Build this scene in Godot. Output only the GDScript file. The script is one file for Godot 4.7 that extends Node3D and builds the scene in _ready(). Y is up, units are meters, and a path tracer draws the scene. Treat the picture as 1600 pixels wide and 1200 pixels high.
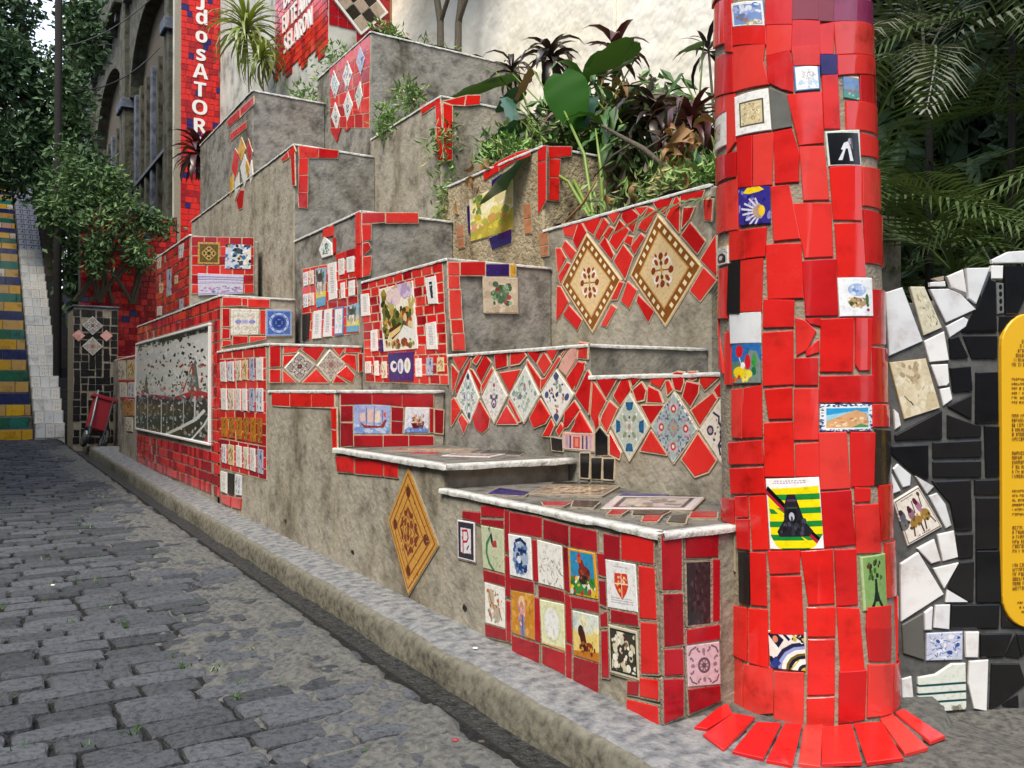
extends Node3D
# A cobbled lane beside a stepped, mosaic-covered terrace. Away along the wall is -Z, into the slope is +X.

var rng := RandomNumberGenerator.new()
var M := {}
var reds := {}
var CELL := {}
var used := {}
const AT := 2048.0

func numbered(called: String) -> String:
	if not used.has(called):
		used[called] = 0
		return called
	used[called] += 1
	return "%s_%03d" % [called, used[called]]

func lin(r: float, g: float, b: float) -> Color:
	return Color(r, g, b).linear_to_srgb()

func jit(a: float) -> float:
	return rng.randf_range(-a, a)

func ground_y(z: float) -> float:
	var d := maxf(0.0, -z - 2.0)
	return 0.0115 * d + 0.0004 * d * d - 0.012 * clampf(z + 2.0, 0.0, 4.0)

# ------------------------------------------------------------------ nodes
func thing(called: String, label: String, category: String, at := Vector3.ZERO, group := "") -> Node3D:
	var o := Node3D.new()
	o.name = numbered(called)
	add_child(o)
	o.position = at
	o.set_meta("label", label)
	o.set_meta("category", category)
	if group != "":
		o.set_meta("group", group)
	return o

func gx(n: Node) -> Transform3D:
	var t := Transform3D()
	while n != self:
		t = (n as Node3D).transform * t
		n = n.get_parent()
	return t

func obj(called: String, mesh: Mesh, mat: Material, parent: Node = self, xf := Transform3D()) -> MeshInstance3D:
	var o := MeshInstance3D.new()
	o.name = numbered(called) if parent == self else called
	o.mesh = mesh
	o.material_override = mat
	parent.add_child(o, true)
	o.transform = gx(parent).affine_inverse() * xf
	return o

func struct(called: String, mesh: Mesh, mat: Material, xf := Transform3D()) -> MeshInstance3D:
	var o := obj(called, mesh, mat, self, xf)
	o.set_meta("kind", "structure")
	return o

# ------------------------------------------------------------------ mesh helpers (faces given counter-clockwise as seen from outside)
func begin() -> SurfaceTool:
	var st := SurfaceTool.new()
	st.begin(Mesh.PRIMITIVE_TRIANGLES)
	st.set_smooth_group(-1)
	return st

func tri(st: SurfaceTool, a: Vector3, b: Vector3, c: Vector3) -> void:
	st.add_vertex(a); st.add_vertex(c); st.add_vertex(b)

func quad(st: SurfaceTool, a: Vector3, b: Vector3, c: Vector3, d: Vector3) -> void:
	tri(st, a, b, c); tri(st, a, c, d)

func done(st: SurfaceTool) -> ArrayMesh:
	st.generate_normals()
	return st.commit()

func box(st: SurfaceTool, lo: Vector3, hi: Vector3, b := 0.0) -> void:
	# a box with chamfered edges
	var c := (lo + hi) * 0.5
	var h := (hi - lo) * 0.5
	b = minf(b, minf(h.x, minf(h.y, h.z)) * 0.9)
	var ax := [Vector3.RIGHT, Vector3.UP, Vector3.BACK]
	for i in 3:
		var n: Vector3 = ax[i]
		var u: Vector3 = ax[(i + 1) % 3]
		var v: Vector3 = ax[(i + 2) % 3]
		var hn: float = h[i]
		var hu: float = h[(i + 1) % 3]
		var hv: float = h[(i + 2) % 3]
		for s in [1.0, -1.0]:
			var o: Vector3 = c + n * hn * s
			var p: Vector3 = u * (hu - b)
			var q: Vector3 = v * (hv - b) * s
			quad(st, o - p - q, o + p - q, o + p + q, o - p + q)
			if b > 0.0:
				for t in [1.0, -1.0]:
					# edge between faces n and u
					var e0: Vector3 = c + n * s * hn + u * t * (hu - b)
					var e1: Vector3 = c + n * s * (hn - b) + u * t * hu
					var w: Vector3 = v * (hv - b) * s * t
					quad(st, e0 - w, e1 - w, e1 + w, e0 + w)
	if b > 0.0:
		for sx in [1.0, -1.0]:
			for sy in [1.0, -1.0]:
				for sz in [1.0, -1.0]:
					var s := Vector3(sx, sy, sz)
					var k := h * s
					var a1 := c + k - Vector3(0, sy, sz) * b
					var a2 := c + k - Vector3(sx, 0, sz) * b
					var a3 := c + k - Vector3(sx, sy, 0) * b
					if sx * sy * sz > 0:
						tri(st, a1, a2, a3)
					else:
						tri(st, a1, a3, a2)

func box_mesh(lo: Vector3, hi: Vector3, b := 0.0) -> ArrayMesh:
	var st := begin()
	box(st, lo, hi, b)
	return done(st)

func tube(st: SurfaceTool, pts: Array, radii: Array, sides := 7, smooth := true) -> void:
	if smooth:
		st.set_smooth_group(1)
	var rings := []
	var side := Vector3.RIGHT
	for i in pts.size():
		var d: Vector3 = (pts[mini(i + 1, pts.size() - 1)] - pts[maxi(i - 1, 0)]).normalized()
		var up := d.cross(side)
		if up.length() < 0.05:
			side = Vector3.BACK
			up = d.cross(side)
		up = up.normalized()
		side = up.cross(d).normalized()
		var ring := []
		for k in sides:
			var a := TAU * k / sides
			ring.append(pts[i] + (side * cos(a) + up * sin(a)) * radii[mini(i, radii.size() - 1)])
		rings.append(ring)
	for i in pts.size() - 1:
		for k in sides:
			var k2 := (k + 1) % sides
			quad(st, rings[i][k], rings[i][k2], rings[i + 1][k2], rings[i + 1][k])
	var last: Array = rings[-1]
	for k in range(1, sides - 1):
		tri(st, last[0], last[k], last[k + 1])
	st.set_smooth_group(-1)

# a slab with a polygon outline: poly counter-clockwise in the frame's own x and y, front towards z
func slab_mesh(poly: PackedVector2Array, thick: float, b: float, uvs := PackedVector2Array(), back := 0.0) -> ArrayMesh:
	var st := begin()
	var n := poly.size()
	var top := []
	var c := Vector2.ZERO
	for p in poly:
		c += p / n
	for i in n:
		var p := poly[i]
		var e1 := (p - poly[(i + n - 1) % n]).normalized()
		var e2 := (poly[(i + 1) % n] - p).normalized()
		var nn := (Vector2(-e1.y, e1.x) + Vector2(-e2.y, e2.x))
		nn = nn.normalized() * b / maxf(0.5, sqrt((1.0 + e1.dot(e2)) * 0.5))
		top.append(p + nn)
	var has := uvs.size() == n
	var idx := Geometry2D.triangulate_polygon(PackedVector2Array(top))
	if idx.is_empty():
		# the inset has crossed itself: keep the outline and fan it
		for i in n:
			top[i] = poly[i].lerp(c, 0.08)
		idx = Geometry2D.triangulate_polygon(PackedVector2Array(top))
	if idx.is_empty():
		for i in range(1, n - 1):
			idx.append_array(PackedInt32Array([0, i, i + 1]))
	for i in range(0, idx.size(), 3):
		var a: Vector2 = top[idx[i]]
		var bb: Vector2 = top[idx[i + 1]]
		var cc: Vector2 = top[idx[i + 2]]
		var o := [idx[i], idx[i + 1], idx[i + 2]]
		if (bb - a).cross(cc - a) > 0:
			o = [idx[i], idx[i + 2], idx[i + 1]]
		for j in o:
			if has:
				st.set_uv(uvs[j])
			st.add_vertex(Vector3(top[j].x, top[j].y, thick))
	for i in n:
		var j := (i + 1) % n
		var a := Vector3(poly[i].x, poly[i].y, back)
		var d := Vector3(poly[j].x, poly[j].y, back)
		var a2 := Vector3(poly[i].x, poly[i].y, thick - b * 0.8)
		var d2 := Vector3(poly[j].x, poly[j].y, thick - b * 0.8)
		var a3 := Vector3(top[i].x, top[i].y, thick)
		var d3 := Vector3(top[j].x, top[j].y, thick)
		var order := [[a, i], [d, j], [d2, j], [a, i], [d2, j], [a2, i], [a2, i], [d2, j], [d3, j], [a2, i], [d3, j], [a3, i]]
		for t in range(0, 12, 3):
			for q in [order[t], order[t + 2], order[t + 1]]:
				if has:
					st.set_uv(uvs[q[1]])
				st.add_vertex(q[0])
	return done(st)

# the same slab bent round an upright cylinder of radius r that touches the frame's origin
func bent_mesh(poly: PackedVector2Array, thick: float, b: float, uvs: PackedVector2Array, back: float, r: float) -> ArrayMesh:
	var bend := func(q: Vector2, z: float) -> Vector3:
		var a := asin(clampf(q.x / r, -0.999, 0.999))
		return Vector3((r + z) * sin(a), q.y, (r + z) * cos(a) - r)
	# texture coordinates as an affine map of the frame's x and y
	var has := uvs.size() == poly.size() and poly.size() >= 3
	var o := poly[0]
	var ux := Transform2D()
	if has:
		var k := poly.size() - 1
		var m := Transform2D(poly[1] - o, poly[k] - o, Vector2.ZERO)
		var t := Transform2D(uvs[1] - uvs[0], uvs[k] - uvs[0], Vector2.ZERO)
		ux = t * m.affine_inverse()
	var uv_at := func(q: Vector2) -> Vector2:
		return uvs[0] + ux * (q - o)
	var dense := PackedVector2Array()
	for i in poly.size():
		var a := poly[i]
		var e := poly[(i + 1) % poly.size()]
		var n := maxi(1, int(ceil(absf(e.x - a.x) / 0.03)))
		for k in n:
			dense.append(a.lerp(e, float(k) / n))
	var nn := dense.size()
	var top := PackedVector2Array()
	for i in nn:
		var q := dense[i]
		var e1 := (q - dense[(i + nn - 1) % nn]).normalized()
		var e2 := (dense[(i + 1) % nn] - q).normalized()
		var w := (Vector2(-e1.y, e1.x) + Vector2(-e2.y, e2.x)).normalized()
		top.append(q + w * b / maxf(0.5, sqrt((1.0 + e1.dot(e2)) * 0.5)))
	var st := begin()
	var put := func(q: Vector2, z: float) -> void:
		if has:
			st.set_uv(uv_at.call(q))
		st.add_vertex(bend.call(q, z))
	st.set_smooth_group(1)
	var lo := top[0]
	var hi := top[0]
	for q in top:
		lo = lo.min(q)
		hi = hi.max(q)
	var strips := maxi(1, int(ceil((hi.x - lo.x) / 0.03)))
	for s in strips:
		var x0 := lerpf(lo.x, hi.x, float(s) / strips)
		var x1 := lerpf(lo.x, hi.x, float(s + 1) / strips)
		var band := PackedVector2Array([Vector2(x0, lo.y - 1), Vector2(x1, lo.y - 1), Vector2(x1, hi.y + 1), Vector2(x0, hi.y + 1)])
		for piece in Geometry2D.intersect_polygons(top, band):
			var idx := Geometry2D.triangulate_polygon(piece)
			for i in range(0, idx.size(), 3):
				var a: Vector2 = piece[idx[i]]
				var e: Vector2 = piece[idx[i + 1]]
				var f: Vector2 = piece[idx[i + 2]]
				if (e - a).cross(f - a) > 0:
					var t := e
					e = f
					f = t
				put.call(a, thick); put.call(e, thick); put.call(f, thick)
	st.set_smooth_group(-1)
	for i in nn:
		var j := (i + 1) % nn
		for q in [[dense, back, dense, thick - b * 0.8], [dense, thick - b * 0.8, top, thick]]:
			put.call(q[0][i], q[1]); put.call(q[2][j], q[3]); put.call(q[0][j], q[1])
			put.call(q[0][i], q[1]); put.call(q[2][i], q[3]); put.call(q[2][j], q[3])
	return done(st)

# ------------------------------------------------------------------ mosaic
# frame of a panel: u to the right and v up as one looks at it
func frame_of(plane: String, val: float, u: float, v: float) -> Transform3D:
	match plane:
		"x":
			return Transform3D(Basis(Vector3.BACK, Vector3.UP, Vector3.LEFT), Vector3(val, v, u))
		"z":
			return Transform3D(Basis(Vector3.RIGHT, Vector3.UP, Vector3.BACK), Vector3(u, v, val))
		"y":
			return Transform3D(Basis(Vector3.RIGHT, Vector3.FORWARD, Vector3.UP), Vector3(u, val, -v))
		"bw":
			return Transform3D(Basis(BW_U, Vector3.UP, BW_N), BW_O + BW_U * u + Vector3.UP * v)
	var cp := pillar_point(u, v, 0.0)
	var nn := (cp - pillar_axis(v)).normalized()
	nn = (nn + Vector3.UP * 0.012).normalized()
	var uu := Vector3.UP.cross(nn).normalized()
	return Transform3D(Basis(uu, nn.cross(uu), nn), cp)

func pillar_axis(y: float) -> Vector3:
	var k := y / 2.29
	return Vector3(lerpf(2.350, 2.315, k), y, lerpf(-1.897, -1.938, k))

func pillar_point(phi: float, y: float, out: float) -> Vector3:
	var r := lerpf(0.275, 0.251, y / 2.29) - 0.005 + out
	var a := PILLAR_FACE - phi
	return pillar_axis(y) + Vector3(cos(a), 0, sin(a)) * r

func mat_for(kind: String) -> Material:
	if reds.has(kind):
		var list: Array = reds[kind]
		return list[rng.randi() % list.size()]
	return M[kind]

func add_tile(parent: Node, kind: String, plane: String, val: float, pts: PackedVector2Array, lift := 0.0, thick := 0.008, grout: SurfaceTool = null, bed := 0.004) -> void:
	var c := Vector2.ZERO
	for p in pts:
		c += p / pts.size()
	var fr := frame_of(plane, val, c.x, c.y)
	var poly := PackedVector2Array()
	for p in pts:
		if plane == "cyl":
			var q := fr.affine_inverse() * pillar_point(p.x, p.y, 0.0)
			poly.append(Vector2(q.x, q.y))
		else:
			poly.append(p - c)
	var uvs := PackedVector2Array()
	var pic := kind.begins_with("pt")
	if pic:
		var cell: Rect2 = CELL[kind.substr(2)]
		if pts.size() == 4:
			for q in [Vector2(0, 0), Vector2(1, 0), Vector2(1, 1), Vector2(0, 1)]:
				uvs.append(q)
		else:
			var r := Rect2(poly[0], Vector2.ZERO)
			for p in poly:
				r = r.expand(p)
			for p in poly:
				uvs.append(Vector2((p.x - r.position.x) / r.size.x, 1.0 - (p.y - r.position.y) / r.size.y))
		for i in uvs.size():
			uvs[i] = (cell.position + (Vector2(0.02, 0.02) + uvs[i] * 0.96) * cell.size) / AT
	if Geometry2D.is_polygon_clockwise(poly):
		poly.reverse()
		uvs.reverse()
	# is_polygon_clockwise assumes y down: test the area instead
	var area := 0.0
	for i in poly.size():
		area += poly[i].cross(poly[(i + 1) % poly.size()])
	if area < 0:
		poly.reverse()
		uvs.reverse()
	if absf(area) < 2e-5:
		return
	if plane != "y":
		var grown := Geometry2D.offset_polygon(poly, {"cyl": 0.0034, "bw": 0.001, "x": 0.0004, "z": 0.0006}[plane], Geometry2D.JOIN_MITER)
		if uvs.is_empty() and grown.size() == 1:
			poly = grown[0]
			area = 0.0
			for i in poly.size():
				area += poly[i].cross(poly[(i + 1) % poly.size()])
			if area < 0:
				poly.reverse()
	var tilt := 0.009 if plane == "cyl" else 0.006
	if plane == "y":
		tilt = 0.003
	if grout != null:
		var big := Geometry2D.offset_polygon(poly, 0.0055)
		if big.size() > 0:
			var g: PackedVector2Array = big[0]
			var zz := bed * rng.randf_range(1.0, 1.6)
			var idx := Geometry2D.triangulate_polygon(g)
			for i in range(0, idx.size(), 3):
				var a := g[idx[i]]
				var b := g[idx[i + 1]]
				var d := g[idx[i + 2]]
				if (b - a).cross(d - a) < 0:
					var t := b
					b = d
					d = t
				tri(grout, fr * Vector3(a.x, a.y, zz), fr * Vector3(b.x, b.y, zz), fr * Vector3(d.x, d.y, zz))
			for i in g.size():
				var a := g[i]
				var b := g[(i + 1) % g.size()]
				quad(grout, fr * Vector3(a.x, a.y, -0.004), fr * Vector3(b.x, b.y, -0.004), fr * Vector3(b.x, b.y, zz), fr * Vector3(a.x, a.y, zz))
	fr = fr.rotated_local(Vector3.RIGHT, jit(tilt)).rotated_local(Vector3.UP, jit(tilt))
	fr.origin += fr.basis.z * lift
	var mesh: ArrayMesh
	if plane == "cyl":
		mesh = bent_mesh(poly, 0.0065 + jit(0.001), 0.002, uvs, -0.003, lerpf(0.27, 0.246, c.y / 2.29))
	else:
		mesh = slab_mesh(poly, thick + jit(0.001), 0.0022, uvs, -0.004)
	obj("picture_tile" if pic else "tile", mesh, M.print if pic else mat_for(kind), parent, fr)

func add_panel(parent: Node, plane: String, val: float, text: String, grout_mat := "grout", use_grout := true) -> void:
	var grout: SurfaceTool = begin() if use_grout else null
	var over := false
	for line in text.split("\n", false):
		var w := line.strip_edges().split(" ", false)
		if w.is_empty():
			continue
		var pts := PackedVector2Array()
		var extra := []
		for k in range(1, w.size()):
			if w[k].contains(","):
				var ab := w[k].split(",")
				pts.append(Vector2(float(ab[0]), float(ab[1])) * 0.001)
			else:
				extra.append(int(w[k]))
		if w[0] == "bg":
			over = true
			var nx: int = extra[0]
			var ny: int = extra[1]
			for j in ny:
				for i in nx:
					var off := 0.25 * float(j % 2) * (1.0 if i > 0 else 0.0)
					var off2 := 0.25 * float(j % 2) * (1.0 if i < nx - 1 else 0.0)
					var cell := PackedVector2Array()
					for q in [Vector2(i + off, j), Vector2(i + 1 + off2, j), Vector2(i + 1 + off2, j + 1), Vector2(i + off, j + 1)]:
						var s: float = q.x / nx
						var t: float = q.y / ny
						cell.append(pts[0].lerp(pts[1], s).lerp(pts[3].lerp(pts[2], s), t))
					var cc := (cell[0] + cell[1] + cell[2] + cell[3]) * 0.25
					for q in 4:
						var dv := cell[q] - cc
						cell[q] = cc + dv * (1.0 - 0.0045 / maxf(0.01, minf(absf(dv.x), absf(dv.y)))) + Vector2(jit(0.002), jit(0.002))
					add_tile(parent, "r" if rng.randf() < 0.75 else "d", plane, val, cell, 0.0, 0.005, grout, 0.0018)
		else:
			add_tile(parent, w[0], plane, val, pts, 0.003 if over else 0.0, 0.008, null if over else grout)
	if use_grout:
		var g := obj("grout", done(grout), M[grout_mat], parent)
		g.set_meta("kind", "stuff")

# ------------------------------------------------------------------ printed tiles: a small painter
var im: Image
var ir: Rect2

func hx(s: String) -> Color:
	return Color.html(s)

func px(p: Vector2) -> Vector2:
	return ir.position + p * 0.01 * ir.size

func paint_poly(pts: PackedVector2Array, c: Color) -> void:
	var lo := pts[0]
	var hi := pts[0]
	for p in pts:
		lo = lo.min(p)
		hi = hi.max(p)
	lo = lo.max(ir.position)
	hi = hi.min(ir.end - Vector2.ONE)
	for y in range(int(floor(lo.y)), int(ceil(hi.y)) + 1):
		var xs := []
		var yy := y + 0.5
		for i in pts.size():
			var a := pts[i]
			var b := pts[(i + 1) % pts.size()]
			if (a.y > yy) != (b.y > yy):
				xs.append(a.x + (yy - a.y) / (b.y - a.y) * (b.x - a.x))
		xs.sort()
		for k in range(0, xs.size() - 1, 2):
			var x0 := int(clampf(round(xs[k]), ir.position.x, ir.end.x))
			var x1 := int(clampf(round(xs[k + 1]), ir.position.x, ir.end.x))
			if x1 > x0 and y >= ir.position.y and y < ir.end.y:
				im.fill_rect(Rect2i(x0, y, x1 - x0, 1), c)

func paint_rect(x: float, y: float, w: float, h: float, c: Color) -> void:
	var a := px(Vector2(x, y)).max(ir.position)
	var b := px(Vector2(x + w, y + h)).min(ir.end)
	if b.x > a.x and b.y > a.y:
		im.fill_rect(Rect2i(int(round(a.x)), int(round(a.y)), maxi(1, int(round(b.x - a.x))), maxi(1, int(round(b.y - a.y)))), c)

func paint_ellipse(x: float, y: float, rx: float, ry: float, c: Color, turn := 0.0) -> void:
	var pts := PackedVector2Array()
	for k in 16:
		var a := TAU * k / 16
		pts.append(px(Vector2(x, y) + Vector2(cos(a) * rx, sin(a) * ry).rotated(turn)))
	paint_poly(pts, c)

func paint_line(pts: Array, w: float, c: Color) -> void:
	for i in pts.size() - 1:
		var a: Vector2 = pts[i]
		var b: Vector2 = pts[i + 1]
		var n := (b - a).orthogonal().normalized() * w * 0.5
		var e := (b - a).normalized() * w * 0.3
		paint_poly(PackedVector2Array([px(a + n - e), px(b + n + e), px(b - n + e), px(a - n - e)]), c)

func paint(cell: Rect2, script: String) -> void:
	ir = cell
	for cmd in script.split(";", false):
		var w := cmd.strip_edges().split(" ", false)
		if w.is_empty():
			continue
		var f := []
		for q in w:
			f.append(float(q) if q.is_valid_float() else 0.0)
		match w[0]:
			"f":
				paint_rect(0, 0, 100, 100, hx(w[1]))
			"r":
				paint_rect(f[1], f[2], f[3], f[4], hx(w[5]))
			"e":
				paint_ellipse(f[1], f[2], f[3], f[4], hx(w[5]))
			"p", "l":
				var pts := PackedVector2Array()
				var raw := []
				for k in range(2 if w[0] == "p" else 3, w.size()):
					var ab := w[k].split(",")
					raw.append(Vector2(float(ab[0]), float(ab[1])))
					pts.append(px(raw[-1]))
				if w[0] == "p":
					paint_poly(pts, hx(w[1]))
				else:
					paint_line(raw, f[2], hx(w[1]))
			"b":
				var c := hx(w[6])
				paint_rect(f[1], f[2], f[3], f[5], c)
				paint_rect(f[1], f[2] + f[4] - f[5], f[3], f[5], c)
				paint_rect(f[1], f[2], f[5], f[4], c)
				paint_rect(f[1] + f[3] - f[5], f[2], f[5], f[4], c)
			"o":
				# an ornament repeated eight times round the middle
				rng.seed = int(f[1])
				for k in int(f[2]):
					var rr := rng.randf_range(4.0, 62.0)
					var aa := rng.randf_range(0.0, PI / 4)
					var rx := rng.randf_range(2.0, 7.0)
					var ry := rng.randf_range(1.5, 4.5)
					var c := hx(w[3 + rng.randi() % (w.size() - 3)])
					for q in 4:
						for s in [1.0, -1.0]:
							var a: float = s * aa + q * PI / 2
							paint_ellipse(50 + cos(a) * rr, 50 + sin(a) * rr, rx, ry, c, a + s * 0.6)
			"s":
				rng.seed = int(f[1])
				for k in int(f[2]):
					var p := Vector2(f[3] + rng.randf() * f[5], f[4] + rng.randf() * f[6])
					var d: Vector2 = Vector2(rng.randf_range(-1, 1), rng.randf_range(-1, 1)) * float(f[7])
					paint_line([p, p + d], rng.randf_range(1.0, 2.6), hx(w[8 + rng.randi() % (w.size() - 8)]))
			"d":
				rng.seed = int(f[1])
				for k in int(f[2]):
					var p := Vector2(f[3] + rng.randf() * f[5], f[4] + rng.randf() * f[6])
					var q: float = f[7] * rng.randf_range(0.4, 1.0)
					paint_ellipse(p.x, p.y, q, q * rng.randf_range(0.5, 1.1), hx(w[8 + rng.randi() % (w.size() - 8)]), rng.randf() * 3.0)
			"t":
				# rows of marks too small to read
				rng.seed = int(f[1])
				var rows := int(f[6])
				for k in rows:
					var y: float = f[3] + f[5] * k / rows
					var x: float = f[2] + rng.randf() * 4.0
					while x < f[2] + f[4] - 3.0:
						var q := rng.randf_range(1.5, 5.0)
						paint_rect(x, y, q, f[5] / rows * 0.55, hx(w[7]))
						x += q + rng.randf_range(1.0, 2.0)

# ------------------------------------------------------------------ textures and materials
func noise_tex(seed_: int, freq: float, cols: Array, offs: Array, oct := 5, size := 512, kind := FastNoiseLite.TYPE_SIMPLEX_SMOOTH) -> NoiseTexture2D:
	var n := FastNoiseLite.new()
	n.seed = seed_
	n.noise_type = kind
	n.frequency = freq
	n.fractal_octaves = oct
	n.fractal_gain = 0.62
	var t := NoiseTexture2D.new()
	t.width = size
	t.height = size
	t.seamless = true
	t.noise = n
	var g := Gradient.new()
	g.offsets = PackedFloat32Array(offs)
	var cc := PackedColorArray()
	for c in cols:
		cc.append(Color.html(c))
	g.colors = cc
	t.color_ramp = g
	return t

func bump_tex(seed_: int, freq: float, strength: float, oct := 5) -> NoiseTexture2D:
	var n := FastNoiseLite.new()
	n.seed = seed_
	n.frequency = freq
	n.fractal_octaves = oct
	n.fractal_gain = 0.6
	var t := NoiseTexture2D.new()
	t.width = 512
	t.height = 512
	t.seamless = true
	t.as_normal_map = true
	t.bump_strength = strength
	t.noise = n
	return t

func mat(albedo: Color, rough: float, spec := 0.5) -> StandardMaterial3D:
	var m := StandardMaterial3D.new()
	m.albedo_color = albedo
	m.roughness = rough
	m.metallic_specular = spec
	m.cull_mode = BaseMaterial3D.CULL_DISABLED
	return m

func tri_mat(albedo: Color, tex: Texture2D, scale: float, rough: float, nrm: Texture2D = null, nscale := 1.0) -> StandardMaterial3D:
	var m := mat(albedo, rough, 0.35)
	m.albedo_texture = tex
	m.uv1_triplanar = true
	m.uv1_world_triplanar = true
	m.uv1_scale = Vector3.ONE * scale
	if nrm != null:
		m.normal_enabled = true
		m.normal_texture = nrm
		m.normal_scale = nscale
	return m

func leaf_mat(c: Color, back := 0.35, rough := 0.4) -> StandardMaterial3D:
	var m := mat(c, rough)
	m.backlight_enabled = true
	m.backlight = Color(c.r * back * 1.6, c.g * back * 1.6, c.b * back)
	return m

func make_materials() -> void:
	var conc := noise_tex(3, 0.008, ["9c958a", "c4bdb0", "d2cbbe", "dcd4c4", "b4ab9c"], [0.08, 0.35, 0.52, 0.7, 0.97], 7, 1024)
	var conc2 := noise_tex(4, 0.007, ["7c7a76", "aaa7a1", "bcb9b3", "c8c4bc", "94918b"], [0.10, 0.36, 0.52, 0.68, 0.95], 7, 1024)
	var fine := bump_tex(5, 0.06, 5.0, 5)
	M.concrete = tri_mat(lin(0.55, 0.54, 0.512), conc, 0.5, 0.92, fine, 0.28)
	M.concrete_grey = tri_mat(lin(0.50, 0.495, 0.48), conc2, 0.6, 0.92, fine, 0.28)
	M.concrete_dark = tri_mat(lin(0.30, 0.29, 0.27), conc2, 0.8, 0.9, fine, 1.1)
	M.plaster_warm = tri_mat(lin(0.62, 0.55, 0.42), conc, 0.8, 0.92, fine, 0.9)
	M.coping = tri_mat(lin(0.64, 0.635, 0.62), noise_tex(6, 0.02, ["a4a49e", "dcdcd6", "f2f2ee", "ffffff"], [0.10, 0.34, 0.55, 0.9], 5), 1.6, 0.5, fine, 0.5)
	var streak := noise_tex(41, 0.006, ["b4b0a8", "dad7d0", "f2f0ec", "ffffff", "ffffff"], [0.06, 0.22, 0.40, 0.55, 1.0], 5, 512)
	for k in ["concrete", "concrete_grey", "plaster_warm", "cream", "pale"]:
		var mm: StandardMaterial3D = M[k] if M.has(k) else null
		if mm == null:
			continue
		mm.detail_enabled = true
		mm.detail_blend_mode = BaseMaterial3D.BLEND_MODE_MUL
		mm.detail_albedo = streak
		mm.detail_uv_layer = BaseMaterial3D.DETAIL_UV_2
		mm.uv2_triplanar = true
		mm.uv2_world_triplanar = true
		mm.uv2_scale = Vector3(0.55, 0.28, 0.55)
	M.grout = tri_mat(lin(0.90, 0.80, 0.66), conc, 2.0, 0.95)
	M.grout_grey = tri_mat(lin(0.50, 0.46, 0.40), conc, 2.0, 0.95, fine, 0.8)
	M.grout_dark = tri_mat(lin(0.20, 0.21, 0.22), conc2, 2.0, 0.9)
	var wear := noise_tex(7, 0.006, ["b4aca8", "e6e0de", "fbfafa", "ffffff", "f0ecea"], [0.06, 0.24, 0.42, 0.75, 1.0], 6)
	var rgh := noise_tex(8, 0.02, ["303030", "484848", "707070"], [0.2, 0.55, 0.9], 5)
	var mk := func(c: Color, r := 0.22) -> StandardMaterial3D:
		var m := tri_mat(c, wear, 1.3, 1.0)
		m.metallic_specular = 0.5
		m.roughness = r * 3.2
		m.roughness_texture = rgh
		return m
	reds = {
		"r": [mk.call(lin(0.67, 0.020, 0.018), 0.14), mk.call(lin(0.60, 0.015, 0.015), 0.22), mk.call(lin(0.72, 0.034, 0.028), 0.12), mk.call(lin(0.53, 0.012, 0.014), 0.18), mk.call(lin(0.64, 0.026, 0.020), 0.30), mk.call(lin(0.72, 0.050, 0.040), 0.18)],
		"s": [mk.call(lin(0.74, 0.020, 0.014), 0.14), mk.call(lin(0.68, 0.016, 0.013), 0.2), mk.call(lin(0.70, 0.022, 0.018), 0.28)],
		"d": [mk.call(lin(0.38, 0.008, 0.016), 0.18), mk.call(lin(0.32, 0.007, 0.014), 0.24), mk.call(lin(0.43, 0.009, 0.017), 0.2)],
		"w": [mk.call(lin(0.80, 0.80, 0.79)), mk.call(lin(0.72, 0.74, 0.76))],
		"k": [mk.call(lin(0.010, 0.010, 0.011), 0.16), mk.call(lin(0.016, 0.015, 0.015), 0.2)],
		"b": [mk.call(lin(0.030, 0.024, 0.018), 0.25)],
		"n": [mk.call(lin(0.020, 0.012, 0.13))],
		"m": [mk.call(lin(0.22, 0.03, 0.05)), mk.call(lin(0.27, 0.035, 0.10))],
		"g": [mk.call(lin(0.11, 0.11, 0.10), 0.5)],
		"t": [mk.call(lin(0.42, 0.34, 0.26), 0.5)],
		"y": [mk.call(lin(0.75, 0.42, 0.03))],
		"o": [mk.call(lin(0.72, 0.38, 0.32))],
		"v": [tri_mat(lin(0.58, 0.53, 0.45), conc, 2.0, 0.95)],
		"q": [tri_mat(lin(0.46, 0.20, 0.09), wear, 2.0, 0.95), tri_mat(lin(0.40, 0.17, 0.08), wear, 2.0, 0.95)],
		"green": [mk.call(lin(0.02, 0.14, 0.07)), mk.call(lin(0.02, 0.18, 0.13))],
		"blue": [mk.call(lin(0.02, 0.03, 0.12)), mk.call(lin(0.03, 0.04, 0.16))],
		"ochre": [mk.call(lin(0.80, 0.45, 0.02)), mk.call(lin(0.70, 0.38, 0.025)), mk.call(lin(0.60, 0.36, 0.10))],
	}
	# printed tiles
	im = Image.create(2048, 2048, false, Image.FORMAT_RGB8)
	im.fill(Color(0.8, 0.8, 0.8))
	var cx := 0
	var cy := 0
	var todo := []
	for line in PICS.split("\n", false):
		var bar := line.find("|")
		var head := line.substr(0, bar).split(" ", false)
		todo.append([head[0], int(head[1]), int(head[2]) if head.size() > 2 else int(head[1]) * (1 if int(head[1]) == 1 else 1), line.substr(bar + 1), head.size() > 2])
	for row_h in [3, 2, 1]:
		for t in todo:
			var hh: int = t[2] if t[4] else 1
			if hh != row_h:
				continue
			if cx + t[1] > 16:
				cx = 0
				cy += row_h
			var cell := Rect2(cx * 128, cy * 128, t[1] * 128, hh * 128)
			CELL[t[0]] = cell
			paint(cell, t[3])
			cx += t[1]
		cx = 0
		cy += row_h
	rng.seed = 77
	var pm := mat(Color.WHITE, 0.2)
	pm.detail_enabled = true
	pm.detail_blend_mode = BaseMaterial3D.BLEND_MODE_MUL
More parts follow.
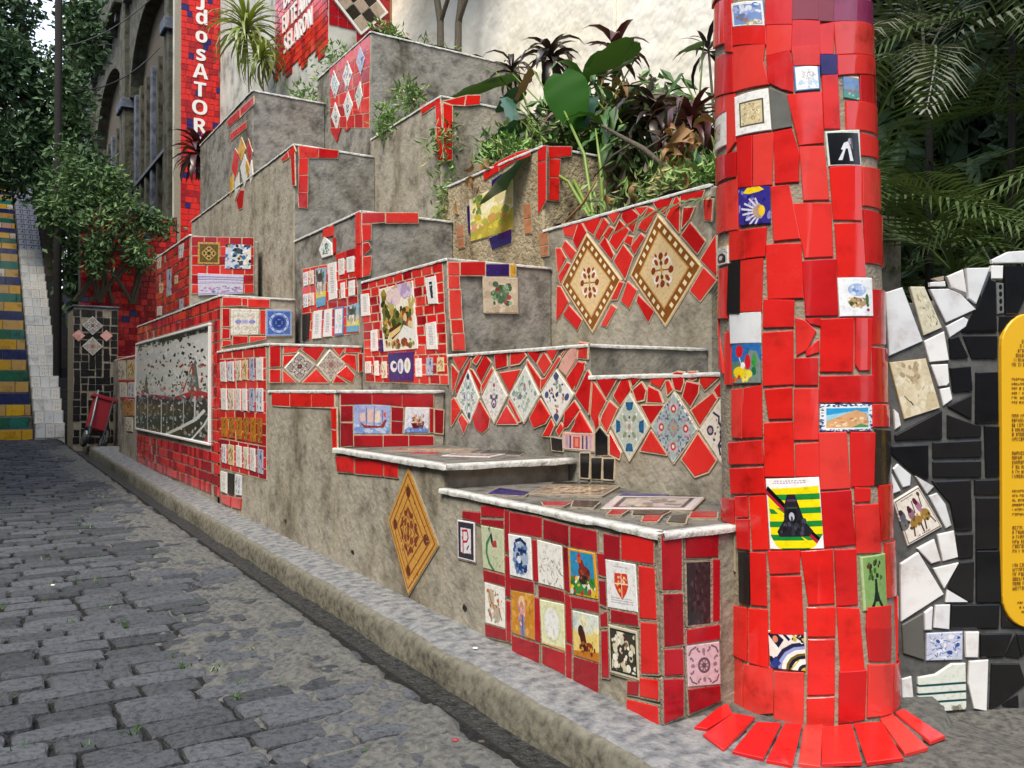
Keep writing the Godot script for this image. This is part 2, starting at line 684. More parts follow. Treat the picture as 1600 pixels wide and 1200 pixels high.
	pm.detail_albedo = noise_tex(43, 0.03, ["ccc6c0", "ece8e4", "faf9f8", "ffffff", "f2eeea"], [0.05, 0.26, 0.45, 0.75, 1.0], 6)
	pm.detail_uv_layer = BaseMaterial3D.DETAIL_UV_2
	pm.uv2_triplanar = true
	pm.uv2_world_triplanar = true
	pm.uv2_scale = Vector3.ONE * 2.5
	pm.albedo_texture = ImageTexture.create_from_image(im)
	M.print = pm
	# ground and stone
	var stone := noise_tex(9, 0.03, ["8a8d92", "c0c2c6", "e2e2e4", "b0afac"], [0.15, 0.4, 0.65, 0.95], 6)
	var rough := bump_tex(10, 0.035, 12.0, 6)
	M.cobbles = []
	for k in 5:
		var v := 0.072 + 0.016 * k
		M.cobbles.append(tri_mat(lin(v * 0.96, v * 1.0, v * 1.07), stone, 1.7, 0.8, rough, 0.45))
	M.dirt = tri_mat(lin(0.024, 0.023, 0.020), stone, 1.5, 0.95, rough, 1.0)
	M.cement = tri_mat(lin(0.185, 0.186, 0.186), noise_tex(11, 0.02, ["84827e", "b0aea9", "cdcac3", "e4e0d4", "aaa69e"], [0.08, 0.35, 0.55, 0.75, 0.95], 7, 1024), 1.1, 0.92, rough, 0.45)
	M.pavement = tri_mat(lin(0.40, 0.40, 0.41), noise_tex(12, 0.014, ["787a7c", "a6a7a8", "c0c0be", "d6d4ce", "a8a8a6"], [0.08, 0.35, 0.55, 0.75, 0.95], 7, 1024), 0.8, 0.93, rough, 0.4)
	M.kerb = tri_mat(lin(0.34, 0.332, 0.30), noise_tex(13, 0.018, ["74726a", "a29e94", "bcb8ac", "cec8ba", "8c8a7c"], [0.1, 0.35, 0.55, 0.75, 0.95], 6, 1024), 1.0, 0.93, rough, 0.2)
	M.gutter = tri_mat(lin(0.055, 0.053, 0.048), stone, 1.0, 0.32, rough, 0.8)
	M.cream = tri_mat(lin(0.86, 0.82, 0.73), noise_tex(14, 0.004, ["c4c0b4", "eae6da", "f8f4ec", "ffffff", "faf6ee"], [0.06, 0.2, 0.38, 0.7, 1.0], 5, 1024), 0.09, 0.9, fine, 0.2)
	M.pale = tri_mat(lin(0.62, 0.62, 0.58), noise_tex(15, 0.01, ["a8a8a4", "e0e0dc", "ffffff"], [0.1, 0.4, 0.9], 5), 0.3, 0.9)
	M.facade = tri_mat(lin(0.125, 0.127, 0.115), noise_tex(16, 0.012, ["706c60", "b4b0a0", "e4e0d0", "98948a"], [0.1, 0.4, 0.7, 0.95], 6), 0.5, 0.9, fine, 0.6)
	M.facade_blue = tri_mat(lin(0.17, 0.195, 0.25), noise_tex(17, 0.012, ["808080", "c0c0c0", "f0f0f0"], [0.1, 0.5, 0.9], 6), 0.5, 0.85)
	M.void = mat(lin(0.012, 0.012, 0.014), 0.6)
	M.glass = mat(lin(0.02, 0.025, 0.03), 0.08)
	M.iron = mat(lin(0.03, 0.032, 0.034), 0.5)
	M.soil = tri_mat(lin(0.05, 0.042, 0.032), stone, 2.0, 0.95, rough, 1.5)
	M.bark = tri_mat(lin(0.17, 0.14, 0.10), stone, 3.0, 0.9, rough, 1.2)
	M.pole = tri_mat(lin(0.025, 0.022, 0.02), stone, 2.0, 0.9)
	M.yellow_sign = mat(lin(0.74, 0.42, 0.015), 0.35)
	M.sign_ink = mat(lin(0.12, 0.035, 0.008), 0.5)
	M.white_paint = mat(lin(0.80, 0.78, 0.74), 0.5)
	M.red_paint = mat(lin(0.30, 0.012, 0.02), 0.5)
	M.rubber = mat(lin(0.02, 0.02, 0.022), 0.6)
	M.steel = mat(lin(0.35, 0.36, 0.38), 0.4)
	M.steel.metallic = 0.7
	M.leaf_big = leaf_mat(lin(0.014, 0.070, 0.004), 0.35, 0.55)
	M.leaf_big.metallic_specular = 0.2
	M.leaf_teal = leaf_mat(lin(0.03, 0.085, 0.055), 0.3, 0.3)
	M.leaf_mid = leaf_mat(lin(0.045, 0.11, 0.02), 0.4)
	M.leaf_dark = leaf_mat(lin(0.030, 0.018, 0.016), 0.3, 0.35)
	M.leaf_wine = leaf_mat(lin(0.060, 0.014, 0.016), 0.4, 0.35)
	M.leaf_lime = leaf_mat(lin(0.16, 0.21, 0.04), 0.5)
	M.leaf_dry = leaf_mat(lin(0.27, 0.145, 0.055), 0.3, 0.7)
	M.leaf_palm = leaf_mat(lin(0.066, 0.105, 0.030), 0.4, 0.45)
	M.leaf_palm_grey = leaf_mat(lin(0.13, 0.14, 0.095), 0.3, 0.5)
	M.stalk = mat(lin(0.16, 0.24, 0.04), 0.4)
	var lm := leaf_mat(Color.WHITE, 0.0, 0.45)
	lm.vertex_color_use_as_albedo = true
	lm.metallic_specular = 0.25
	lm.roughness = 0.6
	lm.backlight = Color(0.25, 0.35, 0.12)
	M.leaves = lm

# ------------------------------------------------------------------ plants
# a curved leaf blade along +Z from the origin, drooping to -Y
func blade(length: float, width: float, droop: float, fold := 0.25, segs := 6, tip := 1.0) -> ArrayMesh:
	var st := begin()
	st.set_smooth_group(1)
	var pts := []
	var p := Vector3.ZERO
	var ang := 0.0
	for i in segs + 1:
		pts.append([p, ang])
		p += Vector3(0, -sin(ang), cos(ang)) * length / segs
		ang += droop / segs
	for i in segs:
		var row := []
		for j in [i, i + 1]:
			var t := float(j) / segs
			var w := width * 0.5 * pow(sin(PI * clampf(0.06 + 0.94 * pow(t, 0.8) * tip, 0.0, 1.0)), 0.8)
			if j == segs:
				w = 0.001
			var c: Vector3 = pts[j][0]
			var upv := Vector3(0, cos(pts[j][1]), sin(pts[j][1]))
			row.append([c + Vector3(-w, 0, 0) + upv * w * fold, c, c + Vector3(w, 0, 0) + upv * w * fold])
		quad(st, row[0][0], row[0][1], row[1][1], row[1][0])
		quad(st, row[0][1], row[0][2], row[1][2], row[1][1])
	return done(st)

# a broad heart-shaped leaf, stalk at the origin, tip along +Z, with its midrib
func heart_leaf(length: float, width: float, lobes := 0.0) -> ArrayMesh:
	var st := begin()
	st.set_smooth_group(1)
	var n := 14
	var rim := []
	for i in n * 2 + 1:
		var t := float(i) / (n * 2)
		var a := lerpf(-PI * 0.93, PI * 0.93, t)
		var r := 0.5 * (1.0 + 0.12 * cos(a * 2.0)) * (1.0 - lobes * (0.5 + 0.5 * cos(a * 9.0)))
		var z := cos(a) * r * length * (1.12 if cos(a) > 0 else 0.72) + 0.30 * length
		var x := sin(a) * r * width
		if absf(a) < 0.35:
			z += length * 0.10 * (1.0 - absf(a) / 0.35)
		if z > 0.0:
			x *= 1.0 - 0.34 * pow(clampf(z / length, 0.0, 1.0), 1.6)
		var curl := -0.35 * pow(clampf(z / length, 0.0, 1.2), 2.0) * length * 0.5 - 0.18 * absf(x) + sin(a * 7.0) * 0.012 * length
		rim.append(Vector3(x, curl, z))
	for i in n * 2:
		var a: Vector3 = rim[i]
		var b: Vector3 = rim[i + 1]
		var za := clampf(a.z, 0.0, length * 0.8)
		var zb := clampf(b.z, 0.0, length * 0.8)
		var ca := Vector3(0, -0.35 * pow(za / length, 2.0) * length * 0.5, za)
		var cb := Vector3(0, -0.35 * pow(zb / length, 2.0) * length * 0.5, zb)
		quad(st, ca, cb, b, a)
	return done(st)

func aim(at: Vector3, dir: Vector3, roll := 0.0) -> Transform3D:
	# +Z along dir, +Y as much up as possible
	var z := dir.normalized()
	var x := Vector3.UP.cross(z)
	if x.length() < 0.05:
		x = Vector3.RIGHT
	x = x.normalized()
	var b := Basis(x, z.cross(x), z)
	return Transform3D(b * Basis(Vector3.BACK, roll), at)

func rosette(parent: Node, head: Vector3, count: int, length: float, width: float, material: Material, low := -0.3, high := 1.2, droop := 1.1) -> void:
	var vars := []
	for k in 3:
		vars.append(blade(length * (0.8 + 0.2 * k), width * (0.85 + 0.15 * k), droop * (0.7 + 0.3 * k), 0.3, 5))
	for k in count:
		var a := k * 2.399 + jit(0.3)
		var t := float(k) / count
		var e := lerpf(low, high, t) + jit(0.15)
		var d := Vector3(cos(a) * cos(e), sin(e), sin(a) * cos(e))
		obj("leaf", vars[k % 3], material, parent, aim(head - Vector3(0, length * 0.15 * (1.0 - t), 0), d, jit(0.3)))

func cane_plant(label: String, base: Vector3, head: Vector3, count: int, length: float, width: float, material: Material, group: String, droop := 1.2, category := "plant") -> Node3D:
	var t := thing("cane_plant", label, category, base, group)
	var st := begin()
	var mid := (base + head) * 0.5 + Vector3(jit(0.06), 0, jit(0.06))
	tube(st, [base, mid, head], [0.014, 0.011, 0.008])
	obj("stem", done(st), M.bark, t)
	rosette(t, head, count, length, width, material, -0.4, 1.3, droop)
	return t

func cluster_mesh(n: int, size: float, spread: float, narrow := 0.45) -> ArrayMesh:
	var st := begin()
	for k in n:
		var c := Vector3(jit(spread), jit(spread), jit(spread))
		var d := Vector3(jit(1), jit(0.6) - 0.2, jit(1)).normalized()
		var x := d.cross(Vector3(jit(1), 1, jit(1))).normalized() * size * narrow * 0.5
		var up := x.cross(d).normalized() * size * 0.12
		var a := c
		var b := c + d * size * 0.5
		var e := c + d * size - up * 0.6
		quad(st, a, b + x - up, e, b)
		quad(st, a, b, e, b - x - up)
	return done(st)

# leaves scattered through lobes: each lobe is [centre, radii]
func foliage(called: String, lobes: Array, count: int, mesh: Mesh, cols: Array, parent: Node, hollow := 0.35, gap := -0.12) -> MultiMeshInstance3D:
	var mm := MultiMesh.new()
	mm.transform_format = MultiMesh.TRANSFORM_3D
	mm.use_colors = true
	mm.mesh = mesh
	mm.instance_count = count
	var clump := FastNoiseLite.new()
	clump.seed = rng.randi() % 1000
	clump.frequency = 1.3
	for i in count:
		var lb: Array = lobes[i % lobes.size()]
		var p := Vector3.ZERO
		for tries in 12:
			var v := Vector3(jit(1), jit(1), jit(1))
			var l := v.length()
			if l > 1.0 or l < hollow:
				continue
			p = lb[0] + v * lb[1]
			if clump.get_noise_3dv(p * 1.4) > gap:
				break
		var b := Basis(Vector3(jit(1), 1, jit(1)).normalized(), rng.randf() * TAU).scaled(Vector3.ONE * rng.randf_range(0.7, 1.25))
		mm.set_instance_transform(i, Transform3D(b, p))
		var k: float = clampf(0.5 + clump.get_noise_3dv(p * 2.2) * 0.9 + jit(0.25), 0.0, 0.999)
		mm.set_instance_color(i, cols[int(k * cols.size())])
	var o := MultiMeshInstance3D.new()
	o.name = called
	o.multimesh = mm
	o.material_override = M.leaves
	parent.add_child(o, true)
	o.transform = (parent as Node3D).transform.affine_inverse() if parent != self else Transform3D()
	return o

func frond_mesh(length: float, leaflet: float, droop: float, n := 26) -> ArrayMesh:
	var st := begin()
	var p := Vector3.ZERO
	var ang := 0.0
	var prev := p
	for i in n:
		var t := float(i) / n
		prev = p
		p += Vector3(0, -sin(ang), cos(ang)) * length / n
		ang += droop / n
		var fwd := (p - prev).normalized()
		var w := 0.007 * (1.0 - t) + 0.002
		quad(st, prev + Vector3(-w, 0, 0), prev + Vector3(w, 0, 0), p + Vector3(w, 0, 0), p + Vector3(-w, 0, 0))
		if t < 0.12:
			continue
		var ll := leaflet * sin(PI * (0.12 + 0.85 * t)) * rng.randf_range(0.85, 1.1)
		for s in [-1.0, 1.0]:
			var d: Vector3 = (Vector3(s, 0.12 + jit(0.1), 0) * 0.85 + fwd * (0.45 + 0.5 * t)).normalized()
			var tip: Vector3 = p + d * ll + Vector3(0, -ll * 0.28, 0)
			var mid: Vector3 = p + d * ll * 0.5
			var hw := fwd * 0.011
			tri(st, p - hw * 0.6, mid - hw, mid + hw)
			tri(st, mid - hw, tip, mid + hw)
	return done(st)

func palm(label: String, base: Vector3, height: float, count: int, length: float, material: Material, face := 0.0, spread := PI) -> void:
	var t := thing("palm", label, "palm", base, "palms behind the black and white wall")
	var st := begin()
	tube(st, [base, base + Vector3(0.03, height * 0.5, 0.0), base + Vector3(0, height, 0.03)], [0.028, 0.022, 0.018])
	obj("trunk", done(st), M.pole, t)
	var vars := [frond_mesh(length, 0.30, 1.0), frond_mesh(length * 0.85, 0.27, 1.5), frond_mesh(length * 1.1, 0.33, 0.8)]
	for k in count:
		var a := face + (k * 2.399 if spread >= PI else jit(spread))
		var e := rng.randf_range(-0.1, 1.15)
		var d := Vector3(cos(a) * cos(e), sin(e), sin(a) * cos(e))
		obj("frond", vars[k % 3], material, t, aim(base + Vector3(0, height, 0), d, jit(0.4)))

# ------------------------------------------------------------------ the terrace
func coping_strip(parent: Node, a: Vector3, b: Vector3, out: Vector3, wide: float, high: float, mat_: String = "coping") -> void:
	# a worn edging of white cement from a to b, its top outer edge at the line, leaning out by a little
	var st := begin()
	st.set_smooth_group(1)
	var n := maxi(3, int((b - a).length() / 0.06))
	var rows := []
	var cn := FastNoiseLite.new()
	cn.seed = 31
	cn.frequency = 3.0
	cn.fractal_octaves = 3
	for i in n + 1:
		var c := a.lerp(b, float(i) / n)
		var w := cn.get_noise_3dv(c * 2.0) * 0.006
		var o := out * (0.010 + w)
		rows.append([c + o - Vector3(0, high + cn.get_noise_3dv(c * 3.0 + Vector3.ONE) * 0.006, 0), c + o * 1.15 + Vector3(0, -high * 0.35, 0), c + o * 0.75 + Vector3(0, 0.003, 0), c - out * (wide + cn.get_noise_3dv(c * 4.0) * 0.01) + Vector3(0, 0.005, 0), c - out * wide - Vector3(0, high * 0.5, 0)])
	var flip := out.cross(b - a).y > 0
	for i in n:
		for k in 4:
			if flip:
				quad(st, rows[i][k], rows[i][k + 1], rows[i + 1][k + 1], rows[i + 1][k])
			else:
				quad(st, rows[i][k], rows[i + 1][k], rows[i + 1][k + 1], rows[i][k + 1])
	for q in [rows[0], rows[n]]:
		for k in range(1, 4):
			tri(st, q[0], q[k], q[k + 1])
	obj("coping", done(st), M[mat_], parent)

func block(label: String, lo: Vector3, hi: Vector3, material: String, street_edge := true, end_edge := true, group := "stepped blocks of the terrace", edge := 0.014) -> Node3D:
	var t := thing("mosaic_block", label, "mosaic block", Vector3((lo.x + hi.x) * 0.5, lo.y, (lo.z + hi.z) * 0.5), group)
	obj("body", box_mesh(lo, hi, 0.012), M[material], t)
	if street_edge:
		coping_strip(t, Vector3(lo.x, hi.y, lo.z + 0.01), Vector3(lo.x, hi.y, hi.z), Vector3.LEFT, 0.024, edge)
	if end_edge:
		coping_strip(t, Vector3(lo.x, hi.y, hi.z), Vector3(hi.x - 0.01, hi.y, hi.z), Vector3.BACK, 0.028, edge)
	return t

func fill(t: Node, key: String, grout_mat := "grout") -> void:
	for p in DATA[key]:
		add_panel(t, p[0], p[1], p[2], grout_mat, p[0] != "y" or true)

func small_mosaic(t: Node, z0: float, z1: float, y0: float, y1: float, x: float, step: float, holes: Array) -> void:
	# many little red tiles, too small in the photograph to pick out singly
	var st := begin()
	var st2 := begin()
	var nz := int(round((z1 - z0) / step))
	var ny := int(round((y1 - y0) / step))
	var stz := (z1 - z0) / nz
	var sty := (y1 - y0) / ny
	for i in nz:
		for j in ny:
			var z := z0 + (i + 0.5) * stz
			var y := y0 + (j + 0.5) * sty
			if rng.randf() < 0.02:
				continue
			var hit := false
			for h in holes:
				if Rect2(h).grow(step * 0.4).has_point(Vector2(z, y)):
					hit = true
			if hit:
				continue
			var hz := stz * 0.47 * rng.randf_range(0.85, 1.0)
			var hy := sty * 0.47 * rng.randf_range(0.85, 1.0)
			box(st if rng.randf() < 0.6 else st2, Vector3(x - 0.006 - jit(0.001), y - hy, z - hz), Vector3(x + 0.002, y + hy, z + hz), 0.0025)
	for q in [[st, "r"], [st2, "d"]]:
		var o := obj("tile_field", done(q[0]), mat_for(q[1]), t)
		o.set_meta("kind", "stuff")

func rect_text(kind: String, u0: float, u1: float, v0: float, v1: float) -> String:
	return "%s %d,%d %d,%d %d,%d %d,%d" % [kind, int(u0 * 1000), int(v1 * 1000), int(u1 * 1000), int(v1 * 1000), int(u1 * 1000), int(v0 * 1000), int(u0 * 1000), int(v0 * 1000)]

# ------------------------------------------------------------------ the scene
func _ready() -> void:
	rng.seed = 20
	# camera
	var cam := Camera3D.new()
	cam.name = "camera"
	cam.fov = 47.77
	cam.near = 0.05
	cam.far = 600.0
	cam.position = Vector3(0, 1.0, 0)
	cam.rotation = Vector3(deg_to_rad(0.5), deg_to_rad(-32.2), 0)
	add_child(cam)
	cam.current = true
	# sky, air and exposure: open shade under a bright pale sky
	var env := Environment.new()
	var sky := Sky.new()
	var ps := ProceduralSkyMaterial.new()
	ps.sky_top_color = Color(0.66, 0.72, 0.81)
	ps.sky_horizon_color = Color(0.78, 0.79, 0.81)
	ps.sky_curve = 0.25
	ps.ground_horizon_color = Color(0.42, 0.42, 0.41)
	ps.ground_bottom_color = Color(0.25, 0.25, 0.24)
	ps.sun_angle_max = 1.0
	sky.sky_material = ps
	env.background_mode = Environment.BG_SKY
	env.sky = sky
	env.tonemap_mode = Environment.TONE_MAPPER_LINEAR
	env.tonemap_exposure = 3.05
	env.sdfgi_enabled = true
	env.ssao_enabled = true
	env.ssil_enabled = true
	var we := WorldEnvironment.new()
	we.name = "environment"
	we.environment = env
	add_child(we)
	var sun := DirectionalLight3D.new()
	sun.name = "sun"
	sun.light_energy = 0.5
	sun.light_angular_distance = 24.0
	sun.light_color = Color(1.0, 0.97, 0.92)
	sun.shadow_enabled = true
	add_child(sun)
	sun.look_at_from_position(Vector3.ZERO, Vector3(0.55, -1.0, -0.42), Vector3.UP)

	make_materials()
	ground()
	terrace()
	wall_and_pillar()
	background()
	garden()
	props()

# ------------------------------------------------------------------ ground, lane, kerb
func sheet(xs: Array, zs: Array, f: Callable) -> ArrayMesh:
	var st := begin()
	st.set_smooth_group(1)
	var rows := []
	for z in zs:
		var row := []
		for x in xs:
			row.append(f.call(x, z))
		rows.append(row)
	for j in zs.size() - 1:
		for i in xs.size() - 1:
			quad(st, rows[j][i], rows[j][i + 1], rows[j + 1][i + 1], rows[j + 1][i])
	return done(st)

func steps(a: float, b: float, d: float) -> Array:
	var r := []
	var n := int(ceil(absf(b - a) / d))
	for i in n + 1:
		r.append(lerpf(a, b, float(i) / n))
	return r

func ground() -> void:
	struct("ground", box_mesh(Vector3(-300, -1.2, -300), Vector3(300, -0.55, 300)), M.dirt)
	var n1 := FastNoiseLite.new()
	n1.seed = 5
	n1.frequency = 2.2
	n1.fractal_octaves = 4
	var n2 := FastNoiseLite.new()
	n2.seed = 9
	n2.frequency = 9.0
	n2.fractal_octaves = 3
	# bed of the lane
	var bed := func(x: float, z: float) -> Vector3:
		return Vector3(x, ground_y(z) - 0.078 + n1.get_noise_2d(x, z) * 0.006, z)
	var road := struct("street", sheet(steps(-4.0, 1.37, 0.15), steps(1.0, -17.6, 0.15), bed), M.dirt)
	# the stones, in courses across the lane
	var variants := []
	for k in 8:
		variants.append(cobble())
	var stones := []
	var z := -0.9
	var row := 0
	while z > -16.9:
		var pitch := 0.108 + rng.randf() * 0.024
		var x := 1.36 - rng.randf() * 0.12
		while x > -1.9:
			var l := rng.randf_range(0.19, 0.33)
			var px_ := x - l * 0.5
			var pz := z - pitch * 0.5
			stones.append([Vector3(px_, ground_y(pz) - 0.058 + n1.get_noise_2d(px_ * 0.7, pz * 0.7) * 0.016 + jit(0.003), pz), l, pitch])
			x -= l + 0.009
		z -= pitch + 0.008
		row += 1
	var look := Vector3(sin(deg_to_rad(32.2)), 0, -cos(deg_to_rad(32.2)))
	stones.sort_custom(func(a, b): return rank(a[0], look) < rank(b[0], look))
	var rest := []
	for i in stones.size():
		var s: Array = stones[i]
		var b := Basis.from_euler(Vector3(jit(0.035), jit(0.03), jit(0.025))).scaled_local(Vector3(s[1] * 0.995, 1.0, s[2] * 0.99))
		var xf := Transform3D(b, s[0])
		if i < 300:
			obj("cobblestone", variants[rng.randi() % 8], M.cobbles[rng.randi() % 5], road, xf)
		else:
			rest.append(xf)
	for v in 4:
		var mm := MultiMesh.new()
		mm.transform_format = MultiMesh.TRANSFORM_3D
		mm.mesh = variants[v]
		var mine := []
		for i in rest.size():
			if i % 4 == v:
				mine.append(rest[i])
		mm.instance_count = mine.size()
		for i in mine.size():
			mm.set_instance_transform(i, mine[i])
		var o := MultiMeshInstance3D.new()
		o.name = "far_cobblestones"
		o.multimesh = mm
		o.material_override = M.cobbles[v]
		o.set_meta("kind", "stuff")
		road.add_child(o, true)
	# worn cement smeared over the stones along the gutter
	var smear := func(x: float, zz: float) -> Vector3:
		var k := smoothstep(0.45, 1.30, x + n1.get_noise_2d(x * 0.5 + 4.0, zz * 0.35) * 0.34 + n2.get_noise_2d(x * 0.6, zz * 0.6) * 0.18 - 0.16 * smoothstep(-3.5, -9.0, zz))
		var h := -0.092 + 0.044 * k + n1.get_noise_2d(x * 2.2, zz * 2.2) * 0.018 + n2.get_noise_2d(x * 1.5, zz * 1.5) * 0.014
		if x > 1.30:
			h -= (x - 1.30) * 0.9
		return Vector3(x + n2.get_noise_2d(zz * 0.5, 3.0) * 0.03, ground_y(zz) + h, zz)
	struct("worn_cement", sheet(steps(0.25, 1.385, 0.022), steps(0.6, -15.0, 0.028), smear), M.cement)
	var gut := func(x: float, zz: float) -> Vector3:
		return Vector3(x, ground_y(zz) - 0.128 + n1.get_noise_2d(x * 2.0, zz) * 0.006 + absf(x - 1.45) * 0.08, zz)
	struct("gutter", sheet(steps(1.33, 1.57, 0.04), steps(0.6, -16.0, 0.05), gut), M.gutter)
	# kerb: a rough cast edge, its top worn round
	var st := begin()
	st.set_smooth_group(1)
	var prev := []
	for zz in steps(0.6, -16.0, 0.035):
		var g := ground_y(zz)
		var e := n1.get_noise_2d(zz * 0.9, 7.0) * 0.035 + n2.get_noise_2d(zz * 0.7, 1.0) * 0.016
		var f := n1.get_noise_2d(zz * 0.8, 17.0) * 0.022
		var h := n1.get_noise_2d(zz * 1.0, 27.0) * 0.014
		var ring := [Vector3(1.522 + f, g - 0.16, zz), Vector3(1.524 + f * 0.8 + n2.get_noise_2d(zz, 5.0) * 0.006, g - 0.09 + h * 0.4, zz), Vector3(1.530 + e * 0.5 + n2.get_noise_2d(zz, 9.0) * 0.006, g - 0.045, zz), Vector3(1.536 + e * 0.7, g - 0.020 + h * 0.5, zz), Vector3(1.546 + e * 0.8, g - 0.008 + h * 0.3, zz), Vector3(1.566 + e * 0.6, g - 0.006 + h * 0.1, zz)]
		if not prev.is_empty():
			for k in 5:
				quad(st, prev[k], prev[k + 1], ring[k + 1], ring[k])
		prev = ring
	struct("kerb", done(st), M.kerb)
	var pave := func(x: float, zz: float) -> Vector3:
		var g := ground_y(zz)
		var drop := 0.055 * smoothstep(2.45, 2.75, x) * smoothstep(-2.2, -1.7, zz)
		drop += 0.012 * exp(-pow(Vector2(x - 2.35, zz + 1.9).length() / 0.42, 4.0))
		var ed := 1.0 - smoothstep(1.555, 1.60, x)
		return Vector3(x + ed * n1.get_noise_2d(zz * 0.9, 7.0) * 0.025, g - drop - 0.002 - ed * 0.008 + n1.get_noise_2d(x * 0.9, zz * 0.9) * 0.008 * (1.0 - ed) + n2.get_noise_2d(x, zz) * 0.002, zz)
	struct("pavement", sheet(steps(1.555, 2.0, 0.03), steps(-1.0, -14.0, 0.045), pave), M.pavement)
	struct("forecourt", sheet(steps(1.598, 5.2, 0.06), steps(1.2, -1.0, 0.06), pave), M.cement)
	struct("forecourt", sheet(steps(2.0, 4.2, 0.05), steps(-1.0, -2.4, 0.05), pave), M.cement)
	# weeds in the joints
	var grass := begin()
	for k in 150:
		var zz := -1.6 - 9.0 * pow(rng.randf(), 1.6)
		var x := rng.randf_range(-0.2, 1.15) + maxf(0.0, -zz - 6.0) * 0.03
		var c := Vector3(x, ground_y(zz) - 0.066, zz)
		for q in 7:
			var d := Vector3(jit(1), 0.7, jit(1)).normalized() * rng.randf_range(0.018, 0.045)
			var w := Vector3(jit(1), 0, jit(1)).normalized() * 0.004
			var o := c + Vector3(jit(0.025), 0, jit(0.01))
			tri(grass, o - w, o + w, o + d)
	var gr := obj("weeds", done(grass), M.leaf_mid)
	gr.set_meta("kind", "stuff")
	gr.set_meta("label", "tiny green weeds sprouting in the joints of the cobblestones")
	gr.set_meta("category", "weeds")
	# litter
	var specks := [[0.38, -5.0, "white"], [1.22, -2.25, "red"], [1.28, -2.2, "brown"], [1.66, -2.9, "white"]]
	for s in specks:
		var q := obj("litter", box_mesh(Vector3(-0.010, -0.003, -0.006), Vector3(0.010, 0.004, 0.007), 0.003), M.white_paint if s[2] == "white" else M.red_paint if s[2] == "red" else M.bark, self, Transform3D(Basis(Vector3.UP, s[0] * 7.0), Vector3(s[0], ground_y(s[1]) - (0.026 if s[0] < 1.4 else -0.004), s[1])))
		q.set_meta("label", {"white": "small scrap of white litter on the ground near the gutter", "red": "dark red pebble lying on the worn cement beside the gutter", "brown": "brown stone chip lying at the edge of the gutter"}[s[2]])
		q.set_meta("category", "litter")
		q.set_meta("group", "scraps of litter on the lane")

func rank(p: Vector3, look: Vector3) -> float:
	# nearest stones in the field of view first
	var d := p.length()
	var c := p.normalized().dot(look)
	return d + (30.0 if c < 0.80 else 0.0) + (40.0 if d < 1.7 else 0.0)

func cobble() -> ArrayMesh:
	# unit footprint, flat worn top near y = 0, broken edges
	var st := begin()
	var us := [-1.0, -0.97, -0.90, -0.45, 0.0, 0.45, 0.90, 0.97, 1.0]
	var vs := [-1.0, -0.94, -0.80, -0.3, 0.3, 0.80, 0.94, 1.0]
	var rows := []
	var c1 := jit(0.05)
	var c2 := jit(0.10)
	var cut := jit(0.06)
	for j in vs.size():
		var row := []
		for i in us.size():
			var u: float = us[i]
			var v: float = vs[j]
			var edge := i == 0 or j == 0 or i == us.size() - 1 or j == vs.size() - 1
			var near := i == 1 or j == 1 or i == us.size() - 2 or j == vs.size() - 2
			var y := 0.002 - 0.003 * u * u - 0.003 * v * v + jit(0.0009)
			if near:
				y -= 0.005 + rng.randf() * 0.004
			if edge:
				y = -0.045
			var corner := absf(u) > 0.8 and absf(v) > 0.7
			var sx := u * (0.5 + c1 * v * 0.2 + cut * u * v * 0.1) + jit(0.010)
			var sz := v * (0.5 + c2 * u * 0.4) + jit(0.022)
			if corner:
				sx *= 0.985
				sz *= 0.95
			row.append(Vector3(sx, y, sz))
		rows.append(row)
	for j in vs.size() - 1:
		for i in us.size() - 1:
			quad(st, rows[j][i], rows[j + 1][i], rows[j + 1][i + 1], rows[j][i + 1])
	return done(st)

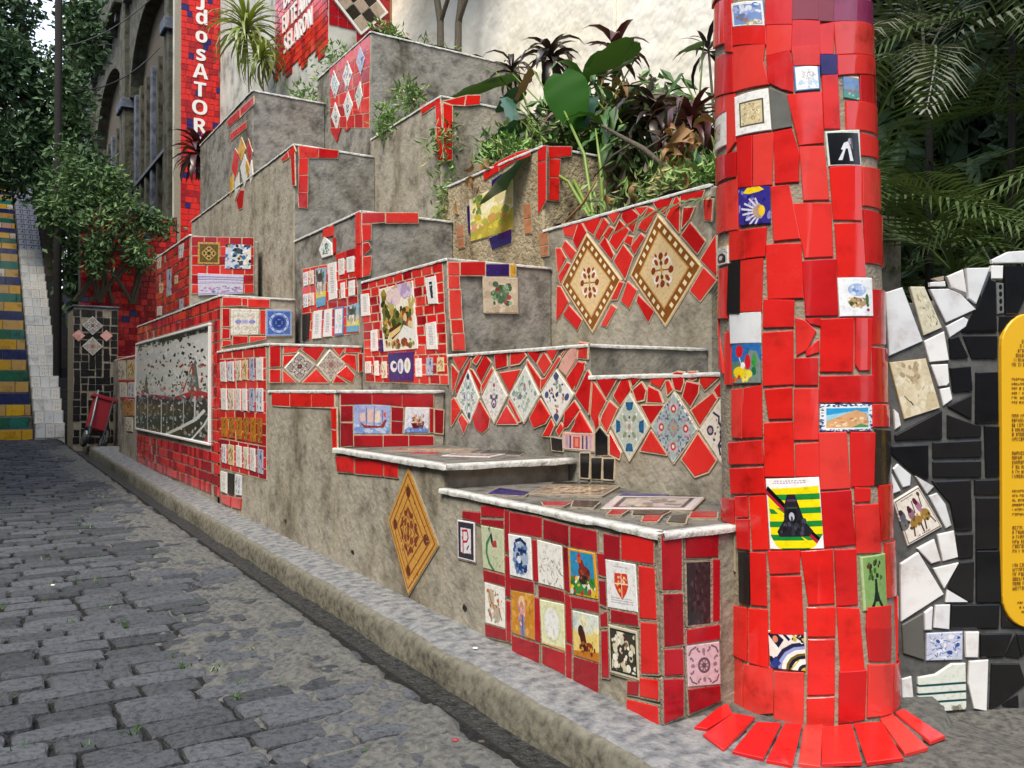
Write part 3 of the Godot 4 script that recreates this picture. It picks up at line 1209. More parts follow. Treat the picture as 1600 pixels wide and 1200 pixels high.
# ------------------------------------------------------------------ the stepped mosaic terrace
func terrace() -> void:
	var b1 := block("low red tiled bench beside the pillar with two rows of picture tiles", Vector3(1.782, -0.3, -3.41), Vector3(2.481, 0.56, -1.977), "concrete", false, false)
	obj("tread", box_mesh(Vector3(1.80, 0.559, -3.40), Vector3(2.478, 0.571, -1.99), 0.004), M.concrete_dark, b1)
	coping_strip(b1, Vector3(1.778, 0.570, -3.41), Vector3(1.778, 0.570, -1.973), Vector3.LEFT, 0.035, 0.017)
	coping_strip(b1, Vector3(1.778, 0.570, -1.973), Vector3(2.3, 0.570, -1.973), Vector3.BACK, 0.03, 0.017)
	fill(b1, "B1", "grout_grey")
	hole(b1, Vector3(1.783, 0.09, -3.20))
	var b2 := block("plain cement step with a golden diamond plaque on its street face", Vector3(1.782, -0.3, -4.70), Vector3(2.481, 0.668, -3.41), "concrete", false, false)
	var lip := box_mesh(Vector3(1.770, 0.652, -4.70), Vector3(2.481, 0.676, -3.36), 0.006)
	obj("seat_slab", lip, M.concrete_dark, b2)
	coping_strip(b2, Vector3(1.770, 0.678, -4.70), Vector3(1.770, 0.678, -3.35), Vector3.LEFT, 0.035, 0.022)
	coping_strip(b2, Vector3(1.770, 0.678, -3.355), Vector3(2.47, 0.678, -3.355), Vector3.BACK, 0.035, 0.022)
	fill(b2, "B2", "grout_grey")
	hole(b2, Vector3(1.783, 0.13, -4.45))
	var b3 := block("cement step with a red tiled end carrying two sailing ship tiles", Vector3(1.782, -0.3, -6.01), Vector3(2.481, 1.005, -4.708), "concrete")
	fill(b3, "B3")
	hole(b3, Vector3(1.783, 0.15, -5.62))
	var b4 := block("red step with five rows of small picture tiles and two grey diamonds", Vector3(1.782, -0.3, -7.45), Vector3(2.481, 1.335, -6.005), "concrete")
	fill(b4, "B4")
	var b5 := block("long red mosaic block with the black and white mural", Vector3(1.782, -0.3, -11.47), Vector3(2.42, 1.80, -7.36), "concrete")
	fill(b5, "B5")
	small_mosaic(b5, -11.46, -7.365, 0.12, 1.785, 1.782, 0.095, [Rect2(-11.46, 0.54, 3.79, 1.04)])
	add_panel(b5, "x", 1.780, "ptMural -11440,1568 -7690,1568 -7690,556 -11440,556", "grout", false)
	var fr := begin()
	for q in [[-11.46, -7.67, 1.565, 1.59], [-11.46, -7.67, 0.535, 0.558]]:
		box(fr, Vector3(1.755, q[2], q[0]), Vector3(1.785, q[3], q[1]), 0.005)
	for q in [[-11.46, -11.435], [-7.695, -7.67]]:
		box(fr, Vector3(1.757, 0.560, q[0]), Vector3(1.785, 1.563, q[1]), 0.005)
	obj("mural_frame", done(fr), M.white_paint, b5)
	var b6 := block("red block with a brown square tile and a collage tile on its end", Vector3(1.782, 1.80, -10.25), Vector3(2.43, 2.48, -8.53), "concrete", true, false)
	fill(b6, "B6")
	small_mosaic(b6, -10.23, -8.55, 1.82, 2.46, 1.782, 0.095, [])
	var b7 := block("last low grey block before the stairs with small picture tiles", Vector3(1.782, -0.3, -12.95), Vector3(2.42, 1.45, -11.47), "concrete")
	fill(b7, "B7")
	# second tier
	var d1 := block("low wall behind the bench with star and flower patterned diamond tiles", Vector3(2.481, -0.3, -3.262), Vector3(3.259, 1.072, -1.95), "concrete", true, false)
	fill(d1, "D1")
	var d2 := block("wall with four blue and white diamond tiles in red shards", Vector3(2.481, -0.3, -4.672), Vector3(3.259, 1.222, -3.262), "concrete_grey")
	fill(d2, "D2")
	var d3 := block("red block with the large framed landscape tile", Vector3(2.481, -0.3, -6.037), Vector3(3.259, 1.812, -4.680), "concrete_grey")
	fill(d3, "D3")
	var d4 := block("block with rows of white text tiles below a teapot shard", Vector3(2.481, -0.3, -7.60), Vector3(3.259, 2.345, -6.045), "concrete_grey")
	fill(d4, "D4")
	var d5 := block("tall bare cement block with a red corner strip", Vector3(2.481, -0.3, -11.8), Vector3(3.259, 3.22, -7.608), "concrete")
	fill(d5, "D5")
	obj("rendered_end", box_mesh(Vector3(2.49, 2.36, -7.612), Vector3(3.255, 3.19, -7.604), 0.002), M.concrete_grey, d5)
	var d6 := block("bare cement block with narrow red and yellow diamond shards", Vector3(2.481, 3.22, -11.3), Vector3(3.259, 4.10, -8.945), "concrete_grey", true, true)
	fill(d6, "D6")
	# third tier
	var e1 := block("wall with two large beige diamond plaques among red shards", Vector3(3.259, -0.3, -4.782), Vector3(4.9, 2.075, -3.25), "concrete", true, false)
	fill(e1, "E1")
	var e2 := block("weathered block with a framed yellow landscape tile", Vector3(3.259, -0.3, -6.255), Vector3(4.9, 2.645, -4.785), "plaster_warm")
	fill(e2, "E2", "grout_grey")
	var e3 := block("bare cement block with a red tiled T shaped edging", Vector3(3.259, -0.3, -7.70), Vector3(4.9, 3.405, -6.258), "concrete")
	fill(e3, "E3")
	var e4 := block("upper block with a red panel of thin blue and white diamonds", Vector3(3.259, -0.3, -9.2), Vector3(4.95, 4.44, -7.705), "concrete_grey")
	fill(e4, "E4")
	for q in [[e1, 2.07, -4.76, -3.27], [e2, 2.64, -6.23, -4.81], [e3, 3.40, -7.68, -6.28], [e4, 4.435, -9.18, -7.73]]:
		var soil := func(x: float, z: float) -> Vector3:
			return Vector3(x, q[1] + 0.025 + jit(0.025), z)
		obj("soil", sheet(steps(3.31, 4.88, 0.12), steps(q[3], q[2], 0.12), soil), M.soil, q[0])

func hole(t: Node, p: Vector3) -> void:
	# a hollow where the render has broken away
	var st := begin()
	var ring := []
	for k in 9:
		var a := TAU * k / 9
		ring.append(p + Vector3(-0.004, sin(a) * 0.014 * rng.randf_range(0.7, 1.2), cos(a) * 0.022 * rng.randf_range(0.7, 1.2)))
	for k in 9:
		tri(st, ring[k], ring[(k + 1) % 9], p + Vector3(-0.0035, 0, 0))
	obj("drain_hole", done(st), M.void, t)

# ------------------------------------------------------------------ pillar and the black and white wall
func wall_and_pillar() -> void:
	var t := thing("mosaic_pillar", "thick round red tiled pillar with scattered picture tiles", "pillar", Vector3(2.35, 0, -1.897))
	var st := begin()
	st.set_smooth_group(1)
	var levels := [-0.2, 0.0, 0.6, 1.2, 1.8, 2.4, 3.2, 3.9]
	for i in levels.size() - 1:
		for k in 48:
			var p := []
			for q in [[i, k], [i, k + 1], [i + 1, k + 1], [i + 1, k]]:
				p.append(pillar_point(-TAU * q[1] / 48.0, levels[q[0]], 0.0))
			quad(st, p[1], p[0], p[3], p[2])
	obj("body", done(st), M.grout_grey, t)
	for p in DATA["pillar"]:
		add_panel(t, "cyl", 0.0, p[2], "grout_grey", false)
	# courses above the picture and a few columns round the side
	for j in 8:
		for i in 13:
			var y := 2.30 + j * 0.2
			var f := -1.45 + i * 0.235 + 0.1 * (j % 2)
			add_tile(t, "r", "cyl", 0.0, PackedVector2Array([Vector2(f, y + 0.19), Vector2(f + 0.222, y + 0.19), Vector2(f + 0.222, y), Vector2(f, y)]))
	for i in 3:
		for j in 9:
			for s in [-1.0, 1.0]:
				var y := 0.03 + j * 0.245 + jit(0.02)
				var f: float = s * (1.86 + i * 0.24)
				add_tile(t, "r", "cyl", 0.0, PackedVector2Array([Vector2(f - 0.11, y + 0.235), Vector2(f + 0.11, y + 0.235), Vector2(f + 0.11, y), Vector2(f - 0.11, y)]))
	# sloping collar of tiles round the foot
	var collar := begin()
	collar.set_smooth_group(1)
	for k in 48:
		var p := []
		for q in [[k, 0.262, 0.005], [k + 1, 0.262, 0.005], [k + 1, 0.40, 0.001], [k, 0.40, 0.001], [k + 1, 0.42, -0.03], [k, 0.42, -0.03]]:
			var a: float = TAU * q[0] / 48.0
			p.append(Vector3(2.35 + cos(a) * q[1], q[2], -1.897 + sin(a) * q[1]))
		quad(collar, p[1], p[0], p[3], p[2])
		quad(collar, p[2], p[3], p[5], p[4])
	obj("foot_collar", done(collar), M.cement, t)
	for p in DATA["ring"]:
		for line in (p[2] as String).split("\n", false):
			var w := line.strip_edges().split(" ", false)
			if w.size() < 4:
				continue
			var c := Vector2.ZERO
			var pts := PackedVector2Array()
			for k in range(1, w.size()):
				var ab := w[k].split(",")
				pts.append(Vector2(float(ab[0]), -float(ab[1])) * 0.001)
			for q in pts:
				c += q / pts.size()
			var out := Vector3(c.x - 2.35, 0, c.y + 1.897).normalized()
			var nn := (Vector3.UP + out * 0.06).normalized()
			var uu := Vector3.UP.cross(out).normalized()
			var b := Basis(uu, nn.cross(uu), nn)
			var r := Vector2(c.x - 2.35, c.y + 1.897).length()
			var o := Vector3(c.x, 0.003, c.y)
			var fr := Transform3D(b, o)
			var poly := PackedVector2Array()
			for q in pts:
				var l := fr.affine_inverse() * Vector3(q.x, o.y, q.y)
				poly.append(Vector2(l.x, l.y))
			var area := 0.0
			for i in poly.size():
				area += poly[i].cross(poly[(i + 1) % poly.size()])
			if area < 0:
				poly.reverse()
			var grown := Geometry2D.offset_polygon(poly, 0.004, Geometry2D.JOIN_MITER)
			if grown.size() == 1:
				poly = grown[0]
				area = 0.0
				for i in poly.size():
					area += poly[i].cross(poly[(i + 1) % poly.size()])
				if area < 0:
					poly.reverse()
			obj("foot_tile", slab_mesh(poly, 0.008, 0.002, PackedVector2Array(), -0.003), mat_for(w[0]), t, fr)
	# the low wall to the right, black with white shapes
	var w := thing("mosaic_wall", "low curved-top wall of black tiles with white broken tile shapes", "wall", BW_O)
	var outline := PackedVector2Array([Vector2(-0.35, -0.3), Vector2(2.4, -0.3), Vector2(2.4, 1.42), Vector2(1.2, 1.445), Vector2(0.42, 1.428), Vector2(0.335, 1.425), Vector2(0.29, 1.40), Vector2(0.22, 1.375), Vector2(0.12, 1.345), Vector2(0.03, 1.335), Vector2(-0.06, 1.345), Vector2(-0.13, 1.335), Vector2(-0.35, 1.32)])
	var ofs: PackedVector2Array = outline
	obj("body", slab_mesh(ofs, 0.0, 0.004, PackedVector2Array(), -0.26), M.grout_dark, w, Transform3D(Basis(BW_U, Vector3.UP, BW_N), BW_O))
	for p in DATA["bw"]:
		add_panel(w, "bw", 0.0, p[2], "grout_dark", false)
	# the run of the wall beyond the frame
	for i in 7:
		for j in 6:
			var u := 0.66 + i * 0.26
			var v := 0.02 + j * 0.23
			add_tile(w, "k" if (i * 7 + j * 3) % 5 else "w", "bw", 0.0, PackedVector2Array([Vector2(u, v + 0.22), Vector2(u + 0.25, v + 0.22), Vector2(u + 0.25, v), Vector2(u, v)]))
	# yellow panel with small print
	var s := thing("yellow_sign", "yellow rounded panel of dense small print on the black wall", "sign", BW_O + BW_U * 0.5)
	var pts := PackedVector2Array()
	var x0 := SIGN.position.x
	var y0 := SIGN.position.y
	var x1 := x0 + 0.62
	var y1 := SIGN.end.y
	for q in [[x0 + 0.11, y0 + 0.11, PI], [x1 - 0.11, y0 + 0.11, PI * 1.5], [x1 - 0.11, y1 - 0.11, 0.0], [x0 + 0.11, y1 - 0.11, PI * 0.5]]:
		for k in 8:
			var a: float = q[2] + k / 7.0 * PI / 2
			pts.append(Vector2(q[0] + cos(a) * 0.11, q[1] + sin(a) * 0.11))
	var sf := Transform3D(Basis(BW_U, Vector3.UP, BW_N), BW_O)
	obj("panel", slab_mesh(pts, 0.016, 0.003), M.yellow_sign, s, sf)
	var ink := begin()
	var line_y := y1 - 0.085
	var para := 0
	while line_y > y0 + 0.04:
		var inset := 0.035 + 0.05 * maxf(0.0, (line_y - (y1 - 0.18)) / 0.1) + 0.05 * maxf(0.0, ((y0 + 0.12) - line_y) / 0.1)
		if para % 7 == 0:
			inset += 0.05
		var x := x0 + inset
		var bold := 0.009 if (para / 7) % 3 != 1 else 0.006
		while x < x1 - 0.05:
			# letter-like marks: an upright and one or two short bars
			var l := rng.randf_range(0.0045, 0.0075)
			var hh: float = bold * 1.25
			var parts := [[0.0, 0.0, 0.0018, hh]]
			if rng.randf() < 0.7:
				parts.append([0.0, hh - 0.0018, l, 0.0018])
			if rng.randf() < 0.6:
				parts.append([0.0, hh * 0.45, l * 0.9, 0.0018])
			if rng.randf() < 0.6:
				parts.append([l - 0.0018, 0.0, 0.0018, hh * 0.9])
			if rng.randf() < 0.4:
				parts.append([0.0, 0.0, l, 0.0018])
			for q in parts:
				var o2 := Vector3(x + q[0], line_y + q[1], 0.0175 + rng.randf() * 0.0006)
				quad(ink, o2, o2 + Vector3(q[2], 0, 0), o2 + Vector3(q[2], q[3], 0), o2 + Vector3(0, q[3], 0))
			x += l + (0.0022 if rng.randf() < 0.82 else 0.008)
		line_y -= 0.0155
		para += 1
		if para % 7 == 0:
			line_y -= 0.016
	var o := obj("small_print", done(ink), M.sign_ink, s, sf)
	o.set_meta("kind", "stuff")

# ------------------------------------------------------------------ buildings, stairs and walls behind
func letter(parent: Node, text: String, at: Vector3, basis: Basis, size: float, wide := 1.0, material := "white_paint", called := "letter") -> void:
	var tm := TextMesh.new()
	var f := SystemFont.new()
	f.font_names = PackedStringArray(["Droid Sans"])
	f.font_weight = 700
	tm.font = f
	tm.text = text
	tm.font_size = 64
	tm.pixel_size = size / 46.0
	tm.depth = 0.02
	obj(called, tm, M[material], parent, Transform3D(basis * Basis.from_scale(Vector3(wide, 1, 1)), at))

func background() -> void:
	# cream wall above the planting
	var t := thing("cream_building", "cream rendered building wall rising behind the plants", "building", Vector3(6, 0, -8))
	obj("wall", box_mesh(Vector3(4.96, -0.3, -11.0), Vector3(8.0, 11.0, -4.55)), M.cream, t)
	obj("corner_strip", box_mesh(Vector3(4.925, 0.0, -6.75), Vector3(4.957, 11.0, -6.1), 0.004), M.cream, t)
	# sign wall with its rhyme in white letters
	var s := thing("red_sign_wall", "red mosaic wall panel with white lettering BRASIL EU TE AMO SELARON", "sign wall", Vector3(4.5, 4, -12))
	obj("wall", box_mesh(Vector3(4.05, 3.0, -13.31), Vector3(7.0, 10.0, -11.012)), M.pale, s)
	var red := begin()
	var red2 := begin()
	var y := 5.30
	while y < 9.2:
		var zc := -13.31
		while zc < -11.03:
			var w := rng.randf_range(0.09, 0.17)
			var low := lerpf(5.80, 5.45, (zc + 13.31) / 2.3) + 0.10 * sin(zc * 9.0)
			if y > low:
				box(red if rng.randf() < 0.6 else red2, Vector3(4.035, y, zc), Vector3(4.052, y + 0.092, minf(zc + w - 0.007, -11.015)), 0.002)
			zc += w
		y += 0.1
	for q in [[red, "r"], [red2, "d"]]:
		obj("tile_field", done(q[0]), mat_for(q[1]), s).set_meta("kind", "stuff")
	var side := Basis(Vector3.BACK, Vector3.UP, Vector3.LEFT)
	for q in [["SELARON", 6.20, -12.2, 0.80], ["EU TE AMO", 6.53, -12.25, 0.72], ["BRASIL", 6.88, -12.3, 0.95], ["LIBERDADE", 7.24, -12.25, 0.72]]:
		if q[0] != "LIBERDADE":
			letter(s, q[0], Vector3(4.030, q[1], q[2]), side, 0.26, q[3], "white_paint", "lettering")
	# end of that wall: red with a diamond plaque, broken render below
	var e1 := begin()
	for j in 12:
		for i in 7:
			var p := Vector3(4.06 + i * 0.13, 5.62 + j * 0.13, -11.013)
			if p.y - 5.62 < 0.5 - absf(p.x - 4.5) * 0.9 and i > 4:
				continue
			if p.y < 5.88 and i < 3:
				continue
			box(e1, p, p + Vector3(0.122, 0.122, 0.012), 0.002)
	obj("tile_field", done(e1), mat_for("d"), s).set_meta("kind", "stuff")
	var c := Vector2(4.50, 6.22)
	var dia := PackedVector2Array()
	for q in [Vector2(0, 0.40), Vector2(-0.40, 0.0), Vector2(0, -0.40), Vector2(0.40, 0.0)]:
		dia.append(q)
	obj("diamond_border", slab_mesh(dia, 0.03, 0.004, PackedVector2Array(), -0.02), M.white_paint, s, Transform3D(Basis(), Vector3(c.x, c.y, -10.999)))
	for i in 3:
		for j in 3:
			var q := PackedVector2Array()
			for k in [Vector2(0, 1), Vector2(-1, 0), Vector2(0, -1), Vector2(1, 0)]:
				q.append(k * 0.112)
			obj("tile", slab_mesh(q, 0.036, 0.003), mat_for("b" if (i + j) % 2 else "t"), s, Transform3D(Basis(), Vector3(c.x + (i - j) * 0.116, c.y + (i + j - 2) * 0.116, -10.999)))
	obj("orange_strip", box_mesh(Vector3(4.93, 5.85, -11.012), Vector3(4.958, 10.0, -10.985), 0.003), M.leaf_dry, s)
	# white house wall further along
	var h := thing("white_house", "plain white house wall between the red sign and the red pier", "building", Vector3(6, 0, -15))
	obj("wall", box_mesh(Vector3(4.1, -0.3, -17.2), Vector3(9, 11.0, -13.315)), M.pale, h)
	# red pier with letters one below the other
	var p := thing("red_pier", "tall narrow red pier with white letters stacked down it", "pier", Vector3(3.7, 0, -17.2))
	obj("body", box_mesh(Vector3(3.38, -0.3, -17.6), Vector3(4.09, 11.0, -17.02)), M.grout_grey, p)
	var r1 := begin()
	var r2 := begin()
	var r3 := begin()
	var yy := 3.2
	while yy < 10.5:
		var x := 3.385
		while x < 4.07:
			var w := rng.randf_range(0.07, 0.16)
			var pick := rng.randf()
			box(r1 if pick < 0.62 else (r2 if pick < 0.93 else r3), Vector3(x, yy, -17.025), Vector3(minf(x + w - 0.008, 4.085), yy + 0.105, -17.005), 0.003)
			x += w
		yy += 0.113
	for q in [[r1, "r"], [r2, "d"], [r3, "n"]]:
		obj("tile_field", done(q[0]), mat_for(q[1]), p).set_meta("kind", "stuff")
	var word := ["J", "d", "o", "s", "A", "T", "O", "R", "E", "S"]
	for k in word.size():
		letter(p, word[k], Vector3(3.765 - 0.008 * k, 8.44 - k * 0.345 + 0.0, -17.0), Basis(), 0.27, 1.15)
	# old town house with arched openings behind
	facade()
	stairs()
	var oh := thing("opposite_house", "low house facing the terrace from across the lane", "house", Vector3(-6, 0, 1))
	obj("wall", box_mesh(Vector3(-9.5, -0.5, -5.6), Vector3(-5.0, 5.2, 8.0)), M.facade, oh)
	obj("roof", box_mesh(Vector3(-9.8, 5.2, -5.7), Vector3(-4.6, 5.5, 8.3), 0.02), M.bark, oh)
	var eh := thing("lower_house", "house at the lower end of the lane", "house", Vector3(2, 0, 9))
	obj("wall", box_mesh(Vector3(-4.6, -0.5, 8.5), Vector3(9.0, 5.0, 12.0)), M.facade_blue, eh)
	obj("roof", box_mesh(Vector3(-4.55, 5.0, 8.2), Vector3(9.3, 5.3, 12.3), 0.02), M.bark, eh)
	var hill := func(x: float, z: float) -> Vector3:
		return Vector3(x, 6.8 + (-28.0 - z) * 0.22 + sin(x * 0.7 + z * 0.4) * 0.5, z)
	struct("hillside", sheet(steps(-14.0, 14.0, 1.0), steps(-28.5, -60.0, 1.5), hill), M.leaf_dark)
	var lh := thing("lane_house", "tall house lining the far side of the lane by the stairs", "house", Vector3(-4, 0, -17))
	obj("wall", box_mesh(Vector3(-8, -0.5, -34.0), Vector3(-2.65, 9.0, -6.0)), M.facade, lh)
	obj("roof", box_mesh(Vector3(-8.3, 9.0, -34.2), Vector3(-2.3, 9.3, -5.8), 0.02), M.bark, lh)

func facade() -> void:
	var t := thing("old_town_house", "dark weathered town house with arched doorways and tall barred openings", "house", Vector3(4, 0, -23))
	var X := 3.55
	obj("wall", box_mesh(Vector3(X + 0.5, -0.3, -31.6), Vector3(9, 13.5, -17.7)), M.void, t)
	# near jamb with a dark slot beside it
	obj("pilaster", box_mesh(Vector3(X - 0.10, -0.3, -18.15), Vector3(X + 0.49, 12.4, -17.70), 0.02), M.pale, t)
	var bays := [[-18.95, -24.3], [-25.1, -31.2]]
	for i in 2:
		var a: float = bays[i][0]
		var b: float = bays[i][1]
		var mid := (a + b) * 0.5
		var rad := (a - b) * 0.5 - 0.15
		var spring := 8.6
		for q in [a + 0.40, b]:
			obj("pilaster", box_mesh(Vector3(X - 0.12, -0.3, q - 0.40), Vector3(X + 0.48, 12.4, q), 0.02), M.facade, t)
			obj("impost", box_mesh(Vector3(X - 0.20, spring - 0.25, q - 0.46), Vector3(X + 0.3, spring, q + 0.06), 0.02), M.facade_blue, t)
		var pts := PackedVector2Array([Vector2(b, 11.2), Vector2(b, spring), Vector2(mid - rad, spring)])
		for k in range(1, 18):
			var g := PI - PI * k / 18.0
			pts.append(Vector2(mid + cos(g) * rad, spring + sin(g) * rad * 0.62))
		for q in [Vector2(mid + rad, spring), Vector2(a, spring), Vector2(a, 11.2)]:
			pts.append(q)
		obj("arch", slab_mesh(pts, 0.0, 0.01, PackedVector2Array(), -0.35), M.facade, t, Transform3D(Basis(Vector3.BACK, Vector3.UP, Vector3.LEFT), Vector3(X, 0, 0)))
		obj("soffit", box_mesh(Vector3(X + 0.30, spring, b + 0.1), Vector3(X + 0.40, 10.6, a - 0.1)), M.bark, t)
		obj("cornice", box_mesh(Vector3(X - 0.34, 11.2, b), Vector3(X + 0.48, 11.5, a + 0.4), 0.03), M.facade, t)
		obj("upper_wall", box_mesh(Vector3(X + 0.02, 11.5, b), Vector3(X + 0.48, 13.0, a)), M.facade, t)
		for k in 6:
			var zz := lerpf(b + 0.3, a - 0.3, k / 5.0)
			obj("dentil", box_mesh(Vector3(X - 0.2, 10.98, zz - 0.1), Vector3(X + 0.02, 11.19, zz + 0.1), 0.01), M.iron, t)
		for k in 7:
			var zz := lerpf(b + 0.35, a - 0.35, k / 6.0)
			obj("mullion", box_mesh(Vector3(X + 0.08, 4.3, zz - 0.11), Vector3(X + 0.26, spring, zz + 0.11), 0.02), M.facade if k % 3 else M.facade_blue, t)
		for k in 22:
			var zz := lerpf(b + 0.2, a - 0.2, k / 21.0)
			obj("bar", box_mesh(Vector3(X + 0.28, 4.3, zz - 0.02), Vector3(X + 0.32, spring, zz + 0.02)), M.iron, t)
		obj("rail", box_mesh(Vector3(X + 0.05, 6.2, b), Vector3(X + 0.30, 6.28, a)), M.iron, t)
		obj("base_wall", box_mesh(Vector3(X, -0.3, b), Vector3(X + 0.48, 4.3, a)), M.facade_blue if i == 0 else M.red_paint, t)
	# pale neighbour beyond, seen as a sliver
	var n := thing("pale_house", "pale blue-grey house glimpsed beyond the town house", "house", Vector3(5, 0, -33))
	obj("wall", box_mesh(Vector3(3.35, -0.3, -40.0), Vector3(9, 14.5, -31.8)), M.facade_blue, n)
	for k in 3:
		for j in 3:
			var o := obj("window", box_mesh(Vector3(3.31, 6.0 + j * 2.5, -39.0 + k * 2.3), Vector3(3.355, 7.7 + j * 2.5, -37.8 + k * 2.3), 0.01), M.glass, n)
			obj("sill", box_mesh(Vector3(3.25, 5.88 + j * 2.5, -39.1 + k * 2.3), Vector3(3.36, 5.98 + j * 2.5, -37.7 + k * 2.3), 0.01), M.pale, o)
	var f := thing("far_white_house", "small white house high up beyond the stairs", "house", Vector3(1.2, 6, -46))
	obj("wall", box_mesh(Vector3(-1.5, 4.0, -50.0), Vector3(1.9, 14.5, -46.0)), M.pale, f)
	for k in 3:
		for j in 3:
			obj("window", box_mesh(Vector3(-1.0 + k, 8.0 + j * 2.2, -46.04), Vector3(-0.5 + k, 9.2 + j * 2.2, -45.98), 0.01), M.glass, f)

func stairs() -> void:
	var t := thing("tiled_staircase", "steep staircase with yellow, green and blue tiled risers", "staircase", Vector3(0, 0.2, -17))
	var p := thing("stair_parapet", "stepped parapet beside the stairs faced with pale tiles", "parapet", Vector3(1.2, 0.2, -17))
	var d := thing("dark_stair_wall", "dark sloping wall running up beside the pale parapet", "wall", Vector3(1.6, 0.2, -18))
	var z := -16.75
	var y := 0.16
	for n in 40:
		var rise := 0.205 if n < 19 else 0.155
		var run := 0.30 if n < 19 else 0.24
		var zb := z - (run if n < 39 else 3.0)
		obj("step", box_mesh(Vector3(-2.6, y - 0.5, zb - 0.2), Vector3(0.975, y + rise, z), 0.006), M.concrete_dark, t)
		var x := -1.2
		while x < 0.96:
			var w: float = minf(rng.randf_range(0.16, 0.42), 0.97 - x)
			if w < 0.05:
				break
			var kind := "ochre" if n % 2 == 0 else ("green" if (n / 2) % 2 == 0 else "blue")
			if n % 2 == 0 and rng.randf() < 0.22:
				kind = "o" if rng.randf() < 0.3 else "ptBk3"
			add_tile(t, kind, "z", z, PackedVector2Array([Vector2(x, y + rise - 0.012), Vector2(x + w - 0.012, y + rise - 0.012), Vector2(x + w - 0.012, y + 0.012), Vector2(x, y + 0.012)]))
			x += w
		# parapet block and its tiles
		obj("block", box_mesh(Vector3(0.985, y - 0.6, zb), Vector3(1.44, y + rise + 0.10, z + 0.12), 0.006), M.pale if n < 19 else M.facade_blue, p)
		if n < 19:
			for k in 3:
				add_tile(p, "w" if rng.randf() < 0.5 else "ptBk6", "z", z + 0.12, PackedVector2Array([Vector2(1.0 + k * 0.145, y + rise + 0.08), Vector2(1.135 + k * 0.145, y + rise + 0.08), Vector2(1.135 + k * 0.145, y + 0.06), Vector2(1.0 + k * 0.145, y + 0.06)]))
		else:
			for k in 3:
				add_tile(p, "ptBk5", "z", z + 0.12, PackedVector2Array([Vector2(1.0 + k * 0.145, y + rise + 0.08), Vector2(1.135 + k * 0.145, y + rise + 0.08), Vector2(1.135 + k * 0.145, y + 0.09), Vector2(1.0 + k * 0.145, y + 0.09)]))
		obj("course", box_mesh(Vector3(1.45, y - 0.8, zb), Vector3(1.72, y + rise + 0.06, z + 0.13), 0.004), M.void, d)
		z -= run
		y += rise
	# red mosaic wall under the bush
	var r := thing("red_mosaic_wall", "dark red mosaic retaining wall below the leafy bush", "wall", Vector3(2.6, 0, -17.4))
	obj("body", box_mesh(Vector3(1.735, -0.3, -17.66), Vector3(3.37, 4.3, -17.3)), M.grout_dark, r)
	var s1 := begin()
	var s2 := begin()
	var s3 := begin()
	for j in 36:
		var x := 1.74
		while x < 3.34:
			var w := rng.randf_range(0.06, 0.16)
			var v := 0.3 + j * 0.11
			var k := rng.randf()
			box(s1 if k < 0.45 else (s2 if k < 0.95 else s3), Vector3(x, v, -17.305), Vector3(minf(x + w - 0.01, 3.36), v + 0.1, -17.288), 0.003)
			x += w
	for q in [[s1, "r"], [s2, "d"], [s3, "blue"]]:
		obj("tile_field", done(q[0]), mat_for(q[1]), r).set_meta("kind", "stuff")
	# black mosaic block with the white diamonds
	var b := thing("black_mosaic_block", "black mosaic block with two pale and two orange diamond tiles", "mosaic block", Vector3(1.7, 0.2, -15.2))
	obj("body", box_mesh(Vector3(1.39, -0.1, -15.7), Vector3(2.02, 2.30, -14.82), 0.01), M.grout_grey, b)
	var s := begin()
	for j in 18:
		for i in 6:
			if rng.randf() < 0.08:
				continue
			var q := Vector3(1.395 + i * 0.104, 0.2 + j * 0.115, -14.825)
			box(s, q + Vector3(jit(0.01), jit(0.01), 0), q + Vector3(0.09 + jit(0.012), 0.1 + jit(0.012), 0.012), 0.003)
	obj("tile_field", done(s), mat_for("k"), b).set_meta("kind", "stuff")
	obj("coping", box_mesh(Vector3(1.37, 2.30, -15.7), Vector3(2.04, 2.33, -14.79), 0.008), M.facade_blue, b)
	for q in [[1.655, 2.02, "ptGeo1", 0.145], [1.655, 1.70, "ptGeo2", 0.145], [1.46, 1.86, "o", 0.09], [1.85, 1.87, "o", 0.09]]:
		var dd := PackedVector2Array()
		for k in [Vector2(0, 1), Vector2(1, 0), Vector2(0, -1), Vector2(-1, 0)]:
			dd.append(Vector2(q[0], q[1]) + k * q[3])
		add_tile(b, q[2], "z", -14.82, dd, 0.012)
	var g := thing("grey_plinth", "plain grey cement plinth at the end of the terrace", "plinth", Vector3(2.0, 0, -13.5))
	obj("body", box_mesh(Vector3(1.95, -0.1, -14.8), Vector3(2.42, 1.5, -12.96), 0.02), M.concrete_grey, g)

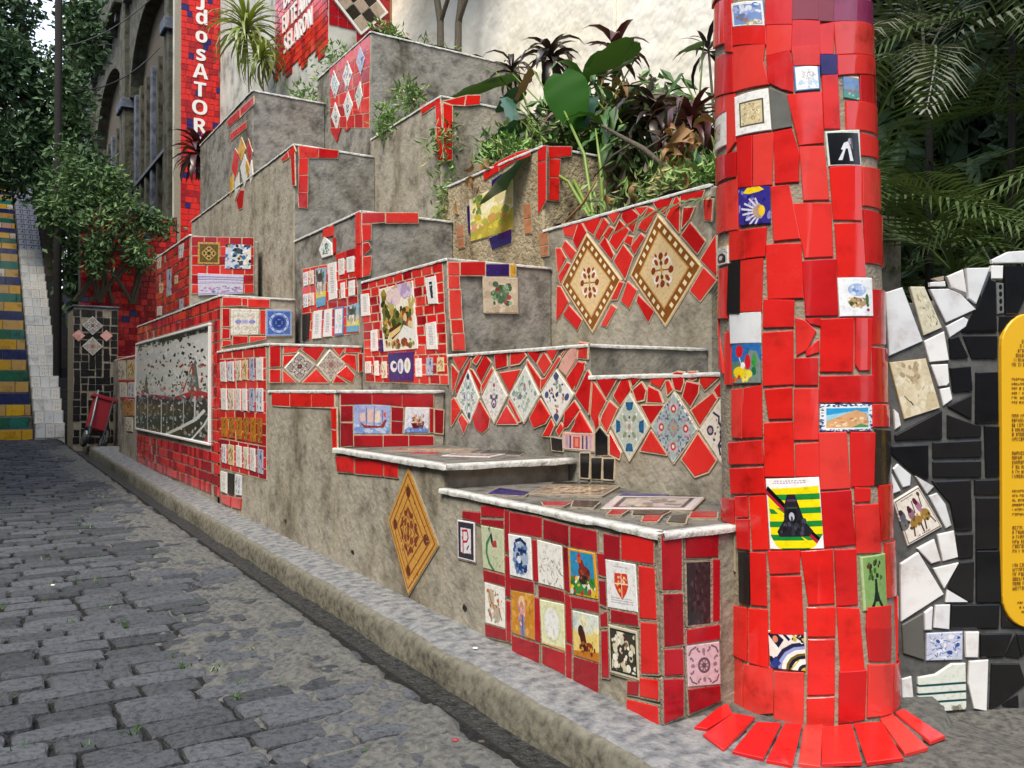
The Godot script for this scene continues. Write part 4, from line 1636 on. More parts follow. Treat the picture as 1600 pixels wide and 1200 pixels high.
# ------------------------------------------------------------------ plants
func garden() -> void:
	# elephant ear in the planter above the beige diamonds
	var base := Vector3(3.42, 2.09, -4.45)
	var t := thing("elephant_ear_plant", "elephant ear plant with one broad upright bright green leaf", "plant", base)
	var hl := heart_leaf(0.44, 0.38)
	var specs := [[Vector3(3.55, 3.02, -4.98), Vector3(-0.40, -0.80, 0.12), 1.0, "leaf_big"], [Vector3(3.30, 2.62, -5.0), Vector3(-0.55, -0.45, -0.55), 1.05, "leaf_teal"], [Vector3(3.62, 3.08, -5.55), Vector3(-0.5, -0.3, -0.6), 0.8, "leaf_mid"]]
	for q in specs:
		var st := begin()
		var head: Vector3 = q[0]
		tube(st, [base + Vector3(jit(0.02), 0, jit(0.02)), base.lerp(head, 0.5) + Vector3(0.05, 0.05, 0.02), head], [0.016, 0.012, 0.007])
		obj("stalk", done(st), M.stalk, t)
		var xf := aim(head, q[1], 0.0)
		xf.basis = xf.basis.scaled_local(Vector3.ONE * q[2])
		if q[3] == "leaf_big":
			# upright, its face to the lane
			var z := Vector3(-0.15, -0.97, 0.22).normalized()
			var yv := Vector3(-0.66, 0.06, 0.74)
			yv = (yv - z * yv.dot(z)).normalized()
			xf = Transform3D(Basis(yv.cross(z), yv, z), head + Vector3(0, 0.22, 0))
			xf.basis = xf.basis * Basis(Vector3.UP, 0.25)
		obj("leaf", hl, M[q[3]], t, xf)
	var st2 := begin()
	tube(st2, [base + Vector3(0.05, 0, 0.05), Vector3(3.46, 2.45, -4.42), Vector3(3.48, 2.72, -4.5)], [0.018, 0.013, 0.004])
	obj("stalk", done(st2), M.stalk, t)
	# broad-leaved plants: each leaf from its stalk end to its tip
	var broad := [thing("broad_leaf_plant", "dark green and teal broad-leaved plant spilling left over the red edging", "plant", Vector3(3.9, 2.66, -5.5), "broad-leaved plants in the planters"),
		thing("broad_leaf_plant", "blackish broad-leaved plant in the middle of the planter", "plant", Vector3(3.95, 2.09, -4.5), "broad-leaved plants in the planters"),
		thing("broad_leaf_plant", "slender broad-leaved plant against the wall left of the pillar", "plant", Vector3(3.9, 2.09, -4.0), "broad-leaved plants in the planters")]
	var leaf_list := [
		[0, Vector3(3.80, 3.62, -6.03), Vector3(3.69, 3.74, -7.14), 0.23, "leaf_mid"],
		[0, Vector3(3.47, 3.00, -5.38), Vector3(3.36, 2.82, -5.97), 0.22, "leaf_teal"],
		[0, Vector3(3.85, 3.39, -4.55), Vector3(3.74, 3.28, -5.03), 0.26, "leaf_mid"],
		[0, Vector3(3.77, 3.23, -4.43), Vector3(3.66, 3.16, -4.77), 0.15, "leaf_teal"],
		[0, Vector3(3.90, 3.02, -4.51), Vector3(3.79, 3.03, -4.92), 0.22, "leaf_mid"],
		[2, Vector3(3.85, 3.03, -4.09), Vector3(3.74, 2.85, -4.16), 0.11, "leaf_mid"],
		[2, Vector3(3.85, 3.16, -3.89), Vector3(3.74, 3.12, -4.04), 0.11, "leaf_mid"],
		[0, Vector3(3.75, 3.42, -5.81), Vector3(3.64, 3.28, -6.10), 0.20, "leaf_teal"],
		[0, Vector3(3.75, 3.68, -6.21), Vector3(3.64, 3.81, -6.41), 0.13, "leaf_mid"],
		[0, Vector3(3.85, 3.36, -5.40), Vector3(3.74, 2.87, -5.01), 0.18, "leaf_teal"],
		[0, Vector3(3.70, 3.50, -5.58), Vector3(3.59, 3.22, -5.74), 0.12, "leaf_dry"],
		[1, Vector3(3.95, 3.00, -4.61), Vector3(3.84, 2.77, -4.79), 0.20, "leaf_dark"],
		[1, Vector3(3.90, 2.83, -4.26), Vector3(3.79, 2.62, -4.42), 0.16, "leaf_dark"],
		[1, Vector3(3.95, 3.14, -4.47), Vector3(3.84, 2.85, -4.58), 0.16, "leaf_dark"],
		[1, Vector3(3.80, 3.13, -4.95), Vector3(3.69, 2.81, -4.96), 0.16, "leaf_teal"],
		[1, Vector3(3.75, 2.95, -4.67), Vector3(3.64, 2.64, -4.64), 0.14, "leaf_mid"],
		[2, Vector3(3.55, 2.39, -3.66), Vector3(3.44, 2.22, -3.45), 0.09, "leaf_teal"],
		[0, Vector3(3.65, 3.37, -5.89), Vector3(3.54, 2.97, -5.51), 0.15, "leaf_teal"],
		[0, Vector3(3.75, 3.49, -6.53), Vector3(3.64, 3.09, -6.13), 0.14, "leaf_mid"]
	]
	var unit_leaf := [heart_leaf(1.0, 1.0, 0.10), heart_leaf(1.0, 1.0, 0.30)]
	for q in leaf_list:
		var a: Vector3 = q[1]
		var d: Vector3 = (q[2] as Vector3) - a
		var xf := aim(a, d, jit(0.5))
		xf.basis = xf.basis.scaled_local(Vector3(float(q[3]) * 1.1, d.length() * 0.35, d.length() * 0.9))
		obj("leaf", unit_leaf[rng.randi() % 2], M[q[4]], broad[q[0]], xf)
		var st := begin()
		var root: Vector3 = broad[q[0]].position + Vector3(jit(0.08), 0, jit(0.25))
		tube(st, [root, (root + a) * 0.5 + Vector3(0.05, 0.06, 0), a], [0.010, 0.008, 0.005], 5)
		obj("stalk", done(st), M.stalk, broad[q[0]])
	var yl := begin()
	tube(yl, [Vector3(3.33, 2.12, -4.62), Vector3(3.32, 2.20, -4.42), Vector3(3.34, 2.34, -4.30)], [0.010, 0.009, 0.004])
	obj("yellow_stalk", done(yl), M.leaf_dry, t)
	# dark-leaved canes
	var canes := "dark-leaved canes in the planters"
	cane_plant("tall dark-leaved cane left of the broad green leaf", Vector3(4.3, 2.66, -5.9), Vector3(4.20, 3.86, -6.05), 30, 0.34, 0.062, M.leaf_dark, canes, 2.0)
	cane_plant("thin-leaved cane at the left end of the dark canes", Vector3(4.3, 2.66, -6.1), Vector3(4.25, 3.98, -6.75), 18, 0.34, 0.05, M.leaf_dark, canes, 2.0)
	cane_plant("dark-leaved cane standing highest above the split leaves", Vector3(4.2, 2.09, -4.6), Vector3(4.16, 3.60, -5.14), 20, 0.32, 0.07, M.leaf_wine, canes, 1.6)
	cane_plant("purple-black cane drooping thick leaves right of the broad leaf", Vector3(3.95, 2.09, -4.3), Vector3(3.86, 2.86, -4.35), 26, 0.38, 0.055, M.leaf_dark, canes, 2.1)
	cane_plant("wine-dark cane with curling leaves nearest the pillar", Vector3(3.8, 2.09, -3.75), Vector3(3.72, 2.66, -3.86), 28, 0.36, 0.045, M.leaf_wine, canes, 2.4)
	cane_plant("small dark-leaved cane against the wall beside the pillar", Vector3(4.3, 2.09, -4.1), Vector3(4.22, 3.32, -4.22), 16, 0.28, 0.035, M.leaf_dark, canes, 1.5)
	cane_plant("low cane with long green strap leaves between the big leaves", Vector3(3.9, 2.09, -4.65), Vector3(3.78, 2.80, -4.78), 20, 0.36, 0.07, M.leaf_mid, canes, 2.0)
	cane_plant("brownish cane behind the drooping teal leaves", Vector3(4.2, 2.66, -5.4), Vector3(4.05, 3.20, -5.55), 30, 0.34, 0.055, M.leaf_wine, canes, 2.0)
	cane_plant("green strap-leaved cane leaning left behind the broad leaf", Vector3(4.1, 2.66, -5.5), Vector3(3.95, 3.30, -5.25), 20, 0.40, 0.065, M.leaf_mid, canes, 1.9)
	cane_plant("brown withered cane between the dark rosettes", Vector3(4.1, 2.09, -4.9), Vector3(4.0, 3.12, -4.85), 18, 0.30, 0.045, M.leaf_dry, canes, 2.4)
	cane_plant("yucca with a loose lime green rosette above the cement blocks", Vector3(3.62, 4.1, -13.0), Vector3(3.58, 6.55, -13.25), 90, 0.70, 0.045, M.leaf_lime, "", 1.5)
	cane_plant("lower lime green rosette with trailing leaves beside the white house wall", Vector3(3.7, 4.1, -12.6), Vector3(3.66, 5.95, -12.75), 60, 0.55, 0.04, M.leaf_lime, "", 2.2)
	cane_plant("dark red leaved cane at the foot of the red pier", Vector3(2.9, 3.2, -13.05), Vector3(2.86, 4.45, -13.0), 60, 0.52, 0.085, M.leaf_wine, "", 1.6)
	# dry leaves
	var dl := thing("dry_leaf_clump", "clump of curled tan dry leaves beside the pillar", "dry leaves", Vector3(3.55, 2.2, -3.75))
	var dry := [blade(0.17, 0.065, 2.4, 0.7, 6), blade(0.12, 0.05, 3.0, 0.8, 6)]
	for k in 26:
		obj("leaf", dry[k % 2], M.leaf_dry, dl, aim(Vector3(3.56 + jit(0.10), 2.38 + jit(0.13), -3.72 + jit(0.14)), Vector3(jit(1) - 0.3, jit(0.8), jit(1)), jit(1.5)))
	for k in 7:
		obj("leaf", dry[k % 2], M.leaf_dry, dl, aim(Vector3(3.40 + jit(0.08), 2.22 + jit(0.10), -4.05 + jit(0.5)), Vector3(jit(1) - 0.3, -0.4, jit(1)), jit(1.5)))
	var dl2 := thing("dry_leaf_clump", "dry brown leaves caught over the edge of the weathered block", "dry leaves", Vector3(3.3, 2.5, -5.7))
	for k in 9:
		obj("leaf", dry[k % 2], M.leaf_dry, dl2, aim(Vector3(3.28 + jit(0.06), 2.62 + jit(0.14), -5.75 + jit(0.28)), Vector3(-0.5 + jit(0.6), -0.6 + jit(0.5), jit(1)), jit(1.5)))
	# fallen branch
	var br := thing("fallen_branch", "bare branch lying slantwise across the planter towards the pillar", "branch", Vector3(3.5, 2.2, -4.0))
	var sb := begin()
	tube(sb, [Vector3(3.52, 2.74, -4.48), Vector3(3.48, 2.58, -4.2), Vector3(3.44, 2.46, -3.98), Vector3(3.40, 2.26, -3.70)], [0.010, 0.015, 0.018, 0.013])
	tube(sb, [Vector3(3.47, 2.53, -4.12), Vector3(3.40, 2.47, -4.22), Vector3(3.36, 2.36, -4.36)], [0.009, 0.007, 0.004])
	tube(sb, [Vector3(3.44, 2.45, -3.97), Vector3(3.5, 2.52, -3.8), Vector3(3.52, 2.72, -3.72)], [0.009, 0.007, 0.004])
	obj("wood", done(sb), M.bark, br)
	# slim trees on the uppermost block
	var trunks := [[Vector3(4.45, 4.44, -8.55), Vector3(4.55, 5.2, -8.75), Vector3(4.5, 7.0, -9.2), "slim grey tree trunk at left on the uppermost block"], [Vector3(4.5, 4.44, -8.25), Vector3(4.62, 5.1, -8.45), Vector3(4.72, 6.8, -8.2), "slim forked tree trunk at right on the uppermost block"]]
	for q in trunks:
		var tr := thing("young_tree", q[3], "tree", q[0], "slim young trees")
		var s3 := begin()
		tube(s3, [q[0], q[1], q[2]], [0.045, 0.04, 0.03])
		tube(s3, [q[1], q[1] + Vector3(0.0, 0.5, 0.45), q[1] + Vector3(0.1, 1.3, 0.8)], [0.028, 0.022, 0.015])
		obj("trunk", done(s3), M.bark, tr)
		var cm := cluster_mesh(5, 0.16, 0.10)
		foliage("crown", [[q[2] + Vector3(0, 0.2, 0), Vector3(0.9, 0.7, 0.9)]], 420, cm, [lin(0.03, 0.07, 0.02), lin(0.05, 0.11, 0.03), lin(0.02, 0.05, 0.02)], tr).set_meta("kind", "stuff")
	# grassy weeds on ledges
	var spots := [["tuft of green weeds below the slim trees", [[Vector3(4.1, 4.55, -8.2), Vector3(0.3, 0.14, 0.3)], [Vector3(3.5, 4.50, -7.85), Vector3(0.14, 0.06, 0.12)]], 120],
		["weeds hanging down the corner of the weathered block", [[Vector3(3.30, 2.95, -6.28), Vector3(0.12, 0.32, 0.12)], [Vector3(3.27, 2.5, -6.2), Vector3(0.05, 0.18, 0.08)]], 90],
		["leafy green weeds growing behind the bare cement corner", [[Vector3(3.5, 4.15, -9.3), Vector3(0.35, 0.3, 0.8)], [Vector3(3.2, 4.2, -9.6), Vector3(0.2, 0.25, 0.5)], [Vector3(3.9, 5.0, -10.2), Vector3(0.4, 0.3, 0.5)]], 300],
		["green weeds trailing over the upper cement block", [[Vector3(3.25, 3.45, -7.3), Vector3(0.07, 0.16, 0.16)], [Vector3(3.34, 3.60, -7.1), Vector3(0.12, 0.16, 0.25)]], 90],
		["low undergrowth in the planter above the beige diamonds", [[Vector3(3.7, 2.2, -4.0), Vector3(0.45, 0.16, 0.7)], [Vector3(3.5, 2.16, -3.6), Vector3(0.15, 0.12, 0.3)]], 330],
		["green undergrowth in the planter above the yellow landscape tile", [[Vector3(3.8, 2.8, -5.6), Vector3(0.5, 0.25, 0.6)], [Vector3(3.42, 2.75, -5.4), Vector3(0.14, 0.16, 0.5)]], 320]]
	var ug := thing("undergrowth", "dark tangled undergrowth filling the planters behind the broad leaves", "undergrowth", Vector3(4.0, 2.1, -4.6))
	foliage("leaves", [[Vector3(4.15, 2.5, -4.4), Vector3(0.45, 0.55, 0.8)], [Vector3(4.1, 2.95, -5.5), Vector3(0.45, 0.40, 0.6)], [Vector3(4.2, 2.8, -4.9), Vector3(0.4, 0.5, 0.5)]], 430, cluster_mesh(7, 0.13, 0.09, 0.36), [lin(0.012, 0.016, 0.008), lin(0.016, 0.036, 0.010), lin(0.035, 0.022, 0.014), lin(0.03, 0.07, 0.014), lin(0.07, 0.10, 0.02)], ug, 0.0).set_meta("kind", "stuff")
	var wm := cluster_mesh(5, 0.075, 0.06, 0.3)
	for q in spots:
		var w := thing("weed_clump", q[0], "weeds", q[1][0][0], "weeds on the terrace ledges")
		foliage("leaves", q[1], q[2], wm, [lin(0.04, 0.11, 0.012), lin(0.07, 0.15, 0.018), lin(0.03, 0.07, 0.012), lin(0.13, 0.12, 0.025)], w, 0.0).set_meta("kind", "stuff")
	# the big bush by the stairs
	var b := thing("leafy_bush", "large dark green bush spilling over the red mosaic wall", "bush", Vector3(2.3, 3.5, -16.6))
	var bm := cluster_mesh(8, 0.115, 0.16, 0.42)
	foliage("crown", [[Vector3(1.6, 4.2, -16.7), Vector3(0.5, 0.6, 0.35)], [Vector3(2.3, 4.25, -16.6), Vector3(0.4, 0.3, 0.3)], [Vector3(2.0, 3.85, -16.5), Vector3(0.45, 0.35, 0.3)], [Vector3(1.5, 4.9, -16.9), Vector3(0.3, 0.5, 0.25)], [Vector3(2.85, 4.0, -16.6), Vector3(0.22, 0.18, 0.2)], [Vector3(1.85, 3.4, -16.5), Vector3(0.14, 0.4, 0.16)], [Vector3(2.55, 3.5, -16.5), Vector3(0.2, 0.28, 0.2)], [Vector3(2.15, 4.75, -16.7), Vector3(0.16, 0.4, 0.16)], [Vector3(1.3, 3.9, -16.5), Vector3(0.25, 0.3, 0.2)]], 640, bm, [lin(0.005, 0.011, 0.004), lin(0.008, 0.020, 0.005), lin(0.014, 0.036, 0.008), lin(0.034, 0.075, 0.014)], b, 0.0, 0.12).set_meta("kind", "stuff")
	var sb2 := begin()
	for k in 11:
		tube(sb2, [Vector3(2.1 + jit(0.5), 2.6, -17.0), Vector3(2.2 + jit(0.5), 3.3, -16.7), Vector3(2.2 + jit(0.8), 4.2, -16.5 + jit(0.2))], [0.04, 0.03, 0.015])
	obj("stem", done(sb2), M.bark, b)
	# trees shading the stairs
	var tm := cluster_mesh(7, 0.15, 0.2, 0.5)
	var tl := thing("stair_tree", "dark leafy tree overhanging the stairs at the upper left", "tree", Vector3(1.55, 5, -21))
	var st4 := begin()
	tube(st4, [Vector3(1.6, 3.0, -21.5), Vector3(1.5, 6.0, -21.5), Vector3(1.1, 8.6, -21.8), Vector3(0.7, 10.5, -22.0)], [0.16, 0.13, 0.1, 0.06])
	tube(st4, [Vector3(1.5, 6.5, -21.5), Vector3(1.0, 7.2, -21.0), Vector3(0.3, 8.0, -20.8)], [0.07, 0.05, 0.03])
	obj("trunk", done(st4), M.bark, tl)
	foliage("crown", [[Vector3(0.5, 9.6, -21.8), Vector3(0.9, 1.3, 1.0)], [Vector3(1.2, 7.4, -21.3), Vector3(0.8, 1.2, 0.8)], [Vector3(0.9, 6.0, -21.0), Vector3(0.65, 0.8, 0.7)], [Vector3(0.2, 8.0, -21.0), Vector3(0.8, 0.9, 0.8)], [Vector3(-0.4, 10.2, -21.8), Vector3(1.2, 1.2, 0.9)]], 2600, tm, [lin(0.004, 0.009, 0.004), lin(0.007, 0.016, 0.006), lin(0.013, 0.028, 0.009)], tl, 0.1).set_meta("kind", "stuff")
	var tl2 := thing("stair_tree", "dark tree trailing branches in front of the town house", "tree", Vector3(2.1, 4, -20))
	var st5 := begin()
	tube(st5, [Vector3(1.9, 3.5, -19.5), Vector3(1.9, 6.5, -19.6), Vector3(1.8, 9.5, -19.8)], [0.09, 0.08, 0.05])
	obj("trunk", done(st5), M.bark, tl2)
	foliage("crown", [[Vector3(1.75, 6.4, -19.3), Vector3(0.35, 1.3, 0.5)], [Vector3(2.0, 5.2, -19.0), Vector3(0.5, 0.6, 0.5)], [Vector3(1.6, 4.9, -19.2), Vector3(0.4, 0.5, 0.5)], [Vector3(2.0, 8.4, -19.8), Vector3(0.35, 0.9, 0.4)], [Vector3(1.95, 4.0, -19.6), Vector3(0.45, 1.3, 0.5)], [Vector3(2.4, 4.6, -19.4), Vector3(0.5, 1.1, 0.4)]], 1700, tm, [lin(0.005, 0.011, 0.004), lin(0.009, 0.020, 0.007), lin(0.014, 0.032, 0.010)], tl2, 0.1).set_meta("kind", "stuff")
	# palms in the dark garden on the right
	palm("feathery palm close behind the pillar with drooping dark fronds", Vector3(3.9, 0, -2.95), 1.9, 15, 1.2, M.leaf_palm)
	palm("low palm fanning its fronds just above the white tiles", Vector3(3.95, 0, -2.35), 1.55, 15, 0.95, M.leaf_palm)
	palm("tall palm reaching highest at the right", Vector3(4.7, 0, -2.5), 2.9, 15, 1.4, M.leaf_palm)
	palm("grey-green palm hanging pale dry fronds", Vector3(4.35, 0, -2.75), 2.75, 12, 1.2, M.leaf_palm_grey)
	palm("dark palm at the far right edge", Vector3(4.6, 0, -1.85), 2.1, 15, 1.2, M.leaf_palm)
	palm("small palm deep in the shade of the garden", Vector3(5.2, 0, -3.1), 1.7, 13, 1.2, M.leaf_palm)
	palm("leaning palm overhanging the garden from behind", Vector3(5.4, 0, -2.6), 3.4, 15, 1.5, M.leaf_palm)
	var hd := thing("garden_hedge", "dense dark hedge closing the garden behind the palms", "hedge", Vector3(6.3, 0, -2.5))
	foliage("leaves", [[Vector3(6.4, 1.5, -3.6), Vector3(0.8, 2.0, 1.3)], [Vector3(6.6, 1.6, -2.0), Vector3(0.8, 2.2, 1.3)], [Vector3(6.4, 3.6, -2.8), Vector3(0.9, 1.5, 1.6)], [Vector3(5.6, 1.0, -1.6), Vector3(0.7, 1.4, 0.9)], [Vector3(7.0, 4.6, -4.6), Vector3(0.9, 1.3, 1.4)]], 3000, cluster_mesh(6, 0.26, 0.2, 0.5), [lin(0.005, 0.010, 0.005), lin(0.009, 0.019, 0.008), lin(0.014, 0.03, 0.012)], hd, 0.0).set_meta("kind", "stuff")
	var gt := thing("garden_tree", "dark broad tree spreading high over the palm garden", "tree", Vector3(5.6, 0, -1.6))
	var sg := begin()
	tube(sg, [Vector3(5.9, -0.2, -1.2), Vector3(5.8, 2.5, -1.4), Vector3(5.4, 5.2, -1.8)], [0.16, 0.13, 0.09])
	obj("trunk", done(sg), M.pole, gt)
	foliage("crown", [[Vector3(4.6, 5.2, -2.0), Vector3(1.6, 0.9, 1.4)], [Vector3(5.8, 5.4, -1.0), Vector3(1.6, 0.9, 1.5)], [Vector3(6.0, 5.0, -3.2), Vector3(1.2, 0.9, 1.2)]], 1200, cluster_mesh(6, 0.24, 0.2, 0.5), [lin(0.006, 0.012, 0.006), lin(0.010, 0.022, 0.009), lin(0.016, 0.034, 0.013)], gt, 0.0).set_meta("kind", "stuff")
	var gw := thing("garden_wall", "dark garden wall behind the hedge", "wall", Vector3(7.4, 0, -2))
	obj("body", box_mesh(Vector3(7.3, -0.3, -4.5), Vector3(7.6, 6.5, 3.0)), M.facade, gw)

# ------------------------------------------------------------------ loose things
func props() -> void:
	# red handcart tipped against the plinth
	var t := thing("handcart", "red handcart tipped on end with two dark wheels", "handcart", Vector3(1.55, 0.2, -14.2))
	var g := ground_y(-14.2) - 0.04
	var b := Basis.from_euler(Vector3(-0.18, 0.2, -0.30)).scaled_local(Vector3(0.85, 0.85, 0.85))
	var o := Vector3(1.56, g, -14.15)
	obj("tray", box_mesh(Vector3(-0.17, 0.33, -0.05), Vector3(0.17, 0.92, 0.06), 0.02), M.red_paint, t, Transform3D(b, o))
	obj("tray_lip", box_mesh(Vector3(-0.21, 0.88, -0.07), Vector3(0.21, 0.95, 0.09), 0.012), M.red_paint, t, Transform3D(b, o))
	for s in [-1.0, 1.0]:
		var st := begin()
		tube(st, [Vector3(s * 0.12, 0.05, 0.10), Vector3(s * 0.13, 0.5, 0.12), Vector3(s * 0.14, 1.02, 0.06)], [0.018, 0.018, 0.018])
		obj("shaft", done(st), M.steel if s < 0 else M.iron, t, Transform3D(b, o))
		var st2 := begin()
		var pts := []
		for k in 17:
			var a := TAU * k / 16
			pts.append(Vector3(s * 0.15, 0.17 + sin(a) * 0.16, 0.10 + cos(a) * 0.16))
		tube(st2, pts, [0.035], 8)
		var wh := obj("wheel", done(st2), M.rubber, t, Transform3D(b, o))
		var st3 := begin()
		tube(st3, [Vector3(s * 0.12, 0.17, 0.10), Vector3(s * 0.18, 0.17, 0.10)], [0.10], 12)
		obj("rim", done(st3), M.steel, wh, Transform3D(b, o))
	# utility pole and wires
	var p := thing("utility_pole", "dark wooden utility pole rising beside the stairs", "utility pole", Vector3(1.36, 0, -17.9))
	var sp := begin()
	tube(sp, [Vector3(1.42, 0.0, -18.0), Vector3(1.42, 12.0, -18.0)], [0.07, 0.06], 10)
	obj("post", done(sp), M.pole, p)
	obj("crossarm", box_mesh(Vector3(0.9, 8.6, -18.06), Vector3(1.95, 8.72, -17.94), 0.01), M.pole, p)
	var wires := [[Vector3(1.5, 7.4, -18.0), Vector3(3.4, 9.0, -17.0), "sagging black wire from the pole to the top of the red pier"], [Vector3(1.45, 8.66, -18.0), Vector3(3.5, 10.6, -18.5), "upper black wire running from the pole crossarm to the town house"], [Vector3(1.5, 6.6, -18.0), Vector3(3.45, 8.3, -19.5), "lowest black wire strung across the town house"]]
	for q in wires:
		var w := begin()
		var pts := []
		for k in 9:
			var f := k / 8.0
			pts.append((q[0] as Vector3).lerp(q[1], f) - Vector3(0, 0.30 * 4.0 * f * (1.0 - f), 0))
		tube(w, pts, [0.012], 5)
		var wo := obj("wire", done(w), M.rubber)
		wo.set_meta("label", q[2])
		wo.set_meta("category", "wire")
		wo.set_meta("group", "overhead wires")

const BW_O := Vector3(2.6577, -0.0500, -1.6990)
const BW_U := Vector3(0.92915, 0, 0.36970)
const BW_N := Vector3(-0.36970, 0, 0.92915)
const PILLAR_FACE := 2.4625
const SIGN := Rect2(0.293, 0.257, 0.6, 1.056)

